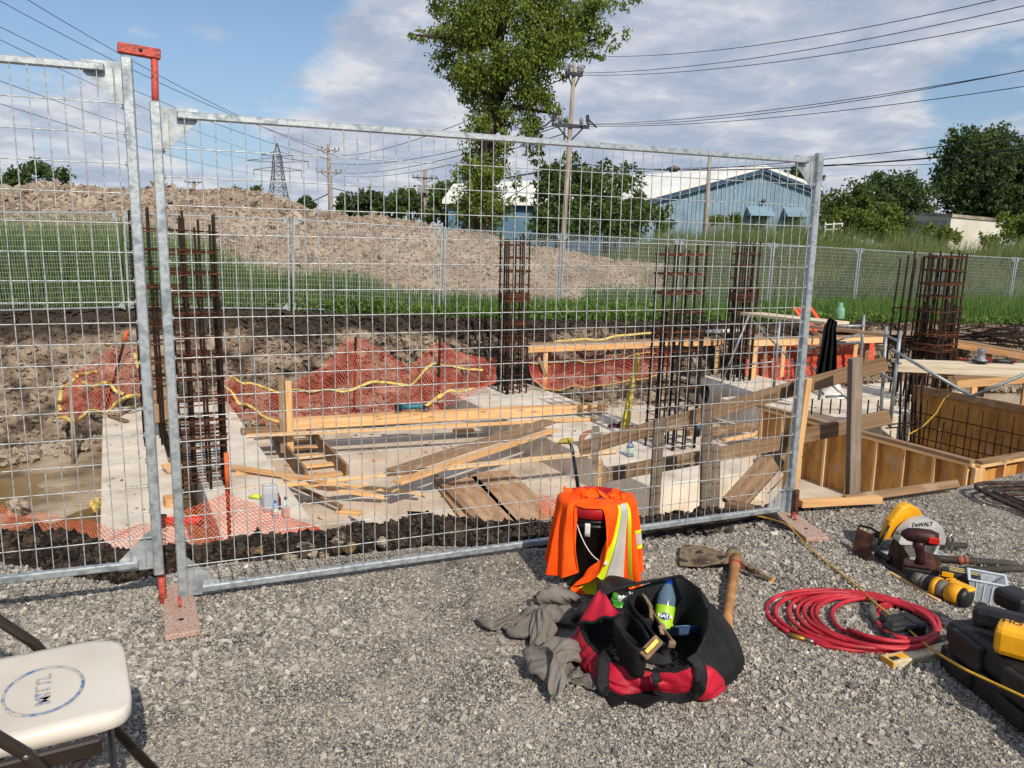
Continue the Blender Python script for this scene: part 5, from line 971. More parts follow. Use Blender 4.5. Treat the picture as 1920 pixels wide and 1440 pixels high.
# ---------------- settled cloth shapes: grid points in millimetres, each row as steps from its neighbour ----------------
def cloth_pts(nu, nv, rows):
    e = np.array([[int(q) for q in r.split()] for r in rows]).reshape(3, nv, nu).transpose(1, 2, 0).copy()
    e[:, 0] = np.cumsum(e[:, 0], 0); return np.cumsum(e, 1) * .001
CL_A = (30, 26, cloth_pts(30, 26, (
'-46 0 -7 10 5 0 11 -5 -7 12 10 4 12 13 8 12 4 19 14 -2 14 8 8 12 21 28 23 -5 7 10',
'-12 6 -12 7 17 -2 8 10 -15 10 11 10 5 11 10 10 20 17 -1 7 13 8 10 10 24 31 20 8 -8 3',
'-9 1 2 7 12 4 8 8 1 -2 9 9 10 6 16 17 8 9 11 10 9 11 12 21 23 17 7 7 9 3',
'0 -9 9 14 10 4 5 6 13 -3 6 10 8 12 8 17 14 2 6 11 18 16 18 12 15 12 6 9 7 4',
'3 -7 12 14 -3 7 14 1 12 -1 10 1 12 8 9 14 14 14 6 12 16 24 7 9 8 9 9 9 8 -1',
'-5 6 4 16 1 15 -5 3 15 10 10 3 -5 13 5 12 16 14 12 11 20 13 9 5 13 6 5 9 7 3',
'2 16 13 -3 -2 11 5 6 9 18 6 1 1 1 12 7 13 13 16 14 14 9 10 4 11 5 7 11 1 5',
'17 5 7 1 3 7 7 7 12 7 -2 4 -6 12 8 7 10 20 15 3 9 15 12 3 11 8 6 11 0 4',
'-2 10 7 8 -1 6 -1 0 8 9 -2 -1 13 4 6 6 14 24 -1 10 -3 14 10 7 13 15 9 6 5 -4',
'-7 9 -3 10 7 1 6 5 0 1 6 1 14 1 7 9 20 13 2 9 -2 3 14 16 14 16 -5 8 7 4',
'-12 -1 4 5 5 5 4 8 0 9 5 5 7 7 7 9 18 9 8 2 8 13 5 14 16 8 9 -6 13 5',
'-20 4 3 4 7 12 5 6 -1 6 11 7 5 4 10 9 12 8 8 16 6 7 12 0 19 7 8 2 11 7',
'-13 -1 4 9 14 9 -2 6 0 3 12 14 5 7 5 11 9 12 14 10 12 4 4 10 9 6 11 12 9 4',
'-17 4 6 16 12 -3 7 1 10 5 6 8 6 9 4 13 11 14 10 16 -4 9 12 7 8 20 6 11 4 7',
'-1 -4 7 13 11 8 0 2 3 12 1 6 8 12 6 17 14 8 11 5 5 13 10 14 2 19 16 12 -12 12',
'8 -6 -2 19 -7 14 0 10 6 4 8 11 4 14 12 5 17 9 9 9 7 6 8 10 17 25 7 0 4 -10',
'-5 3 -9 10 8 6 2 11 2 5 12 8 9 19 4 20 6 10 15 5 -1 10 14 7 21 10 8 -4 -3 -6',
'-12 1 5 -2 15 6 12 1 13 4 2 14 18 17 1 14 4 10 2 9 7 15 8 21 18 5 -8 -9 -6 -10',
'0 -1 -7 3 9 19 12 0 7 8 10 14 12 14 10 14 -3 14 12 2 11 11 17 12 8 -4 -22 -2 1 3',
'-18 8 4 -6 6 12 16 14 8 4 14 12 18 10 13 3 13 6 10 11 3 11 14 9 -4 -23 -1 0 3 -3',
'-4 0 3 -2 1 16 28 8 12 4 17 13 15 7 12 7 4 10 12 8 12 7 4 -3 -20 -5 3 7 -12 -4',
'-8 -6 3 -2 6 26 31 13 15 7 8 16 0 15 7 4 5 8 7 13 5 0 -9 -10 -3 14 1 -5 3 -12',
'-15 -4 6 10 12 25 42 8 -6 21 10 14 8 -4 14 2 -9 12 6 6 4 -11 -9 2 7 11 3 -12 17 11',
'-1 -14 3 19 21 36 38 6 -2 36 -7 0 6 6 7 15 -17 -3 6 7 9 -19 1 11 8 -10 -1 7 17 11',
'-14 -8 14 21 34 40 20 2 27 -4 13 -5 0 10 8 8 -8 -9 4 -1 9 -4 4 -11 7 0 7 12 7 12',
'-4 -5 23 13 42 40 12 12 23 -11 3 0 6 6 21 -5 -7 -14 4 12 -4 6 10 -14 -5 2 5 14 12 10',
'-133 6 -9 8 10 18 -4 9 5 0 -6 -5 -2 3 2 7 9 -10 -14 -8 -4 0 6 15 23 27 15 14 3 -3',
'11 7 -5 -1 13 18 -3 1 10 1 -4 -2 -1 -3 11 3 2 -13 -13 1 -4 0 6 24 25 13 10 10 15 -2',
'8 -5 10 -5 14 19 0 -2 2 4 6 -4 -7 8 5 -2 -2 -14 -1 2 -5 12 14 7 20 17 5 7 10 7',
'9 -1 0 9 10 19 -6 5 -4 1 0 0 0 2 15 -3 -9 -7 -2 4 6 17 3 16 8 10 8 2 10 9',
'10 0 0 18 3 15 0 -9 -3 12 -14 11 0 3 4 4 0 -9 -1 12 10 7 9 4 10 4 8 5 7 5',
'5 14 9 13 6 7 -4 -10 -6 2 -9 10 9 3 0 7 -9 -1 1 11 13 6 4 8 2 9 7 3 7 7',
'31 18 4 4 1 0 -4 -7 -6 -4 -2 3 17 3 -5 4 -1 -3 -4 13 10 5 6 3 8 6 2 4 12 5',
'35 11 3 -6 -2 -3 -2 -11 -7 2 -9 16 3 4 2 2 -4 -5 -3 12 9 4 8 8 4 3 6 6 5 5',
'27 0 -4 -3 -10 -8 -11 -6 -11 -8 14 17 7 4 5 2 -5 1 -24 10 14 9 6 13 9 2 -2 5 0 3',
'-2 -8 -6 -11 -12 -19 -10 4 13 7 11 12 3 5 4 7 -1 -4 -27 -5 13 14 5 4 3 8 15 10 -11 -5',
'-19 -5 -13 -18 -20 2 14 15 8 6 6 3 9 7 6 8 0 -10 -25 -13 15 -4 15 -6 7 14 10 12 -3 4',
'-7 -13 -18 -20 14 9 7 5 11 10 4 7 4 6 7 13 -8 -19 -25 8 -9 8 4 10 -2 17 13 7 9 -1',
'-8 -18 -11 -7 5 11 9 10 6 10 10 9 5 2 7 11 -21 -25 -7 -4 12 -1 9 -2 7 10 19 13 9 -6',
'1 -14 -14 0 5 7 13 8 8 7 5 9 8 11 1 -20 -25 5 0 8 -9 4 5 12 3 12 18 8 4 5',
'9 -11 -9 -2 1 6 8 6 11 -3 13 8 -1 2 -20 -6 14 -7 11 -4 -2 4 6 4 10 26 1 18 -12 3',
'-2 5 0 -6 -8 2 7 9 12 -2 -3 -2 1 4 11 -4 0 9 -2 0 -6 3 5 15 15 14 16 2 -18 -3',
'8 4 5 5 -8 -12 10 2 9 9 -2 -1 8 6 -3 0 3 5 -5 0 -10 0 13 11 25 23 5 -20 -6 9',
'14 -1 -4 14 1 -13 3 3 3 2 6 4 -2 6 14 -4 -5 -11 16 -12 7 12 6 22 28 6 -13 -35 37 5',
'22 -9 -8 -10 4 5 9 5 -5 9 -6 4 6 8 2 6 -10 8 1 10 5 15 11 15 16 -13 -47 41 22 -1',
'9 -13 -18 -15 -1 17 15 11 2 1 -8 1 5 1 7 14 0 3 14 5 16 5 13 5 -14 -34 27 26 -2 5',
'15 -21 -24 -6 -7 22 19 12 2 -7 -10 11 -2 4 3 5 14 8 12 7 9 12 -2 -3 -31 8 26 12 -5 -1',
'16 -27 -29 -18 11 20 29 2 1 -7 -12 4 16 3 -5 10 7 11 9 9 11 5 -10 -25 8 18 5 18 8 7',
'-10 -6 -38 -26 15 46 17 -2 -14 -2 6 -3 9 15 -5 2 7 5 12 14 -10 0 -9 8 12 0 20 -1 25 4',
'12 -14 -44 -20 26 56 3 -18 -17 4 10 14 2 4 4 -3 7 10 7 5 9 -5 -4 6 3 16 3 22 17 -7',
'3 -16 -39 -20 22 67 -3 -17 -32 31 10 8 5 -2 -1 3 9 7 8 4 8 -9 -3 9 3 13 16 -2 19 -5',
'-7 -11 -33 -16 18 65 -9 -17 -16 24 6 1 6 3 -2 0 12 6 14 7 -2 4 -7 7 9 5 19 -6 15 4',
'27 5 -6 9 -9 -10 8 -9 -7 7 -8 8 -1 6 -13 1 9 4 0 19 -5 11 4 -2 -8 2 -4 -5 8 0',
'-10 1 7 13 3 -15 9 -5 -8 -16 11 -9 11 -6 -3 10 -12 7 17 12 -2 -6 0 7 0 -19 -6 10 8 11',
'-3 6 8 7 14 -11 8 -8 -9 -12 -11 9 4 -13 5 2 8 8 7 5 -17 5 5 -12 -1 -1 -7 11 0 10',
'0 -2 10 9 13 5 2 5 -17 -12 -7 -6 -4 10 -13 3 7 17 3 -10 -10 -5 1 7 2 -9 7 -8 13 -4',
'10 0 16 -6 26 -1 5 8 -13 -21 -11 -14 -4 -1 14 -14 14 6 -9 5 -16 5 -6 6 9 -6 -4 7 -5 10',
'0 8 16 1 21 -4 13 5 -16 -19 -13 -18 -10 3 -5 14 -12 9 5 -16 9 -3 8 -8 -2 7 -2 -7 12 3',
'21 -2 12 11 7 10 4 3 -17 -23 -10 -18 -7 -7 8 -8 13 -11 -1 12 -13 16 5 -10 -2 -9 12 5 -9 -1',
'13 10 5 0 11 1 8 -19 -22 -18 -12 0 -15 -1 0 14 -11 -1 15 -13 7 -10 4 4 -5 8 -9 6 14 -4',
'2 6 2 -3 0 4 -12 -14 -15 -13 -6 3 -4 9 -8 5 -4 0 13 4 -8 0 3 -9 -1 -1 11 0 10 -4',
'-12 4 1 -7 -8 0 -9 -18 4 8 -8 3 -3 -8 7 -7 6 4 8 13 -4 4 0 -4 -9 -1 4 4 7 3',
'7 -16 -7 -1 -4 -14 4 8 -11 1 6 -13 -2 9 -9 9 8 6 -2 16 1 1 -1 -2 -1 -9 10 -1 9 3',
'-9 -14 -4 2 -10 -3 -7 -3 12 -6 -3 4 1 -7 7 -4 20 3 -7 14 12 0 6 -2 0 -13 -7 15 -6 2',
'-16 4 -6 -8 -12 -2 11 7 -10 -4 -4 0 -1 10 -6 14 2 6 7 17 7 8 -6 10 -14 -12 -9 4 10 1',
'4 -10 -10 -3 9 -12 -1 10 7 -7 -5 3 -9 3 15 3 -3 14 13 7 13 8 1 -11 -16 1 -25 17 5 3',
'-11 -3 -12 4 5 6 -12 11 -1 -4 -3 0 10 -2 0 18 9 18 -4 13 7 -6 -3 2 -24 -6 -4 0 13 2',
'1 -10 -8 0 14 -10 12 2 -4 9 -3 1 11 10 2 14 11 -10 9 -7 4 2 2 -18 -12 -23 16 13 10 8',
'-8 6 -9 -4 10 8 -14 2 5 8 7 -3 14 6 17 -4 6 3 -4 2 -14 -7 1 -23 -16 18 5 13 32 0',
'-8 14 0 -2 0 12 -10 -13 -1 7 9 11 1 11 18 2 -8 0 -3 -11 3 -3 -18 -16 2 13 23 21 10 4',
'-2 9 5 0 9 6 -6 -14 -2 7 -7 10 13 7 5 1 -12 -1 -14 12 -4 4 -11 -8 0 24 23 16 3 -6',
'0 2 7 -2 11 12 -14 3 -5 -8 -3 4 9 6 6 -4 -8 -7 5 -12 9 -4 -6 10 10 19 46 -1 -17 -10',
'5 9 -11 4 6 9 -13 4 -7 2 1 -8 0 10 6 -12 4 -8 1 9 0 -7 12 12 8 45 3 -11 -22 -12',
'10 3 -16 7 0 0 10 -12 7 -7 13 -9 -7 5 14 -14 -10 10 -7 -1 1 13 13 12 34 1 -5 -14 -37 9',
'-1 7 -16 13 4 -22 11 -10 20 1 -6 8 -5 -5 4 -4 -12 2 -4 3 6 12 21 18 14 -9 -11 -23 3 -11',
'-7 4 -2 17 6 -24 -8 10 27 -7 5 -4 1 0 -5 -11 -2 -14 5 9 7 15 14 8 0 2 -21 -13 -3 -5',
'5 -4 14 18 -13 -13 -3 24 9 6 1 -6 -13 4 -6 -6 -11 -4 -9 10 13 9 10 6 -4 -10 -5 -14 -10 2',
'-5 11 5 13 -3 -15 -17 43 9 3 -6 -5 -8 -7 0 -12 2 -10 -7 9 14 4 12 -2 3 -18 -2 -15 -9 3')))
CL_B = (23, 26, cloth_pts(23, 26, (
'12 -6 -8 18 8 0 6 -8 -5 0 -8 3 9 4 8 0 11 4 7 -8 7 5 0',
'-14 7 2 6 1 12 4 -10 -8 -9 5 -6 13 6 2 11 1 7 5 7 -5 5 5',
'-6 -2 24 -7 8 7 3 -13 -18 9 -10 9 0 8 14 2 5 5 5 7 6 -6 1',
'7 -2 15 1 6 7 -19 -14 -6 9 0 -6 8 9 8 9 -1 10 -2 6 5 5 5',
'-13 10 4 19 3 -27 -16 2 -3 6 7 -5 0 16 5 11 -1 11 3 4 6 1 5',
'-6 11 19 0 -13 -30 -4 -2 6 10 14 2 -9 2 18 8 2 1 5 2 7 13 -2',
'2 8 6 10 -36 -19 3 2 0 17 11 1 -11 12 6 18 13 -10 11 -5 10 4 6',
'0 7 9 -7 -35 -18 3 1 4 15 14 -5 2 8 5 20 9 3 -7 7 5 9 -1',
'12 4 0 -29 -24 -14 -1 9 4 7 13 -5 10 13 7 20 2 9 -11 6 0 9 4',
'-14 6 -6 -28 -22 3 -9 6 3 14 0 5 9 16 14 16 14 10 -6 -4 6 -10 0',
'-2 -10 -19 -13 1 -14 4 -4 5 11 5 8 11 12 18 24 5 3 10 0 3 -2 -3',
'-32 -6 -7 -13 5 0 -3 13 -9 9 8 8 10 25 16 15 10 11 0 8 1 4 -2',
'-20 -9 9 -12 0 11 -2 9 7 1 12 0 15 26 11 15 3 13 13 -3 13 5 -1',
'-6 -11 3 7 5 -3 12 -5 11 3 9 8 18 16 17 13 10 1 9 4 13 10 0',
'-13 11 -7 9 3 3 4 2 9 6 11 19 18 13 14 6 19 10 -8 8 3 15 2',
'-2 4 7 3 9 -3 13 7 -1 15 20 15 10 6 17 19 3 7 6 4 4 10 8',
'14 -3 5 5 8 5 0 20 11 9 14 9 5 11 17 9 -6 12 13 2 8 12 7',
'8 6 3 1 5 10 2 9 19 2 14 7 8 15 -2 9 12 10 6 8 8 10 2',
'7 8 10 -1 -3 10 10 7 6 3 13 11 13 2 9 8 6 13 9 3 6 9 6',
'12 1 11 3 -1 2 10 -1 8 15 14 6 8 8 5 9 13 6 14 -5 6 11 5',
'11 3 -4 7 10 -2 4 10 -2 15 7 9 10 4 12 6 10 14 12 -5 0 12 7',
'-12 8 7 8 2 9 -2 10 2 14 7 6 10 2 9 12 12 8 11 -4 4 12 3',
'7 7 2 6 5 5 10 6 4 1 2 11 7 13 11 13 0 11 7 9 8 2 8',
'-7 8 3 7 7 8 6 3 2 4 10 4 11 15 11 8 10 3 12 3 8 8 4',
'9 -12 17 -4 8 9 4 6 0 9 6 10 17 9 10 10 5 13 2 9 8 8 -4',
'-8 -4 8 7 7 2 3 4 9 2 14 6 17 17 7 9 5 9 7 4 5 6 8',
'-177 1 0 16 23 -1 0 0 17 7 4 2 5 6 10 -4 5 7 7 4 5 12 -10',
'3 4 -3 20 27 -2 3 0 13 -1 13 -2 8 5 2 10 -3 7 5 5 9 4 2',
'14 -3 7 22 15 4 5 3 -5 11 1 10 2 2 5 7 4 5 6 3 9 6 0',
'9 -1 19 16 10 -3 5 -4 10 3 6 -1 9 9 -4 6 10 2 8 0 9 12 4',
'-1 15 21 13 10 -8 -4 6 -6 11 3 9 7 2 7 2 7 8 7 7 0 12 2',
'14 21 19 7 1 -6 4 -8 5 2 3 11 4 10 7 7 2 6 7 9 4 6 5',
'21 5 20 19 -14 -13 1 10 1 -3 0 13 11 11 -8 22 1 6 14 2 7 5 3',
'13 13 5 24 -17 -15 -2 10 8 -6 7 -4 25 4 -2 21 2 3 8 11 5 4 2',
'15 9 10 9 -13 -8 -4 7 12 -4 8 -4 11 17 -10 21 12 -12 14 7 7 10 1',
'8 10 21 -8 -9 -1 -6 2 9 -2 7 3 10 15 -11 21 1 1 3 7 14 10 2',
'25 11 -6 0 -7 -4 2 -1 0 4 2 9 -3 26 -2 4 8 7 -7 10 -2 15 9',
'14 11 -11 -9 2 -2 -3 -1 8 3 3 -4 19 10 0 7 -3 4 11 -11 4 9 9',
'17 -13 9 -10 -8 7 -2 0 -2 2 -2 13 8 8 13 -3 6 5 4 -8 0 -4 6',
'7 -9 -7 3 -4 -2 -3 10 -7 6 -2 16 12 3 9 -3 1 10 -3 0 1 3 3',
'3 -4 -7 -7 10 -5 5 -4 6 5 5 3 20 0 -4 7 5 7 6 -2 6 0 7',
'6 -10 4 -4 -4 10 -3 7 12 0 10 7 5 -2 2 12 7 10 6 1 -5 5 0',
'11 -2 -5 2 -9 5 11 8 6 11 5 3 -9 11 10 16 2 5 -4 9 -2 0 -1',
'14 -1 -6 3 -6 -1 9 15 6 5 1 1 17 13 2 7 0 0 2 -4 1 6 -7',
'12 -2 -3 -3 7 -4 7 14 1 11 0 21 10 -1 5 -1 2 3 -2 1 -3 2 -2',
'13 -1 -3 -3 5 5 -2 9 5 12 14 4 12 -1 3 5 5 1 -6 4 -6 2 2',
'12 -7 1 1 -1 6 5 1 21 11 7 5 0 4 2 10 4 -2 0 -3 0 -1 3',
'7 -2 1 3 -3 4 14 7 16 10 1 1 5 4 2 7 1 3 2 -5 2 0 5',
'5 -2 5 -3 12 7 9 7 10 7 2 6 6 2 2 8 -1 2 3 -1 -6 9 3',
'2 3 7 3 9 13 5 5 7 7 3 5 4 4 6 4 2 1 -3 9 -7 5 9',
'12 0 5 7 7 12 8 5 6 7 6 3 5 5 8 -3 5 1 2 -2 4 5 0',
'-2 10 1 5 5 16 5 7 7 8 1 4 10 7 3 0 0 5 -5 7 2 0 3',
'17 6 9 -3 10 4 -7 -6 -14 -1 -2 -5 7 9 -7 12 1 -8 10 -10 -8 7 1',
'0 -5 15 17 -3 5 -7 -10 -4 -6 -3 -9 -2 12 9 2 10 -5 -6 5 -12 -2 -6',
'8 -8 6 28 1 -5 -9 -9 -7 -2 -10 6 -9 9 0 11 2 -2 5 -5 5 -10 -7',
'-10 7 12 26 -8 -5 -11 -7 -6 -3 -3 -11 9 -7 17 -7 7 -8 10 -6 9 0 -5',
'5 8 29 12 -16 -10 -11 -5 -10 -5 11 -5 -10 -2 16 5 -13 4 -1 2 -9 10 -7',
'16 6 23 4 -23 0 -12 -8 -8 4 7 -2 -13 -3 12 9 -6 -9 -4 1 -7 3 5',
'3 25 -1 2 -15 -2 -8 -8 -13 9 14 -4 -27 9 11 6 -4 -14 -1 -14 11 -11 4',
'25 11 2 -21 -9 -3 -15 7 -12 12 4 -9 -11 -15 25 0 8 -9 -16 0 -7 7 -7',
'27 -6 -15 -18 0 -11 -13 -4 13 -1 -1 -13 -15 0 36 -2 -5 -4 -4 -8 -5 -7 5',
'0 -12 -16 -18 5 -11 -9 -10 7 -5 -4 -1 -9 7 44 -13 0 -8 -14 -2 3 -7 -8',
'-3 -19 -12 -7 -8 -9 -4 -7 -11 9 -9 -1 12 10 28 -1 -9 -9 -4 -7 -7 -1 -2',
'-11 -18 -7 1 -11 -5 -10 0 -10 -6 0 5 4 12 27 -9 9 -12 -11 2 -15 -7 -3',
'-11 -7 -8 -4 -13 5 -12 -1 -2 -4 4 -5 24 7 9 0 -9 -2 -5 -9 -1 -14 -7',
'-7 -7 -8 4 -10 -5 5 -13 12 -12 11 -2 7 20 -2 6 -14 -15 -10 -1 -7 2 -8',
'-11 -5 -8 2 4 -8 1 4 -1 3 7 9 1 18 -9 -13 -4 -18 -12 1 -12 -1 9',
'-10 -7 5 -8 0 10 -4 4 13 10 5 -7 12 -5 2 -11 -30 -8 -4 -9 9 -3 -2',
'-4 -10 2 -2 -3 10 7 0 17 14 -10 10 -11 4 -13 -22 -19 -4 3 10 8 -6 -2',
'-15 5 -9 7 5 -7 14 16 5 7 -1 -15 10 -14 -15 -17 6 0 -11 2 10 8 0',
'-8 -1 3 7 8 5 1 12 3 10 -19 1 -7 -14 -10 10 -13 13 -5 -8 10 -2 -1',
'4 3 -4 8 5 7 0 7 5 -12 -12 -4 3 -13 14 -8 1 10 2 -10 -9 9 -7',
'-3 3 12 -5 2 10 4 -8 6 -14 -16 1 3 4 -4 11 6 4 1 -10 -16 8 6',
'1 9 9 0 -11 0 7 -9 8 -7 -11 9 -9 12 -4 9 4 -5 8 -14 -5 -3 10',
'-6 8 9 -7 6 -13 -3 3 3 9 -15 8 -7 2 12 -7 13 4 -10 -2 6 -11 -1',
'1 8 -1 1 1 -4 5 -8 -4 6 5 -7 14 -4 -3 7 -4 14 2 -12 8 -7 -3',
'-5 14 -11 8 -7 7 -2 8 -12 -1 8 -8 8 15 -4 8 -5 -4 14 0 -7 6 -10',
'0 12 -9 0 10 -1 -1 3 0 -9 -1 9 3 5 11 -8 11 -9 2 8 -6 5 0')))
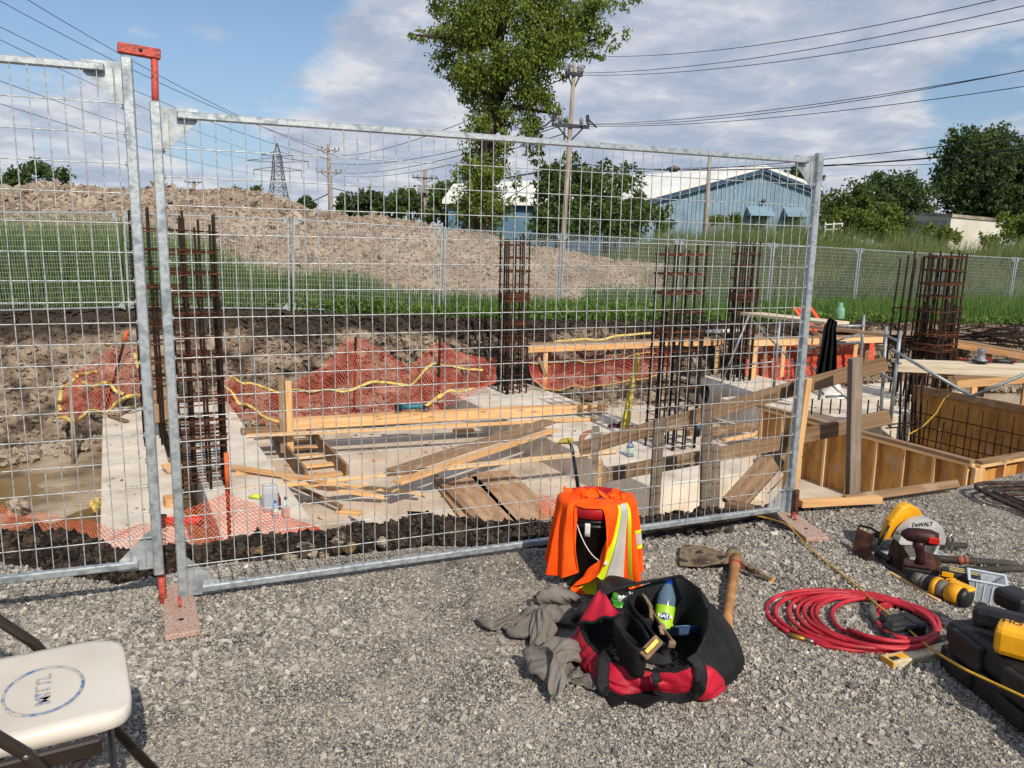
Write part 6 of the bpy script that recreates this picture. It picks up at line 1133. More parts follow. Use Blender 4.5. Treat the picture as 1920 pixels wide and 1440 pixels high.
CL_S = (46, 26, cloth_pts(46, 26, (
'-66 -1 0 1 0 2 2 1 3 3 5 2 5 5 4 4 4 6 6 5 4 6 7 5 4 7 6 6 4 6 5 4 4 3 4 3 2 3 2 1 0 1 0 -1 -1 0',
'-12 -2 -2 -1 0 3 2 2 3 4 5 4 5 5 13 5 5 6 6 5 5 6 7 8 8 8 8 6 6 6 6 5 4 4 4 4 2 3 2 0 1 -1 0 -2 -1 -1',
'-12 -4 -3 -2 0 2 3 2 4 4 5 5 6 6 23 5 5 7 6 5 5 7 7 12 11 10 9 7 7 7 7 5 4 5 5 3 3 3 2 0 0 0 -2 -2 -3 -1',
'-12 -5 -4 -4 -1 2 3 3 4 5 6 6 7 8 31 5 6 6 7 5 6 6 7 15 14 11 11 9 8 8 7 7 4 5 6 4 3 3 2 1 -1 -2 -2 -2 -3 -2',
'-12 -6 -6 -6 0 1 4 3 5 6 7 7 8 8 39 7 5 7 7 5 6 7 6 18 17 12 13 10 10 9 9 7 5 5 6 5 3 3 2 1 -1 -2 -3 -3 -5 -2',
'-12 -8 -7 -7 -2 3 4 4 5 7 7 9 9 9 47 7 5 7 7 6 6 7 7 20 18 14 12 12 10 12 9 7 8 4 8 5 4 3 3 1 -1 -2 -3 -5 -5 -3',
'-12 -10 -7 -6 -1 2 5 5 5 8 7 10 9 10 52 8 5 8 7 6 7 7 7 21 20 10 9 14 10 13 10 13 8 2 8 7 7 4 4 1 0 -2 -4 -4 -4 -4',
'-11 -9 -8 -3 5 3 4 2 9 7 9 8 6 8 57 8 6 7 8 7 6 8 7 21 20 10 5 16 10 15 12 14 6 1 7 7 8 2 9 -2 0 0 0 -1 -4 -4',
'-9 -10 -1 1 4 3 3 0 12 8 9 7 5 6 58 7 7 7 8 8 6 9 7 21 17 8 6 18 11 14 15 14 9 -2 4 7 10 4 11 -2 -4 1 -1 -1 -2 -2',
'-8 -2 -3 -2 9 4 0 -1 15 10 9 5 4 10 53 7 7 8 9 7 7 8 8 21 13 6 7 19 14 13 17 16 11 -3 -4 10 10 7 13 -1 -7 -1 0 -1 -2 -1',
'0 -2 -5 -3 12 6 -4 -2 18 12 8 2 6 16 45 7 7 9 8 7 8 8 9 21 8 6 8 20 16 12 20 15 16 -5 -9 9 11 10 15 0 -10 -4 1 0 -2 -1',
'0 -1 -7 -6 16 8 -8 -2 20 14 7 0 12 16 38 7 8 8 8 8 9 8 8 20 2 7 12 18 19 13 22 16 18 -5 -15 9 11 12 17 2 -14 -6 2 1 -2 0',
'1 -2 -9 -6 18 9 -14 2 20 16 5 1 18 16 28 9 8 8 9 9 8 8 8 20 2 0 15 19 21 14 24 15 21 -5 -19 8 11 15 18 3 -15 -10 3 2 -2 0',
'1 -3 -11 -6 20 11 -18 2 22 17 3 5 19 19 18 11 7 9 9 8 9 9 8 19 3 -9 16 23 22 16 26 16 22 -5 -21 4 12 18 19 4 -18 -11 4 2 -2 0',
'0 -3 -12 -7 22 12 -20 1 24 18 2 8 22 20 7 13 7 9 9 10 9 9 7 19 2 -16 17 26 25 17 27 17 24 -5 -24 2 12 21 19 6 -20 -14 4 4 -1 -1',
'1 -4 -14 -7 24 14 -23 1 25 20 0 12 23 21 0 12 7 10 10 10 8 8 9 19 0 -21 16 29 27 19 30 17 25 -5 -26 -1 13 22 21 6 -21 -16 5 4 -1 -1',
'1 -5 -16 -7 26 14 -24 0 27 20 1 15 24 21 -7 11 10 9 10 11 9 9 7 18 -1 -26 16 30 30 22 31 18 26 -5 -28 -4 14 23 22 8 -23 -19 5 6 -1 0',
'0 -5 -19 -5 28 15 -26 -2 28 23 0 19 23 20 -12 13 8 9 11 10 11 11 3 19 -3 -27 13 31 32 25 33 18 27 -4 -30 -6 14 25 22 9 -24 -21 6 6 0 -1',
'1 -7 -20 -5 30 16 -28 -2 29 23 2 21 24 17 -17 14 7 11 10 12 10 11 8 16 -6 -30 10 34 34 27 35 18 28 -3 -32 -9 15 27 23 10 -26 -23 5 8 0 -1',
'0 -8 -20 -6 32 17 -30 -2 30 25 1 24 25 14 -23 15 8 11 11 11 11 11 11 15 -10 -31 6 36 36 31 37 18 29 -3 -33 -13 16 28 24 11 -28 -23 4 9 1 -1',
'1 -9 -22 -5 33 18 -31 -4 32 26 2 26 26 9 -26 14 10 11 12 11 12 11 12 13 -12 -31 2 37 39 33 40 17 30 -2 -35 -15 17 29 25 11 -29 -26 5 10 1 -1',
'0 -9 -24 -4 34 20 -34 -4 33 27 2 29 27 6 -29 12 11 11 12 12 12 12 12 14 -16 -29 -6 40 41 40 38 18 30 -1 -36 -18 18 30 25 13 -31 -28 5 11 1 0',
'0 -10 -25 -4 36 20 -35 -5 35 28 3 31 29 2 -31 11 10 12 12 12 13 12 12 14 -20 -41 1 42 41 45 42 22 27 -1 -38 -20 18 32 25 14 -32 -29 4 12 1 0',
'0 -11 -26 -3 37 22 -37 -6 36 29 4 32 31 0 -33 8 11 11 13 13 12 13 12 12 -25 -50 9 45 46 46 44 27 21 0 -40 -23 19 34 26 14 -33 -31 4 13 1 0',
'-1 -10 -28 -3 39 22 -37 -8 38 30 5 34 31 0 -35 5 9 13 13 13 13 14 10 12 -32 -56 23 46 46 48 41 29 21 1 -41 -26 20 35 26 16 -35 -33 4 14 1 0',
'0 -10 -29 -3 40 23 -39 -7 38 31 5 34 32 0 -37 4 10 12 14 13 13 14 10 11 -35 -58 27 48 46 49 32 31 28 1 -41 -27 20 35 26 16 -35 -33 3 15 2 -1',
'4 -5 -6 -4 -4 -6 -6 -3 -4 -4 -5 -3 -4 -4 -4 -2 -2 -2 -1 -1 0 -1 0 1 2 2 3 2 2 3 3 3 3 4 5 4 3 5 6 5 3 5 6 5 4 2',
'2 -7 -6 -6 -6 -6 -7 -5 -5 -6 -5 -4 -4 -4 3 -2 -2 -2 -1 -1 -1 0 0 -5 -3 0 1 3 3 3 5 5 4 5 7 5 5 6 7 5 6 6 7 6 5 2',
'1 -7 -7 -7 -8 -7 -7 -7 -7 -6 -6 -5 -4 -5 9 -2 -1 -2 -2 -1 -1 0 0 -9 -11 -1 0 4 4 4 7 6 6 7 7 6 7 7 8 7 7 7 8 7 5 4',
'2 -8 -8 -8 -9 -9 -9 -8 -7 -8 -7 -6 -5 -5 16 -1 -2 -1 -2 -1 -1 0 -1 -16 -16 -3 0 4 6 5 7 8 8 8 8 8 8 9 9 9 8 8 9 8 7 3',
'1 -8 -9 -10 -10 -10 -10 -9 -9 -9 -9 -7 -5 -6 24 0 -2 -2 -2 0 -2 0 -1 -21 -23 -4 -2 4 7 7 8 10 9 10 10 9 10 9 11 10 10 10 10 9 7 4',
'3 -10 -10 -11 -12 -12 -11 -11 -10 -10 -10 -7 -7 -6 32 1 -2 -2 -2 -1 -1 -1 0 -28 -28 -6 1 5 7 8 9 11 9 12 10 11 10 11 12 12 11 11 11 10 8 5',
'1 -10 -11 -12 -13 -13 -12 -12 -11 -12 -11 -8 -9 -7 41 1 -2 -3 -2 0 -2 0 -1 -35 -32 2 7 5 8 8 9 6 10 10 12 11 11 12 13 12 11 13 12 11 10 5',
'2 -10 -12 -13 -13 -12 -14 -14 -10 -12 -12 -12 -11 -10 48 1 -2 -2 -2 -1 -1 -1 0 -42 -30 3 13 2 11 10 11 -1 14 7 13 14 11 14 8 14 11 13 14 12 11 5',
'3 -11 -14 -14 -9 -16 -13 -16 -7 -13 -14 -13 -14 -12 51 2 -3 -2 -1 -1 -2 -1 0 -48 -26 7 14 2 12 13 10 -7 15 7 15 14 14 14 5 15 10 14 15 13 12 7',
'3 -13 -14 -15 -8 -17 -14 -17 -4 -15 -15 -15 -15 -13 53 2 -3 -2 -1 -2 -1 -1 0 -55 -20 10 16 1 11 17 9 -12 15 10 15 15 15 13 2 17 9 16 15 15 13 7',
'2 -14 -14 -16 -7 -18 -14 -19 -2 -15 -17 -18 -16 -4 45 3 -3 -2 -1 -2 -2 -1 0 -60 -15 12 18 0 12 19 9 -15 12 13 16 16 17 12 -2 18 10 16 17 15 14 7',
'2 -14 -15 -18 -6 -18 -15 -19 -1 -15 -20 -19 -13 2 35 4 -3 -2 -1 -1 -3 -2 0 -65 1 7 15 1 12 22 8 -17 9 17 14 18 18 11 -5 20 10 16 18 17 15 7',
'2 -15 -15 -19 -5 -18 -16 -20 -1 -14 -22 -21 -9 7 24 5 -2 0 -3 -2 -2 -2 0 -69 12 12 7 0 13 23 8 -19 6 20 12 21 19 9 -6 21 11 15 19 18 16 8',
'2 -16 -15 -20 -5 -18 -16 -22 1 -15 -24 -21 -2 2 21 5 -2 -1 0 -4 -1 -3 -1 -70 18 19 8 -10 14 25 8 -21 4 21 12 23 21 7 -7 21 11 15 21 19 17 8',
'2 -17 -16 -20 -4 -19 -16 -23 1 -15 -25 -22 -1 4 15 7 -1 -1 -1 -3 -2 -3 -2 -70 21 21 11 -13 14 26 8 -23 2 23 11 25 23 5 -9 22 11 16 21 20 18 9',
'2 -18 -16 -22 -2 -20 -17 -24 2 -14 -28 -21 3 0 12 9 -1 0 -2 -1 -4 -4 -2 -69 23 22 12 -14 14 27 8 -25 -1 26 10 27 24 4 -11 23 12 15 22 21 20 9',
'2 -19 -16 -23 -2 -20 -18 -24 3 -15 -29 -21 7 -5 11 9 -2 3 -2 -2 -2 -5 -4 -69 25 22 14 -13 13 28 9 -28 -2 26 10 29 25 3 -13 24 12 15 23 22 21 10',
'2 -19 -17 -24 -2 -21 -17 -25 4 -16 -31 -20 11 -9 9 9 -1 4 -3 -3 -2 -2 -6 -68 25 23 16 -13 13 28 9 -29 -6 28 11 29 27 2 -14 24 12 15 25 22 23 10',
'3 -21 -17 -25 -1 -22 -17 -27 5 -15 -33 -19 14 -13 10 5 7 -2 -4 -3 -2 -2 -5 -68 26 24 18 -14 13 29 10 -31 -9 30 11 29 28 2 -16 25 12 15 26 24 23 10',
'2 -21 -18 -26 0 -23 -17 -28 5 -16 -33 -18 16 -17 13 7 3 -4 -5 -2 -3 -2 -2 -69 27 25 19 -13 13 28 12 -34 -10 30 12 30 30 0 -18 25 14 14 28 24 25 11',
'2 -22 -18 -27 0 -23 -17 -29 6 -16 -35 -16 17 -20 14 10 -3 -5 -4 -3 -2 -1 -1 -70 28 28 17 -12 13 28 14 -37 -12 32 11 31 31 0 -19 26 13 14 29 26 25 12',
'2 -23 -18 -28 1 -24 -18 -29 7 -17 -37 -13 18 -21 14 8 -5 -5 -4 -3 -2 -2 1 -69 28 32 12 -7 14 21 19 -38 -15 34 11 31 33 0 -22 26 14 14 30 27 27 11',
'2 -23 -19 -29 2 -26 -17 -31 8 -17 -38 -10 16 -21 12 7 -5 -5 -4 -3 -1 -2 -1 -67 29 31 9 7 17 10 19 -34 -22 35 12 32 34 -1 -23 27 13 14 31 28 28 12',
'2 -24 -19 -30 2 -26 -17 -32 8 -17 -40 -6 15 -23 13 8 -9 -3 -5 -4 -2 1 -1 -68 29 30 9 8 10 11 23 -24 -29 36 12 32 35 -1 -24 27 13 14 33 29 28 13',
'2 -25 -20 -30 3 -27 -18 -33 10 -18 -41 -3 13 -23 12 8 -9 -4 -5 -3 -2 0 -2 -67 30 27 -6 7 12 10 26 -5 -33 36 14 31 37 -1 -27 27 14 15 33 30 30 13',
'2 -26 -20 -31 4 -28 -18 -33 9 -18 -42 -1 13 -24 13 6 -8 -4 -5 -4 -1 0 -3 -66 29 27 -10 3 12 12 39 -10 -34 36 14 32 38 -2 -28 28 14 14 34 30 31 13',
'387 0 0 0 0 0 0 0 0 0 0 0 0 0 0 0 0 0 0 0 0 0 0 0 0 0 0 0 0 0 0 0 0 0 0 0 0 0 0 0 0 1 -1 0 0 0',
'0 0 0 0 0 0 0 0 0 1 0 -1 0 0 1 -1 0 0 0 0 0 0 0 1 -1 0 0 0 0 0 0 0 0 0 0 0 0 0 0 0 0 0 0 0 0 0',
'0 0 0 0 0 0 0 0 0 0 0 0 0 0 1 -1 0 0 0 0 0 0 0 1 0 0 0 0 0 0 0 -1 0 0 0 0 0 0 0 0 0 0 0 0 0 0',
'0 0 1 0 0 0 0 0 0 -1 0 0 0 1 -1 0 0 0 0 0 0 0 0 2 1 -2 0 -1 0 0 1 0 0 0 0 0 0 0 0 0 0 0 0 -1 0 0',
'0 1 0 0 -1 0 0 0 0 0 1 -1 0 1 -1 0 0 0 0 0 0 0 1 4 -1 -2 -1 -1 0 0 1 0 0 1 1 -1 -1 0 0 -1 0 0 1 0 -1 0',
'1 -1 1 1 -2 -1 0 0 0 0 1 0 0 2 -1 -1 0 0 0 0 0 1 1 5 -7 -5 -10 0 0 0 2 2 3 0 1 0 0 1 1 1 2 1 2 0 0 0',
'-1 3 -4 -7 -4 -1 0 0 0 0 1 2 3 4 5 -2 0 0 0 0 0 1 3 4 -16 -15 -12 -1 0 0 4 3 3 3 -1 1 1 3 1 1 4 2 3 3 4 1',
'2 -7 -8 -9 -6 -1 0 0 0 0 1 4 5 6 16 -3 1 0 -1 0 0 1 3 3 -29 -19 -15 -1 0 0 5 5 2 4 0 0 2 3 2 1 4 3 4 6 5 3',
'-7 -10 -12 -12 -6 -1 -1 1 -1 0 2 4 7 7 31 -3 0 -1 0 1 -1 1 4 -1 -42 -22 -16 -2 0 0 6 6 4 3 0 0 2 4 2 1 5 4 5 5 7 4',
'-9 -15 -14 -12 -6 -2 -1 0 0 0 1 6 7 7 49 -5 0 0 1 -1 0 1 4 -6 -55 -24 -18 -2 0 1 6 7 5 4 0 0 2 3 4 2 4 4 6 6 8 4',
'-12 -17 -14 -14 -7 -2 -1 1 -2 1 1 7 7 8 66 -5 -1 1 -2 0 0 1 4 -11 -66 -28 -19 -2 0 2 5 8 7 4 0 0 2 5 4 2 5 5 5 8 8 5',
'-12 -18 -16 -15 -9 -1 -1 0 -1 0 2 7 7 10 85 -8 0 0 -3 -1 1 2 4 -19 -73 -32 -22 -2 0 2 7 7 9 4 0 1 3 4 4 3 5 6 6 8 9 5',
'-12 -19 -18 -17 -9 0 -2 0 -1 0 2 8 8 12 101 -10 1 -5 1 -1 -1 4 4 -28 -81 -31 -28 -2 0 3 6 10 9 4 1 1 3 3 5 4 5 7 7 8 10 5',
'-12 -21 -18 -19 -9 -1 -1 -1 -2 0 3 8 10 12 117 -10 -1 -4 0 0 -1 2 7 -40 -89 -29 -29 -4 -1 2 8 10 10 5 0 3 2 4 5 5 5 8 7 9 11 6',
'-12 -23 -20 -19 -11 -1 -1 0 -2 1 2 8 11 12 135 -10 -6 0 1 -1 -2 2 7 -51 -95 -30 -31 -5 -1 3 9 9 12 5 1 2 3 4 6 5 6 8 8 10 11 6',
'-12 -24 -21 -21 -12 0 -2 -1 -2 1 2 10 11 13 148 -9 -6 0 0 -1 0 3 6 -63 -101 -30 -33 -5 -2 3 9 11 12 6 1 2 4 4 6 5 7 9 8 11 12 6',
'-12 -25 -23 -22 -13 -1 -1 0 -3 1 2 11 11 12 164 -10 -4 3 -2 -2 0 2 6 -72 -108 -32 -34 -6 -2 3 10 12 13 6 1 3 3 5 7 5 7 9 9 12 12 7',
'-12 -27 -24 -24 -13 -1 -1 -1 -3 1 3 11 12 12 177 -6 -2 -3 0 0 0 0 8 -84 -115 -33 -35 -7 -2 4 10 12 14 7 1 3 4 5 7 5 9 10 9 12 14 7',
'-12 -28 -26 -25 -14 -1 -2 0 -2 0 3 11 13 11 191 -2 -4 -2 0 -1 0 0 6 -93 -120 -36 -36 -6 -2 3 11 13 15 7 1 4 4 5 7 6 9 10 11 12 14 8',
'-12 -30 -26 -27 -15 -1 -1 -1 -3 1 3 12 13 10 203 2 -6 1 -1 1 -1 0 4 -102 -127 -37 -36 -8 -2 3 12 13 16 8 1 4 5 5 7 7 9 12 10 13 15 9',
'-11 -32 -28 -28 -16 -1 -2 -1 -2 0 4 12 14 9 215 5 -4 1 0 0 0 2 -1 -111 -133 -40 -36 -8 -3 4 12 14 17 8 2 3 5 6 7 8 9 12 12 13 16 9',
'-12 -33 -30 -30 -16 -1 -2 0 -4 1 3 14 14 9 227 6 -1 0 0 -1 0 3 -3 -119 -140 -42 -35 -9 -3 4 13 14 18 8 2 4 5 6 8 7 11 12 12 14 17 9',
'-12 -35 -31 -31 -17 -1 -2 -1 -3 1 3 15 14 9 238 11 0 -2 -2 0 0 2 -1 -129 -145 -36 -44 -8 0 -1 12 16 18 10 1 4 6 6 8 8 11 13 13 15 18 9',
'-12 -37 -32 -32 -18 -1 -2 -1 -3 0 5 14 14 9 250 12 1 -3 0 -1 1 0 0 -136 -152 -31 -51 -4 0 7 0 19 16 9 3 4 5 7 9 8 11 14 14 15 18 10',
'-12 -38 -34 -33 -19 -1 -2 -1 -4 1 4 15 15 9 261 13 2 -4 0 -1 1 1 1 -146 -156 -28 -42 0 8 -2 7 -6 16 10 2 5 7 6 9 9 12 14 15 15 19 10',
'-6 -39 -33 -36 -18 -1 -3 -1 -3 1 4 15 16 8 266 15 0 -2 -1 -1 1 1 2 -150 -158 -28 -28 -7 12 -13 15 -14 14 11 1 6 6 6 10 9 12 15 14 17 19 10')))

def cloth_obj(CL, name, m, parent, c, rz=0, sc=1, i0=0, i1=None, j0=0, j1=None, off=0, solid=.004, flat=1, tilt=0):
    nu, nv, A = CL; A = A * sc; A = A * np.array([1, 1, flat]); du = np.gradient(A, axis=1); dv_ = np.gradient(A, axis=0); n_ = np.cross(du, dv_); n_ /= np.linalg.norm(n_, axis=2)[..., None] + 1e-9
    if off:
        if n_[4, nu // 2, 2] < 0: n_ = -n_
        A = A + n_ * off
    A = A[j0:j1, i0:i1]; k, l = A.shape[:2]; ca, sa = math.cos(rz), math.sin(rz)
    pts = [Vector((c[0] + p[0] * ca - p[1] * sa, c[1] + p[0] * sa + p[1] * ca, c[2] + p[2])) for p in A.reshape(-1, 3)]
    b = MB(); b.add(pts, [(j * l + i, j * l + i + 1, (j + 1) * l + i + 1, (j + 1) * l + i) for j in range(k - 1) for i in range(l - 1)], True)
    o = b.build(name, m, parent)
    if solid: md = o.modifiers.new('s', 'SOLIDIFY'); md.thickness = solid; md.offset = 0
    md = o.modifiers.new('u', 'SUBSURF'); md.levels = 2; md.render_levels = 2
    return o
# ---------------- foreground things ----------------
Z3 = Vector((0, 0, 1))
def plast(name, c, rough=.45, **k): return mat(name, c if isinstance(c, list) else [c], rough=rough, **k)
M_blk = mat('black_plastic', ['0f1012', '1b1c1e', '2a2927'], scale=8, rough=.5, bump=.1, bscale=60, rvar=.12)
M_dusty = mat('dusty_black_plastic', ['141516', '1f1f1f', '35322e', '4a4640'], scale=5, rough=.6, bump=.15, bscale=50, rvar=.15, lo=.4, hi=.75)
M_yel = mat('tool_yellow', ['c98d0e', 'e0a012', 'e8ab20'], scale=7, rough=.45, bump=.05)
M_red = mat('tool_red', ['5c1416', '7c1c1e'], scale=8, rough=.5)
M_rust = mat('rusty_plate', ['2c1810', '45271a', '5d3624'], scale=14, rough=.75, metal=.2, bump=.2, bscale=60)
M_steel = mat('worn_steel', ['6b6a66', '8b8a86', 'a3a19b'], scale=20, rough=.4, metal=.8)
M_clear = mat('clear_plastic', ['dfe8ec'], rough=.12, trans=.85, ior=1.2, alpha=.75)
M_blue = None
def local(c, yaw, pitch=0, roll=0): return Vector(c), Matrix.Rotation(yaw, 3, 'Z') @ Matrix.Rotation(pitch, 3, 'Y') @ Matrix.Rotation(roll, 3, 'X')
def tx(parent, s, size, M, c, m, ext=.0008, align='CENTER', name='lettering', sx=1):
    cu = bpy.data.curves.new('txt', 'FONT'); cu.body = s; cu.size = size; cu.offset = size * .012; cu.extrude = ext; cu.align_x = align; cu.align_y = 'CENTER'; o = bpy.data.objects.new('txt', cu); COL.objects.link(o)
    dg = bpy.context.evaluated_depsgraph_get(); me = bpy.data.meshes.new_from_object(o.evaluated_get(dg)); bpy.data.objects.remove(o)
    k = bpy.data.objects.new(name, me); COL.objects.link(k); me.materials.clear(); me.materials.append(m); mw = (Matrix(M) @ Matrix.Diagonal((sx, 1, 1))).to_4x4(); k.parent = parent; mw.translation = Vector(c) - parent.location; k.matrix_local = mw; return k
# --- folding chair
f = Vector((.87, .49, 0)).normalized(); s = Vector((f.y, -f.x, 0)); cc = Vector((-1.065, 1.575, .45))
t = thing('folding_chair', Vector((cc.x, cc.y, 0)), 'beige plastic folding chair with brown metal frame, cut by the left edge', 'chair')
M_seat = mat('beige_seat_plastic', ['beb6ab', 'cdc6bb', 'd8d1c8'], scale=3, rough=.38, bump=.04, bscale=140, lo=.25, hi=.7)
M_cfr = mat('brown_chair_frame', ['2e2622', '3b312b'], scale=6, rough=.35, metal=.3)
def seatfn(layer):
    def g(u_, v_):
        a = u_ * 2 * math.pi; ex = .26; ca, sa = math.cos(a), math.sin(a); k = 1 / (abs(ca) ** 5 + abs(sa) ** 5) ** (1 / 5); return ca * k, sa * k
    return g
SW = .188
prof_ = [(.0, .003), (.55, .001), (.86, .004), (.95, .003), (.985, -.004), (1, -.016), (.995, -.034), (.96, -.036), (.94, -.015), (.0, -.012)]
b = MB(); n = 64; vs = []
for r_, z_ in prof_:
    for i in range(n):
        a = 2 * math.pi * i / n; ca, sa = math.cos(a), math.sin(a); k = 1 / (abs(ca) ** 7 + abs(sa) ** 7) ** (1 / 7); fx = ca * k * .215 * r_; sy = sa * k * SW * r_ - .012 * (1 - .05 * ca)
        vs.append(cc + f * fx + s * sy + Z3 * (z_ - (.012 if (fx > .15 and r_ < .97) else 0) * (fx - .15) / .06))
fs = [(i * n + j, i * n + (j + 1) % n, (i + 1) * n + (j + 1) % n, (i + 1) * n + j) for i in range(len(prof_) - 1) for j in range(n)]; b.add(vs, [q[::-1] for q in fs], True); b.build('seat', M_seat, t)
M_emb = mat('worn_blue_emboss', ['c3bcb0', 'b8b6b2', '7f96b5', '4f78ac'], scale=30, rough=.5, lo=.40, hi=.64, bump=.6, bscale=220)
M_emb2 = mat('faint_emboss', ['bfb2a2', 'aab0b6', '8e9fb2'], scale=45, rough=.5, lo=.42, hi=.66, bump=.6, bscale=200)
oc = P(82, 1293, .4532)
b = MB(); n = 90; vs = []
for i in range(n):
    a = 2 * math.pi * i / n
    for rr_, zz_ in ((1, 0), (1.02, .0012), (1.075, .0012), (1.095, 0)): vs.append(oc + f * math.cos(a) * .073 * rr_ + s * math.sin(a) * .096 * rr_ + Z3 * zz_)
b.add(vs, [(i * 4 + j, ((i + 1) % n) * 4 + j, ((i + 1) % n) * 4 + j + 1, i * 4 + j + 1) for i in range(n) for j in range(3)], True); b.build('logo_ring', M_emb, t)
tx(t, 'MITYL', .042, Matrix((-s, f * -1 * -1, Z3)).transposed() if 0 else Matrix((-s, f * -1, Z3)).transposed(), oc + f * .0 + Z3 * .0002, M_emb2, .0014, sx=1.15)
for sg in (1, -1):
    o_ = cc + s * .222 * sg
    b = MB(); b.beam(o_ - f * .19 + Z3 * -.032, o_ + f * .15 + Z3 * -.032, .018, .036, bev=.004); b.build('side_rail', M_cfr, t)
    b = MB(); o2 = cc + s * .240 * sg; b.tube([o2 - f * .30 + Z3 * .42, o2 - f * .24 + Z3 * .30, o2 + f * .02, o2 + f * .27 - Z3 * .44], .0125, 12); b.build('upright', M_cfr, t)
    b = MB(); o3 = cc + s * .205 * sg; b.tube([o3 + f * .13 - Z3 * .045, o3 - f * .24 - Z3 * .44], .011, 12); b.build('leg', M_cfr, t)
    for q in (o2 + f * -.09 + Z3 * .10, o2 + f * .02 - Z3 * .0, o_ + f * -.06 - Z3 * .034): b = MB(); b.lathe([(.006, -.0), (.006, .002), (.003, .004), (0, .004)], q + s * sg * .0105, 12, Matrix((f, Z3, s * sg)).transposed()); b.build('rivet', M_steel, t)
b = MB(); o3 = cc; b.tube([o3 + f * -.12 - Z3 * .30 + s * .2, o3 + f * -.12 - Z3 * .30 - s * .2], .009, 10); b.build('cross_bar', M_cfr, t)
b = MB(); b.tube([o3 + f * .17 - Z3 * .26 + s * .24, o3 + f * .17 - Z3 * .26 - s * .24], .009, 10); b.build('cross_bar', M_cfr, t)
b = MB(); b.grid(lambda u_, v_: cc - f * (.27 + .05 * v_ + .03 * math.cos((u_ - .5) * 3)) + s * (u_ - .5) * .44 + Z3 * (.30 + v_ * .18), 12, 8); b.build('backrest', M_seat, t, solid=.015)
# --- bucket with the hi-vis shirt
bc = P(1112, 1088); bc.z = .0; t = thing('bucket', bc, 'black plastic pail with a red rim and white bail grip under the orange shirt', 'bucket')
M_pail = mat('scuffed_black_pail', ['0d0d0f', '151517', '2b2a29'], scale=22, rough=.42, bump=.08, lo=.45, hi=.85)
M_rim = mat('red_lid', ['8f1016', 'b0161c'], scale=8, rough=.35)
b = MB(); b.lathe([(.0, .002), (.128, .002), (.133, .012), (.146, .29), (.151, .292), (.151, .300), (.147, .302), (.147, .312), (.152, .313), (.152, .322), (.148, .323), (.149, .345), (.140, .345), (.125, .02), (0, .02)], bc, 48); b.build('pail', M_pail, t)
b = MB(); b.lathe([(.150, .330), (.158, .332), (.160, .350), (.159, .372), (.154, .378), (.148, .376), (.146, .362), (.12, .358), (.0, .36)], bc, 48); b.build('lid', M_rim, t)
def cyl(th, z, r): return bc + Vector((math.sin(th) * r, -math.cos(th) * r, z))
b = MB(); q = [cyl(-.62 + .0 * i, .30, .154) for i in range(1)] + [cyl(-.60 + i * .085, .30 - .145 * math.sin(min(1, i / 9) * 1.5708) ** 1.0, .160 + .01 * math.sin(i / 3)) for i in range(1, 14)]
b.tube(q, .0022, 6); b.build('bail', mat('white_wire', ['cfcdc8'], rough=.4), t)
b = MB(); b.tube([cyl(-.02, .155, .172), cyl(.2, .152, .174)], .0085, 10); b.build('grip', mat('white_grip', ['d8d5cd'], rough=.45), t)
b = MB(); b.grid(lambda u_, v_: cyl(-.40 + u_ * .15, .255 + v_ * .06, .1505), 6, 4); b.build('sticker', mat('paper_label', ['c9c5c2', 'dedbd8'], scale=60, rough=.6), t, solid=.001)
M_hv = mat('hi_vis_orange', ['e0480a', 'ee5310', 'f26018'], scale=6, rough=.8, bump=.25, bscale=14, spec=.15)
M_hy = mat('hi_vis_yellow', ['c8e01a', 'd8ee2c'], scale=9, rough=.6); M_sil = mat('reflective_silver', ['a9aaa8', 'bcbcb8'], scale=9, rough=.45)
t = thing('safety_shirt', bc + Z3 * .4, 'orange hi-vis shirt with yellow and silver stripes draped over the black bucket', 'shirt')
SC = bc + Vector((0, 0, .004))
def open_front(CL):      # the two fronts of the shirt hang apart
    nu, nv, A = CL; A = A.copy(); r = np.hypot(A[..., 0], A[..., 1]); th = np.arctan2(A[..., 0], -A[..., 1]); tc = -.10; k = np.clip((r - .12) / .05, 0, 1)
    th = th + k * np.where(th > tc, .06, -.24) * np.exp(-((th - tc) / .8) ** 2) * (1 + .35 * np.clip((.3 - A[..., 2]) / .3, 0, 1)); r = r * (1 + .16 * np.clip((.33 - A[..., 2]) / .3, 0, 1) * np.exp(-((th + 1.1) / .5) ** 2))
    A[..., 0] = np.sin(th) * r; A[..., 1] = -np.cos(th) * r; return (nu, nv, A)
CL_S = open_front(CL_S)
cloth_obj(CL_B, 'bunched_collar', M_hv, t, bc + Vector((-.055, -.01, .378)), R(70), .62, solid=.003)
cloth_obj(CL_B, 'bunched_collar', M_hv, t, bc + Vector((.085, -.02, .378)), R(20), .5, solid=.003)
cloth_obj(CL_S, 'cloth', M_hv, t, SC)
for i0, i1, m in ((26, 28, M_hy), (27, 31, M_sil), (30, 32, M_hy)): cloth_obj(CL_S, 'stripe', m, t, SC, i0=i0, i1=i1, j0=4, j1=None, off=.0036, solid=.001)
for j0, j1, m in ((13, 15, M_hy), (14, 18, M_sil), (17, 19, M_hy)): cloth_obj(CL_S, 'stripe', m, t, SC, i0=35, i1=None, j0=j0, j1=j1, off=.0036, solid=.001)
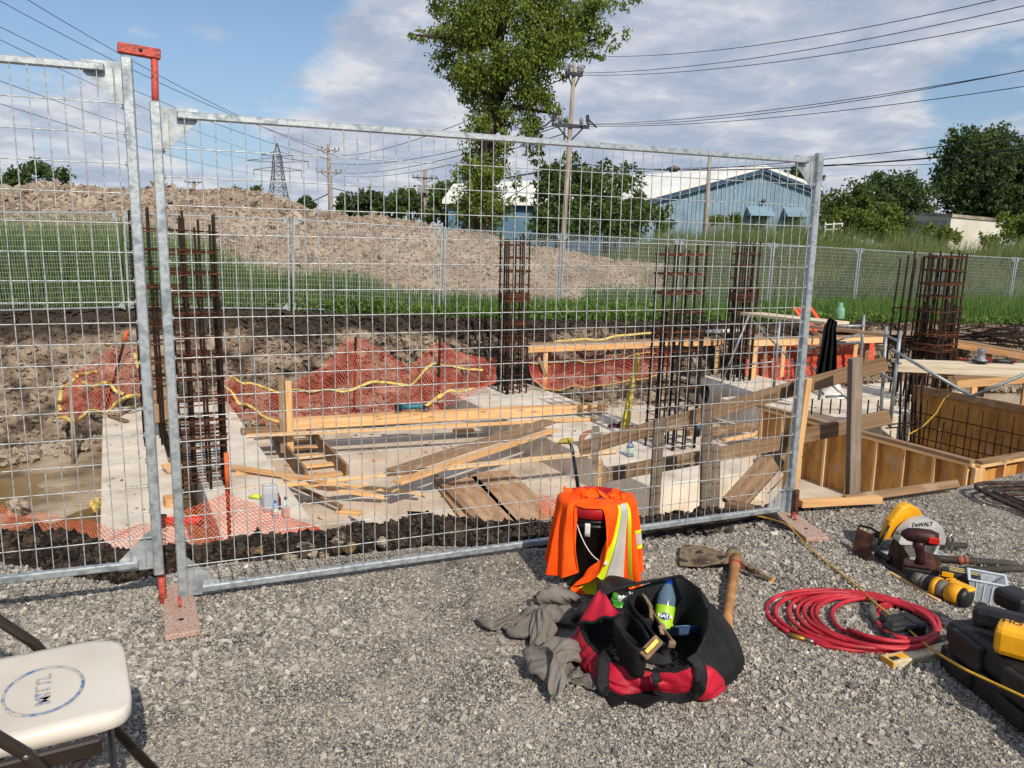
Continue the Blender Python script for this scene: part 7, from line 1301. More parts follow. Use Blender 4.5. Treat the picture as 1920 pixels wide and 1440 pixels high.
# --- duffel bag
Gd = [(1086, 1215), (1098, 1180), (1138, 1158), (1200, 1142), (1270, 1136), (1330, 1152), (1374, 1185), (1396, 1238), (1384, 1268), (1326, 1314), (1275, 1304), (1225, 1298), (1172, 1306), (1130, 1288), (1102, 1262), (1088, 1240)]
Rm = [(1098, 1160, .12), (1108, 1130, .16), (1145, 1112, .18), (1200, 1100, .21), (1275, 1084, .26), (1312, 1108, .25), (1326, 1140, .23), (1326, 1178, .21), (1310, 1214, .18), (1290, 1244, .14), (1262, 1256, .11), (1222, 1256, .09), (1176, 1246, .085), (1134, 1228, .085), (1106, 1205, .09), (1094, 1180, .10)]
G3 = [P(x, y, 0) for x, y in Gd]; R3 = [P(*q) for q in Rm]; bcn = sum(R3, Vector()) / 16; bcn.z = 0
def crl(L, u_):     # closed smooth interpolation
    n = len(L); x = (u_ % 1) * n; i = int(x) % n; f_ = x - int(x); p0, p1, p2, p3 = L[i - 1], L[i], L[(i + 1) % n], L[(i + 2) % n]
    return .5 * ((2 * p1) + (p2 - p0) * f_ + (2 * p0 - 5 * p1 + 4 * p2 - p3) * f_ ** 2 + (3 * p1 - p0 - 3 * p2 + p3) * f_ ** 3)
t = thing('duffel_bag', bcn, 'open black duffel bag with red panels and wide straps lying on the gravel', 'bag')
def bagfn(u_, v_, off=0):
    g0 = crl(G3, u_); r0_ = crl(R3, u_); out = (g0 - bcn); out.z = 0; out.normalize()
    if v_ <= .6:
        k = v_ / .6; p = g0.lerp(r0_, k); p = p + out * (.018 * math.sin(k * math.pi) + off) ; wv = float(fbm(np.array(u_ * 9), np.array(k * 1.7), 2)); nz = abs(math.sin(u_ * 34 + wv * 7 + k * 3)) ** .8 - .6 + .5 * float(fbm(np.array(u_ * 30), np.array(k * 4.1), 3)); p = p + out * nz * .016 * math.sin(k * math.pi) + Z3 * nz * .008 * k; return p
    k = (v_ - .6) / .4; q = bcn.lerp(r0_, .85 - .5 * max(0, k - .6)); p = r0_.lerp(Vector((q.x, q.y, .045)), min(1, k * 1.3)); return p
M_canv = mat('black_canvas', ['0c0d10', '141518', '1f2022'], scale=7, rough=.72, bump=.3, bscale=30, spec=.3)
M_redc = mat('red_canvas', ['8c0f24', 'a8142c', 'b51a33'], scale=6, rough=.6, bump=.3, bscale=16, spec=.35)
b = MB(); b.grid(bagfn, 110, 46, True, True); b.build('body', M_canv, t, solid=.004)
def fr(u0, u1, v0, v1, m, nm='red_panel', off=.011, nu=60, nv=22, fnv=None):
    b = MB(); b.grid(lambda a, c_: bagfn(u0 + (u1 - u0) * a, (v0 + (v1 - v0) * c_) * (fnv(a) if fnv else 1), off), nu, nv); b.build(nm, m, t, solid=.002)
fr(.53, .985, .05, .585, M_redc); 
fr(.56, .99, .575, .605, M_canv, 'rim_binding', .009); fr(.56, .985, .02, .06, M_canv, 'bottom_binding', .008)
# folded back red corner flap
A_, B_, C_, E_ = P(1124, 1128, .2), P(1167, 1170, .21), P(1083, 1189, .12), P(1100, 1150, .19)
b = MB()
def flap(u_, v_): l = A_.lerp(C_, v_) * 1.0 + (E_ - A_.lerp(C_, .5)) * (4 * v_ * (1 - v_)) * .6; r_ = A_.lerp(B_, min(1, v_ * 1.0)) if v_ < 1 else B_; p = l.lerp(r_, u_); return p + Z3 * (.03 * math.sin(u_ * 3.14) * math.sin(v_ * 3.14) + .006 * math.sin(u_ * 14 + v_ * 6) + .035)
b.grid(flap, 22, 22); b.build('corner_flap', M_redc, t, solid=.003)
b = MB(); b.tube([flap(k / 12, 1) for k in range(13)], .005, 6); b.tube([flap(1, k / 12) for k in range(13)], .004, 6); b.build('flap_binding', M_canv, t)
def ribbon(pts, w_, nm, m=M_canv, up=(0, -.6, .8), th=.004, par=t):
    P_ = [Vector(p) for p in pts]; n = len(P_); 
    def g(u_, v_):
        x = v_ * (n - 1); i = min(int(x), n - 2); f_ = x - i; a = P_[max(i - 1, 0)]; p1 = P_[i]; p2 = P_[i + 1]; d_ = P_[min(i + 2, n - 1)]
        p = .5 * ((2 * p1) + (p2 - a) * f_ + (2 * a - 5 * p1 + 4 * p2 - d_) * f_ ** 2 + (3 * p1 - a - 3 * p2 + d_) * f_ ** 3); tg = (p2 - p1).normalized(); sd_ = tg.cross(Vector(up)).normalized(); return p + sd_ * (u_ - .5) * w_
    b = MB(); b.grid(g, 5, n * 8); b.build(nm, m, par, solid=th)
ribbon([bagfn(.80, .62, .0) + Z3 * .02, bagfn(.795, .57, .03) + Z3 * .01, bagfn(.79, .4, .034), bagfn(.785, .2, .03), bagfn(.78, .03, .02), P(1160, 1322, .012)], .042, 'strap')
ribbon([bagfn(.545, .62, .0) + Z3 * .02, bagfn(.555, .57, .03) + Z3 * .01, bagfn(.575, .42, .032), bagfn(.60, .25, .03), bagfn(.64, .1, .03), bagfn(.69, .03, .03), bagfn(.74, .04, .03)], .040, 'strap')
ribbon([P(1228, 1262, .115), P(1232, 1280, .09), P(1236, 1294, .04)], .03, 'strap')
b = MB(); b.tube([P(1093, 1168, .17), P(1110, 1128, .21), P(1150, 1106, .235), P(1200, 1093, .25), P(1275, 1080, .28), P(1312, 1106, .27), P(1326, 1140, .26)], .006, 6); b.build('zip_edge', M_canv, t)
b = MB(); b.prism([(0, 0), (.014, 0), (.014, .03), (0, .03)], .003, Matrix.Rotation(.5, 3, 'Z'), P(1122, 1122, .225)); b.build('zip_pull', M_steel, t)
b = MB()
def lidfn(u_, v_): p = P(1120, 1120, .20).lerp(P(1200, 1097, .235), u_); q = P(1118, 1080, .03).lerp(P(1165, 1092, .05), u_); r_ = p.lerp(q, v_); return r_ + Z3 * (.02 * math.sin(v_ * 3.1) + .012 * math.sin(u_ * 9 + v_ * 4))
b.grid(lidfn, 16, 12); b.build('top_flap', M_canv, t, solid=.004)
b = MB(); b.prism([(-.06, -.03), (.07, -.035), (.10, .04), (-.03, .05)], .012, Matrix.Rotation(-.5, 3, 'Z'), P(1180, 1306, .002)); b.build('loose_end', M_canv, t)
# tool pouch in the bag
M_tan = mat('tan_leather', ['5f4c3c', '7d6652', '8c7660'], scale=14, rough=.8)
M_brass = mat('brass_buckle', ['5f4718', '8a6a2a', 'a8873d'], scale=14, rough=.4, metal=.6)
M_pch = mat('black_pouch', ['101012', '1c1c1e', '2a2a2b'], scale=9, rough=.8, bump=.3, bscale=40, spec=.2)
t = thing('tool_pouch', P(1200, 1180, .1), 'black tool pouch belt with tan trim and a brass plate stuffed in the duffel bag', 'tool pouch')
def pouch(x0, y0, x1, y1, z, w_, dp, nm='pocket'):
    a, c_ = P(x0, y0, z), P(x1, y1, z - .01); d_ = (c_ - a).normalized(); n_ = Vector((-d_.y, d_.x, 0)); L = (c_ - a).length; b = MB()
    def g(u_, v_):
        an = u_ * 2 * math.pi; r1 = L / 2 * (1 - .25 * min(1, v_ * 1.3)); r2 = w_ / 2 * (1 - .3 * min(1, v_ * 1.3)); ca, sa = math.cos(an), math.sin(an); k = 1 / (abs(ca) ** 3 + abs(sa) ** 3) ** (1 / 3)
        if v_ > .92: r1 *= .01; r2 *= .01
        return (a + c_) / 2 + d_ * ca * k * r1 + n_ * sa * k * r2 - Z3 * dp * min(1, v_ * 1.1)
    b.grid(g, 28, 10, True, True); b.build(nm, M_pch, t, solid=.006)
pouch(1160, 1140, 1208, 1216, .215, .08, .12); pouch(1186, 1114, 1220, 1160, .24, .06, .12); pouch(1210, 1152, 1254, 1206, .215, .045, .10)
ribbon([P(1208, 1116, .25), P(1220, 1138, .245), P(1222, 1160, .23)], .022, 'trim', M_tan, (0, 1, .2), .005, t); ribbon([P(1226, 1152, .23), P(1240, 1172, .225), P(1244, 1190, .205)], .022, 'trim', M_tan, (0, 1, .2), .005, t); ribbon([P(1246, 1184, .225), P(1260, 1202, .22), P(1258, 1214, .20)], .022, 'trim', M_tan, (0, 1, .2), .005, t)
q0, M_ = local(P(1221, 1214, .225), R(32)); 
ca = P(1204, 1232, .18); cb = P(1238, 1196, .225); fm = frame(ca, cb, (0, -.8, .6)); b = MB(); b.box((ca + cb) / 2, ((cb - ca).length * .92, .036, .012), fm, .004); b.build('leather_patch', M_tan, t)
b = MB(); b.box((ca + cb) / 2 + Vector((0, -.006, .007)), ((cb - ca).length * .7, .018, .008), fm, .003); b.build('brass_plate', M_brass, t)
ribbon([P(1150, 1178, .16), P(1172, 1196, .155), P(1205, 1226, .15), P(1235, 1236, .145), P(1256, 1232, .15)], .04, 'belt', M_pch, (0, -.5, .85), .01, t)
# items in the bag
def bottle(base, axis, h, r, caps, body, label_m, lab, name='water_bottle', labrange=(.28, .58), text=None):
    z = Vector(axis).normalized(); x = Vector((0, -1, 0)).cross(z).normalized() * -1; y = z.cross(x); M = Matrix((x, y, z)).transposed(); t = thing(name, base, lab, 'bottle')
    b = MB(); b.lathe([(0, 0), (r * .9, 0), (r, .04 * h), (r * .97, .15 * h), (r, .25 * h), (r, .62 * h), (r * .92, .70 * h), (r * .55, .84 * h), (r * .40, .88 * h), (r * .40, .93 * h), (0, .93 * h)], base, 24, M); b.build('body', body, t)
    b = MB(); b.lathe([(r * .47, .885 * h), (r * .47, .995 * h), (0, h)], base, 18, M); b.build('cap', caps, t)
    if label_m: b = MB(); b.lathe([(r * 1.01, labrange[0] * h), (r * 1.03, (labrange[0] + .01) * h), (r * 1.03, (labrange[1] - .01) * h), (r * 1.01, labrange[1] * h)], base, 24, M); b.build('label', label_m, t)
    return t, M
M_bw = mat('blue_tint_plastic', ['8fb3cf'], rough=.1, trans=.7, ior=1.3); M_cap = mat('blue_cap', ['0d3f9a', '1450b8'], rough=.35)
M_lime = mat('lime_label', ['8fc01e', 'a9d43a'], scale=14, rough=.4)
bb = P(1241, 1196, .07); ax = (D(1253, 1092, bb.y + .10) - bb); t, Mb = bottle(bb, ax, .215, .034, M_cap, M_bw, M_lime, 'blue capped water bottle with a lime green label standing in the duffel bag', labrange=(.12, .52))
z_ = Mb.col[2]; view = Vector((-.15, -1, .2)); view = (view - z_ * view.dot(z_)).normalized(); side = z_.cross(view) * -1
side = view.cross(z_) * -1
b = MB(); oc2 = bb + z_ * .072 
def decal(u_, v_, hh=.026, ww=.9): an = (u_ - .5) * ww; d_ = view * math.cos(an) + side * math.sin(an); return oc2 + d_ * .0358 + z_ * ((v_ - .5) * hh * (1 - (2 * abs(u_ - .5)) ** 3 * .5))
b.grid(decal, 12, 6); b.build('logo_oval', mat('navy_label', ['10306e'], rough=.4), t)
tx(t, 'NAYA', .019, Matrix((side, z_, view)).transposed(), oc2 + view * .0368, mat('white_ink', ['e2e4e6'], rough=.5), .0006)
t = thing('blue_pack', P(1285, 1185, .12), 'dark blue printed pack lying deep in the duffel bag', 'pack'); c0, M_ = local(P(1284, 1182, .13), .35, .1, -.45); b = MB(); b.box(c0, (.085, .06, .03), M_, .004); b.build('carton', mat('navy_carton', ['12263f', '1d3a5c', '0f1c30'], scale=20, rough=.5), t)
for i in range(3): b = MB(); b.box(c0 + M_ @ Vector((0, .014 - i * .012, .0155)), (.06 - i * .01, .004, .001), M_); b.build('print_line', mat('pale_print', ['8fa9bd', '5f87a6'], scale=50), t)
b = MB(); b.grid(lambda u_, v_: P(1155, 1118, .2).lerp(P(1170, 1140, .2), u_) + Vector((-.03, -.03, .0)) * v_ + Z3 * .02 * math.sin(u_ * 8 + v_ * 5), 8, 8); tag(b.build('snack_wrapper', mat('green_wrapper', ['1f5f1c', '3f8f2a', '9ab52e'], scale=30, rough=.3), solid=.002), 'crinkled green wrapper poking out of the duffel bag behind the red flap', 'wrapper')
b = MB(); c_ = P(1167, 1127, .2); b.grid(lambda u_, v_: c_ + Vector((math.cos(u_ * 3 - 2.2) * .035, math.sin(u_ * 3 - 2.2) * .02, (v_ - .5) * .06 + .002 * math.sin(u_ * 40))), 40, 5); tag(b.build('silver_pack', mat('silver_foil', ['8c8d8e', 'b9babb', 'd0d0d0'], scale=60, rough=.35, metal=.3), solid=.002), 'white ribbed foil pack beside the green wrapper in the duffel bag', 'pack')
# --- sweater
M_fl = mat('grey_brown_fleece', ['625c57', '716b66', '7e7872'], scale=5, rough=.95, bump=.35, bscale=90, spec=.1, lo=.25, hi=.75)
t = thing('sweatshirt', P(1020, 1200), 'crumpled grey brown sweatshirt spilled out left of the duffel bag', 'sweatshirt')
cloth_obj(CL_A, 'cloth', M_fl, t, P(1030, 1182) + Vector((0, 0, .004)), R(8), 1.38, solid=.007, flat=.9)
cloth_obj(CL_B, 'sleeve', M_fl, t, P(1050, 1255) + Vector((0, 0, .004)), R(-8), 1.4, solid=.006)
cloth_obj(CL_B, 'hem', M_fl, t, P(1112, 1284) + Vector((0, 0, .002)), R(75), .6, solid=.006, flat=.7)
# --- mattock
t = thing('mattock', P(1375, 1050), 'old pick mattock with a worn wooden handle and dirty steel head on the gravel', 'mattock')
M_hd = mat('old_handle', ['8a6238', 'a97d4c', 'b98f5f'], scale=7, rough=.7, bump=.15, bscale=40, detail=7); M_mh = mat('dirty_steel_head', ['3f362f', '6b5b4a', '8a7760', '2e2a28'], scale=16, rough=.75, bump=.25, bscale=60, metal=.2)
b = MB(); h0 = P(1378, 1062, .045); h1 = P(1362, 1172, .03); b.tube([h0 + (h0 - h1) * .16, h0, h0.lerp(h1, .3), h0.lerp(h1, .85), h1], [.026, .023, .019, .019, .023], 14, flat=1.2); b.build('handle', M_hd, t)
b = MB(); e0 = P(1375, 1042, .05); b.lathe([(.024, -.03), (.034, -.028), (.036, 0), (.034, .028), (.024, .03)], e0, 16, frame(h1, h0).copy() @ Matrix.Rotation(R(90), 3, 'Y')); b.build('eye', M_mh, t)
def blade(pts, th, nm): b = MB(); n = len(pts); up = [Vector(p) for p in pts]; b.add([p + Z3 * th for p in up] + [p for p in up], [tuple(range(n))[::-1], tuple(range(n, 2 * n))] + [(i, (i + 1) % n, n + (i + 1) % n, n + i) for i in range(n)]); b.build(nm, M_mh, t, bev=.003)
blade([P(1278, 1024, .022), P(1320, 1027, .03), P(1350, 1036, .045), P(1368, 1042, .055), P(1366, 1058, .045), P(1348, 1058, .04), P(1315, 1064, .025), P(1274, 1062, .012), P(1273, 1042, .016)], .009, 'adze_blade')
b = MB(); b.tube([P(1380, 1052, .05), P(1405, 1066, .045), P(1430, 1078, .03), P(1448, 1086, .018)], [.022, .017, .014, .010], 4); b.build('pick_end', M_mh, t)
b = MB(); b.tube([P(1448, 1086, .018), P(1449, 1087, .018)], .0108, 4); b.build('yellow_tip', M_yel, t)
b = MB(); 
fh = (h0 - h1).normalized(); b.tube([h0 + fh * .035, h0 + fh * .055], .028, 14); b.build('red_wedge', mat('faded_red_paint', ['8f3a2e', 'a8655a'], scale=30, rough=.7), t); b = MB(); b.tube([h0 - fh * .004, h0 + fh * .016], .028, 14); b.build('red_collar', mat('red_paint', ['a12a26', '8f2422'], scale=20, rough=.6), t)
# --- hose
M_hose = mat('red_rubber_hose', ['8c1422', 'a81c2c', 'b8303a'], scale=9, rough=.5, bump=.1, bscale=80)
t = thing('air_hose', P(1600, 1165), 'long red rubber air hose coiled in flat overlapping loops', 'hose')
L_ = [ # cx, cy, a, b, skew
 (1600, 1164, 165, 56, .14), (1603, 1166, 152, 50, .14), (1615, 1160, 138, 53, .10), (1625, 1165, 132, 47, .14), (1630, 1166, 124, 44, .17), (1640, 1165, 122, 46, .14), (1650, 1162, 100, 42, .16), (1702, 1164, 60, 32, .14), (1708, 1168, 52, 30, .10), (1640, 1170, 112, 46, .2), (1655, 1160, 104, 36, .14)]
pts = []; N_ = 40
for k in range(len(L_) - 1):
    for i in range(N_):
        fr_ = i / N_; A0 = [L_[k][j] * (1 - fr_) + L_[k + 1][j] * fr_ for j in range(5)]; a = 2 * math.pi * fr_ + 2.4; x = A0[0] + A0[2] * math.cos(a); y = A0[1] + A0[3] * math.sin(a) + (x - A0[0]) * A0[4]
        pts.append(P(x, y, .011 + .014 * (.5 + .5 * math.sin(k * 2.3 + a * 1.5)) + .004 * k * (.4 + .4 * math.cos(a - .8))))
b = MB(); b.tube(pts, .0088, 10); b.build('loops', M_hose, t)
b = MB(); q = [P(1516, 1201, .012), P(1550, 1212, .01), P(1600, 1220, .01), P(1650, 1221, .01), P(1700, 1216, .012), P(1745, 1204, .016), P(1752, 1180, .02)]; b.tube(q, .0088, 10); b.build('free_end', M_hose, t)
b = MB(); fm = frame(P(1484, 1192, .013), P(1515, 1201, .013)); a_ = P(1482, 1191, .013); z9 = fm @ Vector((1, 0, 0)); b.tube([a_, a_ + z9 * .055], .011, 6); b.build('brass_fitting', M_brass, t); b = MB(); b.tube([a_ + z9 * .056, a_ + z9 * .085], .008, 8); b.build('ferrule', M_steel, t)
# --- yellow cord
t = None; b = MB(); cp = [(1395, 962, .03), (1440, 972, .02), (1478, 985, .05), (1492, 1000, .02), (1530, 1038, .012), (1570, 1070, .012), (1610, 1102, .015), (1638, 1128, .045), (1665, 1150, .05), (1700, 1178, .045), (1740, 1212, .05), (1765, 1229, .10), (1800, 1250, .15), (1830, 1265, .155), (1880, 1288, .155), (1960, 1325, .155)]
Q_ = [P(*q) for q in cp]; q = []
for i in range(len(Q_) - 1):
    for j in range(10):
        f_ = j / 10; a0, p1, p2, d0 = Q_[max(i - 1, 0)], Q_[i], Q_[i + 1], Q_[min(i + 2, len(Q_) - 1)]; q.append(.5 * ((2 * p1) + (p2 - a0) * f_ + (2 * a0 - 5 * p1 + 4 * p2 - d0) * f_ ** 2 + (3 * p1 - a0 - 3 * p2 + d0) * f_ ** 3))
b.tube(q, .0042, 8); tag(b.build('extension_cord', mat('yellow_cord', ['a8801e', 'c2992c'], scale=12, rough=.55)), 'yellow extension cord running from the fence corner over the red hose to the black case', 'cord')
b = MB(); q = [D(1500, 850, 5.2), D(1530, 820, 6), D(1552, 808, 6.4), D(1572, 793, 7.2)]; b.tube([D(1447, 930, 4.8), D(1478, 890, 5), D(1545, 822, 5.4), D(1562, 784, 6.5), D(1590, 790, 7), ], .006, 6); b.build('x', None) if 0 else None
b = MB(); b.tube([D(1440, 925, 4.9), D(1500, 862, 4.95), D(1555, 802, 5.0), D(1572, 790, 5.1)], .0045, 6); tag(b.build('extension_cord', MATS['yellow_cord']), 'yellow cord slanting behind the tall fence post and guard rail', 'cord')
b = MB(); b.tube([D(1703, 815, 9.9), D(1730, 800, 10.2), D(1755, 775, 10.8), D(1770, 748, 11.4), D(1783, 738, 11.9), D(1790, 744, 12.1)], .009, 6); tag(b.build('extension_cord', MATS['yellow_cord']), 'yellow cord looped over the back wall of the formwork', 'cord')
# --- black tool in the hose
t = thing('nail_gun', P(1690, 1175), 'black air nailer with a grey hose coupler lying inside the red coils', 'nail gun')
c0, M_ = local(P(1692, 1180, .035), .3)
for (p, d_) in (((0, 0, 0), (.15, .06, .05)), ((.06, .02, .0), (.05, .11, .06)), ((-.05, -.03, -.005), (.10, .035, .03)), ((.0, .05, .01), (.09, .04, .04)), ((-.03, .0, .02), (.06, .03, .03))): b = MB(); b.box(c0 + M_ @ Vector(p), d_, M_, .008); b.build('housing' if d_[0] == .15 else 'magazine' if d_[0] == .1 else 'cover', M_blk, t)
b = MB(); b.tube([P(1652, 1150, .03), P(1684, 1158, .035)], .014, 10); b.build('coupler', M_steel, t); b = MB(); b.tube([P(1638, 1128, .03), P(1634, 1150, .03), P(1648, 1168, .03)], [.013, .017, .012], 10); b.build('hose_tail', mat('grey_rubber', ['55534f', '6b6862'], scale=9, rough=.6), t)
# --- spirit level near the case
t = thing('short_level', P(1705, 1240), 'cream and yellow level with a finger hole, half under the black case', 'level'); a_, c_ = P(1664, 1242, .015), P(1800, 1212, .015); fm = frame(a_, c_); L0 = (c_ - a_).length; q0 = (a_ + c_) / 2
b = MB(); b.box(q0, (L0, .055, .028), fm, .003); b.build('frame', mat('cream_paint', ['b3a582', 'c9bc9a', '8f8262'], scale=16, rough=.55), t)
b = MB(); b.box(q0 - fm @ Vector((L0 * .36, 0, -.0146)), (.07, .026, .002), fm, .0008); b.build('vial_slot', M_yel, t); b = MB(); b.box(q0 - fm @ Vector((L0 * .43, .006, -.0155)), (.035, .020, .002), fm, .0008); b.build('finger_hole', MATS['dark_hole'], t); b = MB(); b.box(q0 - fm @ Vector((L0 * .5, 0, 0)), (.006, .057, .03), fm, .002); b.build('end_cap', M_yel, t)
# --- black case
t = thing('tool_case', P(1850, 1260), 'large dusty black plastic tool case cut by the right edge', 'tool case')
ca = P(1757, 1248, .0); cb = P(1925, 1385, .0); fx = (cb - ca).normalized(); fy = Vector((-fx.y, fx.x, 0)); fm = Matrix((fx, fy, Z3)).transposed(); L0 = .80; W0 = .42; H0 = .19
o0 = ca + fx * L0 / 2 + fy * W0 / 2 + fx * -.0
def rbox(nm, p, d_, m, bev): b = MB(); b.box(o0 + fm @ Vector(p), d_, fm); b.build(nm, m, t, bev=bev)
rbox('base_shell', (0, 0, .045), (L0, W0, .086), M_dusty, .014); rbox('lid_shell', (0, 0, .140), (L0 - .004, W0 - .004, .096), M_dusty, .032)
for x in (-.27, -.02, .25): rbox('side_rib', (x, -W0 / 2 - .002, .134), (.15, .03, .086), M_dusty, .010)
for x in (-.29, -.05, .2): rbox('side_rib', (x, -W0 / 2 - .001, .045), (.13, .025, .066), M_dusty, .010)
rbox('lid_panel', (-.05, .03, .189), (L0 * .72, W0 * .55, .008), M_dusty, .004)
b = MB(); b.tube([o0 + fm @ Vector((-L0 / 2 + .03, -W0 / 2 - .0005, .090)), o0 + fm @ Vector((L0 / 2, -W0 / 2 - .0005, .090))], .0022, 6); b.build('seam', mat('grey_seam', ['6a6661']), t)
# jackhammer-like yellow tool on the case
t2 = thing('yellow_tool', P(1905, 1190, .19), 'yellow and black power tool lying on the black case at the right edge', 'power tool'); c0, M_ = local(P(1925, 1205, .24), R(-38)); b = MB(); b.box(c0, (.17, .10, .095), M_); b.build('housing', M_yel, t2, bev=.02)
b = MB(); c1 = P(1875, 1160, .23); b.box(c1, (.16, .065, .06), local((0, 0, 0), R(-30))[1]); b.build('motor', M_blk, t2, bev=.016); b = MB(); b.tube([P(1838, 1142, .22), P(1870, 1160, .225)], .026, 12); b.build('nose', M_blk, t2); b = MB(); b.box(P(1905, 1125, .21), (.10, .12, .07), local((0, 0, 0), .3)[1]); b.build('handle', M_blk, t2, bev=.02)
tx(t2, 'HO', .035, local((0, 0, 0), R(-38))[1], c0 + M_ @ Vector((-.045, .015, .0478)), M_blk, .0008)
# --- clear plastic box
t = thing('plastic_tub', P(1845, 1120), 'small clear plastic tub with a snap lip holding bits, beside the yellow hammer drill', 'tub')
c0 = P(1846, 1122, 0); M_ = local((0, 0, 0), R(-28))[1]; L0, W0, H0 = .135, .125, .095
def pan(nm, a0, a1, a2, z0, z1, m=M_clear):
    b = MB(); c4 = [(-1, -1), (1, -1), (1, 1), (-1, 1)]; v = [c0 + M_ @ Vector((x * L0 / 2 * (.88 + .12 * zz), y * W0 / 2 * (.88 + .12 * zz), H0 * zz + .002)) for zz in (0, 1) for x, y in c4]; b.add(v, [(0, 3, 2, 1), (0, 1, 5, 4), (1, 2, 6, 5), (2, 3, 7, 6), (3, 0, 4, 7)]); return b
pan('body', 0, 0, 0, 0, 1).build('body', mat('frosted_plastic', ['c5d3dc'], rough=.25, alpha=.42, spec=.6), t, solid=.002)
b = MB()
for (p, d_) in (((0, -W0 / 2, H0), (L0 + .012, .012, .006)), ((0, W0 / 2, H0), (L0 + .012, .012, .006)), ((-L0 / 2, 0, H0), (.012, W0 - .012, .006)), ((L0 / 2, 0, H0), (.012, W0 - .012, .006))): b.box(c0 + M_ @ Vector(p), d_, M_, .002)
b.build('lip', mat('frosted_lip', ['cfdbe2'], rough=.2, alpha=.75, spec=.6), t)
for i in range(4): b = MB(); x = L0 / 2 - .002; b.beam(c0 + M_ @ Vector((-.04 + i * .028, -W0 / 2 * .9 - .002, .005)), c0 + M_ @ Vector((-.04 + i * .03, -W0 / 2 - .002, H0 - .006)), .003, .002); b.build('rib', MATS['frosted_lip'], t)
t = thing('screw_bits', c0 + Z3 * .02, 'dark blue tipped bits piled in the clear plastic tub', 'bits'); rr = random.Random(3)
for i in range(14): b = MB(); a = rr.uniform(0, 3.1); p = c0 + M_ @ Vector((rr.uniform(-.035, .035), rr.uniform(-.03, .03), .012 + i * .002)); d_ = Vector((math.cos(a), math.sin(a), rr.uniform(-.1, .3))) * .028; b.tube([p - d_, p + d_], .003, 5); b.build('bit', plast('bit_navy', '15306a') if i % 3 else M_steel, t)
# --- circular saw
t = thing('circular_saw', P(1725, 1050), 'circular saw with silver blade guard and yellow motor standing on the gravel', 'circular saw')
sc0 = P(1722, 1048, .0); Ms = local((0, 0, 0), R(12))[1]; cs = sc0 + Z3 * .075
def disk(r, y0, y1, z0=-1.6, z1=1.6, m=None, nm='', rin=0, sc_=1):     # arc plate facing the viewer
    b = MB(); n = 30; vs = []
    for yy in (y0, y1):
        for i in range(n + 1):
            a = z0 + (z1 - z0) * i / n
            for rr2 in (rin, r): vs.append(cs + Ms @ Vector((math.sin(a) * rr2, yy, math.cos(a) * rr2)))
    o_ = (n + 1) * 2
    for i in range(n):
        k = i * 2; b_ = k + o_; fs_ = [(k, k + 1, k + 3, k + 2), (b_, b_ + 2, b_ + 3, b_ + 1), (k + 1, b_ + 1, b_ + 3, k + 3), (k, k + 2, b_ + 2, b_)]
        if i == 0: b.add(vs, fs_)
        else: b.f += fs_; b.sm += [False] * 4
    b.f += [(0, o_, o_ + 1, 1), (o_ - 2, o_ - 1, 2 * o_ - 1, 2 * o_ - 2)]; b.sm += [False] * 2
    return b.build(nm, m, t)
M_alu = mat('cast_aluminium', ['a6a7a6', 'bcbdbb', 'c8c9c6'], scale=12, rough=.4, metal=.25, bump=.05)
disk(.128, -.012, .035, -1.5, 1.62, M_alu, 'upper_guard', .055); disk(.088, -.008, -.004, 1.2, 5.2, M_steel, 'saw_blade', 0); disk(.110, .0, .028, 1.5, 3.4, M_alu, 'lower_guard', .09)
tx(t, 'DeWALT', .028, Matrix((Ms.col[0], Z3, -Ms.col[1])).transposed(), cs + Ms @ Vector((-.012, -.0135, .102)), M_blk, .0008)
b = MB(); b.box(cs + Ms @ Vector((.01, .02, -.062)), (.30, .14, .005), Ms, .002); b.build('base_plate', M_alu, t)
b = MB(); b.prism([(-.125, .0), (-.055, .03), (-.02, .085), (.03, .10), (.075, .075), (.105, .085), (.05, .155), (-.01, .185), (-.05, .165), (-.10, .10)], .05, Matrix((Ms.col[0], Z3, -Ms.col[1])).transposed(), cs + Ms @ Vector((-.03, .10, .0))); b.build('rear_handle', M_yel, t, bev=.012)
b = MB(); b.lathe([(.03, 0), (.05, .01), (.052, .10), (.035, .115), (0, .115)], cs + Ms @ Vector((0, .035, .01)), 20, Ms @ Matrix.Rotation(R(-90), 3, 'X')); b.build('motor', M_blk, t)
b = MB(); b.tube([cs + Ms @ Vector((.135, -.01, -.05)), cs + Ms @ Vector((.14, -.01, .02)), cs + Ms @ Vector((.155, -.01, .045)), cs + Ms @ Vector((.17, -.01, .02)), cs + Ms @ Vector((.168, -.01, -.05))], .007, 8); b.build('bevel_bracket', M_steel, t)
b = MB(); b.tube([cs + Ms @ Vector((-.14, .05, .08)), cs + Ms @ Vector((-.20, .03, -.0)), P(1650, 1000, .03), P(1632, 990, .05), P(1612, 985, .05), P(1609, 992, .04), P(1625, 1003, .05), P(1655, 1004, .07), P(1672, 990, .09), P(1680, 975, .12), P(1668, 985, .1), P(1652, 998, .07), P(1636, 1002, .06), P(1640, 1006, .05), P(1670, 1002, .06)], .006, 8); b.build('power_cord', M_blk, t)
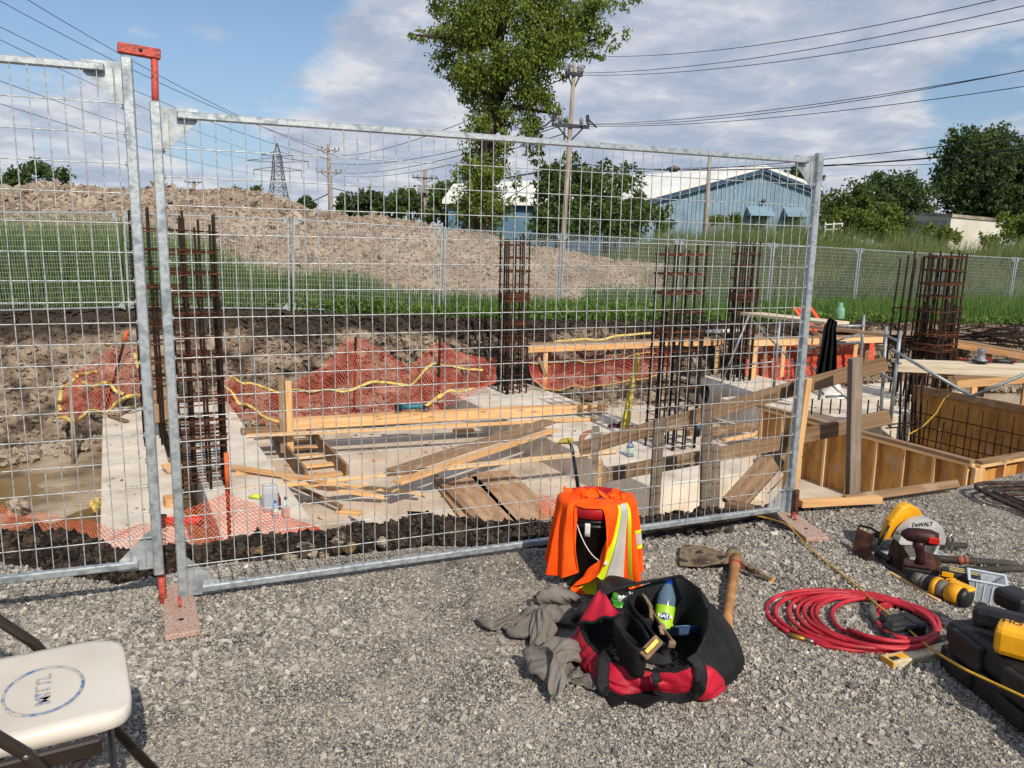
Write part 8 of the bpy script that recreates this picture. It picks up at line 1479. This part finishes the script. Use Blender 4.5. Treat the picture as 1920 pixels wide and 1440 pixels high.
# --- impact driver
t = thing('impact_driver', P(1722, 1085), 'dark red and black cordless impact driver standing on its battery', 'impact driver'); c0 = P(1716, 1082, 0); Md = local((0, 0, 0), R(-22))[1]
M_dred = mat('dark_red_tool', ['220d0e', '3a1214', '1c0c0d'], scale=12, rough=.5)
b = MB(); b.box(c0 + Md @ Vector((0, 0, .028)), (.115, .075, .052), Md); b.build('battery', M_blk, t, bev=.008); b = MB(); b.box(c0 + Md @ Vector((.0, 0, .062)), (.11, .07, .014), Md); b.build('battery_seat', M_dred, t, bev=.005)
b = MB(); b.tube([c0 + Md @ Vector((.01, 0, .065)), c0 + Md @ Vector((.012, 0, .10)), c0 + Md @ Vector((.0, 0, .145)), c0 + Md @ Vector((.0, 0, .17))], [.022, .019, .021, .028], 14); b.build('handle', M_dred, t)
b = MB(); b.tube([c0 + Md @ Vector((-.075, 0, .195)), c0 + Md @ Vector((-.05, 0, .195)), c0 + Md @ Vector((-.01, 0, .195)), c0 + Md @ Vector((.04, 0, .193)), c0 + Md @ Vector((.07, 0, .190))], [.012, .029, .034, .036, .028], 18); b.build('motor_head', M_dred, t)
b = MB(); b.box(c0 + Md @ Vector((.052, -.034, .192)), (.045, .012, .030), Md, .004); b.build('red_badge', mat('badge_red', ['b0201c'], rough=.4), t); b = MB(); b.tube([c0 + Md @ Vector((-.10, 0, .195)), c0 + Md @ Vector((-.07, 0, .195))], .007, 8); b.build('chuck', M_steel, t); b = MB(); b.box(c0 + Md @ Vector((-.018, 0, .15)), (.014, .014, .028), Md, .004); b.build('trigger', M_blk, t)
for i in range(4): b = MB(); b.box(c0 + Md @ Vector((-.012, -.0335, .205 - i * .008)), (.016, .002, .003), Md); b.build('vent', M_blk, t)
# --- hammer drill yellow
t = thing('hammer_drill', P(1765, 1105), 'yellow and grey cordless drill lying on its side in front of the clear tub', 'drill'); a_ = P(1715, 1082, .04); c_ = P(1812, 1122, .042); fm = frame(a_, c_); d_ = (c_ - a_); u_ = lambda k: a_ + d_ * k
M_tg = mat('tool_grey', ['4f4b45', '6b665e', '7d776e'], scale=16, rough=.5)
for nm, k0, k1, r0_, r1_, m in (('chuck', 0, .18, .023, .027, M_tg), ('collar', .19, .26, .030, .030, M_tg), ('gear_case', .27, .40, .033, .036, M_blk), ('yellow_ring', .40, .50, .040, .041, M_yel), ('grey_sleeve', .50, .68, .037, .037, M_tg), ('housing', .68, .93, .041, .043, M_yel), ('rear_cap', .93, 1.03, .042, .038, M_blk)): b = MB(); b.tube([u_(k0), u_((k0 + k1) / 2), u_(k1)], [r0_, max(r0_, r1_), r1_], 18); b.build(nm, m, t)
b = MB(); b.box(u_(.80) + Vector((-.012, -.034, .012)), (.055, .02, .03), fm, .005); b.build('battery_port', M_blk, t); b = MB(); b.box(u_(.9) + Vector((.01, .02, .035)), (.1, .05, .02), fm, .008); b.build('foot', M_yel, t)
# --- yellow battery tool behind the tub
t = thing('cordless_grinder', P(1800, 1085), 'black and yellow cordless tool behind the clear tub', 'grinder'); c0, M_ = local(P(1800, 1084, .05), R(-28)); b = MB(); b.box(c0, (.15, .07, .07), M_); b.build('housing', M_blk, t, bev=.014)
for y in (-.02, 0, .02): b = MB(); b.box(c0 + M_ @ Vector((.01, y, .0355)), (.11, .005, .003), M_, .001); b.build('stripe', mat('cream_stripe', ['c9b478'], rough=.4), t)
b = MB(); b.box(c0 + M_ @ Vector((-.05, -.0362, .018)), (.045, .004, .022), M_, .0015); b.build('yellow_badge', M_yel, t); b = MB(); q = [c0 + M_ @ Vector((x, -.04, z)) for x, z in ((-.05, -.03), (-.05, .0), (-.02, .004), (.0, -.004), (.0, -.03))]; b.tube(q, .006, 8); b.build('yellow_guard', M_yel, t)
# --- plates, rods, stick
def plate(pts, label, th=.006):
    P_ = [P(*q) for q in pts]; n_ = (P_[1] - P_[0]).cross(P_[2] - P_[1]).normalized() * th; k = len(P_); b = MB(); b.add(P_ + [p + n_ for p in P_], [tuple(range(k))[::-1], tuple(range(k, 2 * k))] + [(i, (i + 1) % k, k + (i + 1) % k, k + i) for i in range(k)]); return tag(b.build('steel_plate', M_rust, bev=.0015), label, 'steel plate', 'rusty steel plates')
plate([(1598, 1036, .0), (1632, 1053, 0), (1640, 1004, .10), (1608, 990, .10)], 'rusty square steel plate propped at the left of the saw')
plate([(1661, 1055, .0), (1690, 1072, .0), (1707, 1046, .06), (1694, 1026, .09), (1676, 1008, .13)], 'rusty steel plate with a corner up in front of the saw base'); plate([(1736, 1092, .0), (1758, 1094, .0), (1764, 1052, .075), (1752, 1040, .09), (1728, 1034, .095)], 'rusty bent steel plate right of the impact driver')
M_thr = mat('threaded_steel', ['5a5650', '7a756d', '8f8a80'], scale=9, rough=.5, metal=.5, bump=1, bscale=70, wave='X')
def rod(x0, y0, x1, y1, r, z, label, red=0):
    a_, c_ = P(x0, y0, z), P(x1, y1, z); fm = frame(a_, c_); L = (c_ - a_).length; t = thing('threaded_rod', a_, label, 'threaded rod', 'coarse threaded rods'); b = MB(); n = int(L / .004); pts = [(-L / 2 + L * i / n, 0, 0) for i in range(n + 1)]; b.tube(pts, [r * (1 if i % 2 else .90) for i in range(n + 1)], 14); o = b.build('rod', M_thr, t, world=False); mw = fm.to_4x4(); mw.translation = (c_ - a_) / 2; o.matrix_local = mw
    if red: b = MB(); d_ = (c_ - a_).normalized(); b.tube([a_ + d_ * .10, a_ + d_ * .125], r * 1.03, 14); b.tube([a_ + d_ * .13, a_ + d_ * .145], r * 1.03, 14); b.build('red_mark', mat('red_ochre', ['8c4a38'], rough=.7), t)
    return t
rod(1765, 1022, 1812, 1023, .015, .03, 'short bright threaded rod behind the saw'); rod(1752, 1046, 1906, 1058, .017, .02, 'middle long threaded rod with red marks', 1); rod(1755, 1070, 1918, 1066, .0165, .018, 'front long threaded rod reaching furthest right')
board('wood_stick', P(1668, 1073, .006), P(1762, 1127, .006), .017, .009, M_wood, None, (0, 0, 1), 'thin pale wooden stick lying in front of the drill', 'stick')
t = thing('black_strap', P(1680, 1075), 'black cable lying between the plates and the wooden stick', 'cable'); b = MB(); b.tube([P(1640, 1040, .01), P(1668, 1064, .01), P(1700, 1085, .012), P(1715, 1092, .01)], .007, 8); b.tube([P(1645, 1036, .025), P(1670, 1050, .03)], .014, 8); b.build('cable', M_blk, t)
b = MB(); c_ = P(1893, 1105, .04)
for k in range(7): b.tube([c_ + Vector((math.cos(a) * .035, math.sin(a) * .035 + k * .004, .004 * k - .01)) for a in np.linspace(0, 6.0, 14)], .0012, 4)
tag(b.build('wire_coil', M_wire), 'small bright wire coil beside the clear tub', 'wire coil')
for x0, y0, x1, y1, lab, m_, g_ in ((1496, 1133, 1508, 1137, 'pinkish wood chip inside the left hose loops', M_wood, 0), (1536, 1130, 1542, 1137, 'second wood chip inside the left hose loops', M_woodo, 0)): board('wood_chip', P(x0, y0, .012), P(x1, y1, .012), .02, .006, m_, None, (.1, .2, 1), lab, 'wood chip')
# --- bent rebar at right
M_thick = mat('bent_rebar_steel', ['2a211d', '43342c', '5a4a40'], scale=20, rough=.6, metal=.4, bump=.6, bscale=30)
for i, (pts_, lab) in enumerate(((((2000, 902), (1900, 905), (1846, 906), (1830, 911), (1840, 920), (1880, 940), (1990, 990)), 'outer thick rebar with a bent corner at the right edge'), (((2000, 908), (1880, 911), (1852, 914), (1848, 920), (1870, 932), (1985, 984)), 'second bent rebar nested inside the outer one'),
                              (((2000, 915), (1895, 918), (1872, 921), (1874, 928), (1990, 978)), 'third bent rebar nested at the right edge'), (((2000, 924), (1900, 927), (1890, 930), (1990, 968)), 'innermost bent rebar at the right edge'))):
    b = MB(); q_ = [P(x, y, .035 - .004 * i) for x, y in pts_]; q = []
    for k in range(len(q_) - 1):
        for j in range(24):
            f_ = j / 24; a0, p1, p2, d0 = q_[max(k - 1, 0)], q_[k], q_[k + 1], q_[min(k + 2, len(q_) - 1)]; q.append(.5 * ((2 * p1) + (p2 - a0) * f_ + (2 * a0 - 5 * p1 + 4 * p2 - d0) * f_ ** 2 + (3 * p1 - a0 - 3 * p2 + d0) * f_ ** 3))
    b.tube(q, [.0125 * (1.0 if j % 2 else .88) for j in range(len(q))], 10); tag(b.build('bent_rebar', M_thick), lab, 'rebar', 'bent rebar at the yard edge')
# --- on the left footing
M_glass = mat('clear_bottle', ['c9d6dc'], rough=.1, alpha=.5); M_dark_c = mat('dark_cap', ['2a1512']); M_pinkw = mat('pink_drink', ['b5746a', 'cfa59a'], scale=9, rough=.3)
bottle(P(517, 972, -1.4), (0, 0, 1), .19, .03, M_cap, mat('blue_bottle', ['6a87b8', '8ea6cc'], scale=20, rough=.2), mat('pale_label', ['a9b9b0', 'c8c6a8'], scale=40), 'small blue water bottle beside the clear tub on the left footing', 'water_bottle')
bottle(P(537, 970, -1.4), (0, 0, 1), .22, .035, M_dark_c, M_glass, M_pinkw, 'dark capped bottle of pink drink on the left footing', 'drink_bottle', (.05, .5)); bottle(P(522, 955, -1.4), (0, 0, 1), .18, .03, M_dark_c, mat('brown_bottle', ['4a1f1a', '63302a'], rough=.3), None, 'dark brown bottle behind the blue one on the left footing', 'drink_bottle')
c_ = P(502, 962, -1.4); b = MB(); b.box(c_ + Vector((0, .1, .14)), (.15, .15, .27), Matrix.Rotation(.4, 3, 'Z'), .01); t = thing('storage_tub', c_, 'tall frosted plastic tub with bluish contents on the left footing', 'tub'); b.build('tub', mat('frosted_tub', ['b9bdc4'], rough=.3, alpha=.6), t); b = MB(); b.box(c_ + Vector((0, .1, .09)), (.13, .13, .14), Matrix.Rotation(.4, 3, 'Z'), .01); b.build('contents', mat('bluish_contents', ['5f74a0', '8496b8', 'a8adb8'], scale=30), t)
c_ = P(476, 936, -1.4); b = MB(); b.tube([c_ + Vector((-.06, 0, .03)), c_ + Vector((.03, 0, .035)), c_ + Vector((.08, .0, .03))], [.008, .03, .03], 10); tag(b.build('lime_tube', mat('lime_plastic', ['b5c832', 'cadb52'], scale=9, rough=.4)), 'lime green squeeze tube lying left of the frosted tub', 'tube')
def powertool(x, y, z, s_, yaw, m, m2, lab, nm='grinder'):
    t = thing(nm, P(x, y, z), lab, 'power tool'); c0, M_ = local(P(x, y, z) + Z3 * .05 * s_, yaw); b = MB(); b.tube([c0 + M_ @ Vector((-.16 * s_, 0, 0)), c0 + M_ @ Vector((-.04 * s_, 0, 0)), c0 + M_ @ Vector((.08 * s_, 0, 0)), c0 + M_ @ Vector((.12 * s_, 0, 0))], [.028 * s_, .034 * s_, .036 * s_, .028 * s_], 12); b.build('body', m, t)
    b = MB(); b.box(c0 + M_ @ Vector((-.19 * s_, 0, 0)), (.08 * s_, .08 * s_, .09 * s_), M_, .01); b.build('battery', m2, t); b = MB(); b.lathe([(.0, -.03), (.06 * s_, -.03), (.06 * s_, -.024), (.02, -.02), (.02, .01), (0, .01)], c0 + M_ @ Vector((.14 * s_, 0, -.02)), 16); b.build('disc_guard', M_steel, t); b = MB(); b.tube([c0 + M_ @ Vector((.12 * s_, 0, 0)), c0 + M_ @ Vector((.13 * s_, -.12 * s_, .02))], .014 * s_, 8); b.build('side_handle', m2, t)
M_teal = mat('teal_tool', ['1a5a6b', '24707f'], scale=9, rough=.5); M_rtool = mat('bright_red_tool', ['a01a1c', 'b8282a'], scale=9, rough=.45)
powertool(350, 988, -1.4, 1.3, .1, M_rtool, M_blk, 'red and black grinder lying on the left footing behind the front posts'); powertool(776, 770, -1.22, 1.3, .3, M_teal, M_blk, 'teal cordless tool resting on the long lumber stack'); powertool(1310, 812, -1.4, 1.3, 1.2, M_teal, M_blk, 'teal cordless tool right of the widest rebar cage')
b = MB(); q = D(1838, 678, 11.4); t = thing('angle_grinder', q, 'pale grey grinder sitting on the bleached scaffold plank', 'grinder'); b.lathe([(.09, 0), (.09, .03), (.05, .05), (.045, .12), (.06, .16), (.04, .2), (0, .2)], q, 16); b.build('body', M_ins, t); b = MB(); b.lathe([(.12, -.005), (.12, .02), (0, .02)], q, 16); b.build('disc', M_blk, t)
powertool(1880, 684, zat(1880, 684, 11.3) - .02, 1.0, -.2, M_blk, M_red, 'dark drill lying on the bleached scaffold plank', 'cordless_drill')
bottle(P(1181, 856, -1.4), (0, 0, 1), .22, .05, M_cap, M_bw, mat('green_white_label', ['8fb08a', 'c9d0c8'], scale=40), 'large blue tinted water bottle on the middle footing'); 
# --- framing square and bar, jacket, glove etc
t = thing('hammer_tool', D(1088, 950, 4.9), 'black bar with a yellow top leaning against the guard rail posts', 'bar'); b = MB(); b.tube([D(1090, 960, 4.7), D(1079, 880, 5.0), D(1070, 828, 5.2)], .012, 8); b.build('shaft', M_blk, t); b = MB(); b.tube([D(1071, 832, 5.19), D(1068, 820, 5.2)], .02, 8); b.build('yellow_head', M_lvl, t)
b = MB(); a0 = P(1045, 829, -1.38); b.add([P(1044, 830, -1.38), P(1075, 829, -1.38), P(1076, 824, -1.38), P(1054, 820, -1.38), P(1044, 830, -1.365), P(1075, 829, -1.365), P(1076, 824, -1.365), P(1054, 820, -1.365)], [(3, 2, 1, 0), (4, 5, 6, 7), (0, 1, 5, 4), (1, 2, 6, 5), (2, 3, 7, 6), (3, 0, 4, 7)]); tag(b.build('speed_square', M_lvl), 'yellow triangular square on the edge of the middle footing', 'square tool')
t = thing('black_jacket', P(1300, 740, -1.4), 'black jacket hung over the left edge of the footing behind the widest cage', 'jacket')
b = MB(); b.grid(lambda u_, v_: D(1285 + 42 * u_ + 3 * math.sin(v_ * 6), 722 + (14 + 46 * max(0, u_ - .72) * 3) * v_, 14.9 - .25 * v_ + .06 * math.sin(u_ * 17)), 20, 12); b.build('cloth', M_bcloth, t, solid=.02)
b = MB(); c_ = P(1558, 742, -1.4); b.grid(lambda u_, v_: c_ + Vector(((u_ - .5) * .55, (v_ - .5) * .5, .32 * math.sin(u_ * 3.14) * math.sin(v_ * 3.14) * (1 + .3 * math.sin(u_ * 9 + v_ * 7)))), 18, 14); tag(b.build('plastic_sheet', mat('milky_sheet', ['a9a8a4', 'c9c8c4'], scale=8, rough=.25, bump=.5, bscale=12)), 'crumpled milky plastic sheet bundled below the black cloth', 'plastic sheet')
b = MB(); a0 = D(1325, 622, 17.4); c_ = D(1388, 620, 18); b.tube([a0, c_], .045, 10); tag(b.build('white_pipe', mat('white_pvc', ['d5d3cd'], rough=.4)), 'short white pipe on the bank behind the rebar cages', 'pipe')
c_ = P(1165, 800, -1.4); b = MB(); b.grid(lambda u_, v_: c_ + Vector(((u_ - .5) * .42, (v_ - .5) * .22, .09 * math.sin(u_ * 3.14) * math.sin(v_ * 3.14) * (1 + .5 * math.sin(u_ * 14)))), 14, 8); tag(b.build('work_glove', mat('dark_red_cloth', ['4a1a20', '6b2a30'], rough=.9)), 'dark red glove lying at the foot of the yellow levels', 'glove')
c_ = P(1110, 838, -1.4); b = MB(); q = []
for k in range(4):
    b = MB() if 0 else b; b.tube([c_ + Vector((math.cos(a) * (.12 + .02 * k), math.sin(a) * .05, .10 + math.sin(a) * (.09 + .012 * k))) for a in np.linspace(-.3, 3.4, 14)], .012, 6)
tag(b.build('cord_bundle', mat('brown_cord', ['7a4a32', '9a6a4a'], scale=12, rough=.8)), 'bundle of brown cord at the lower end of the guard rail', 'cord')
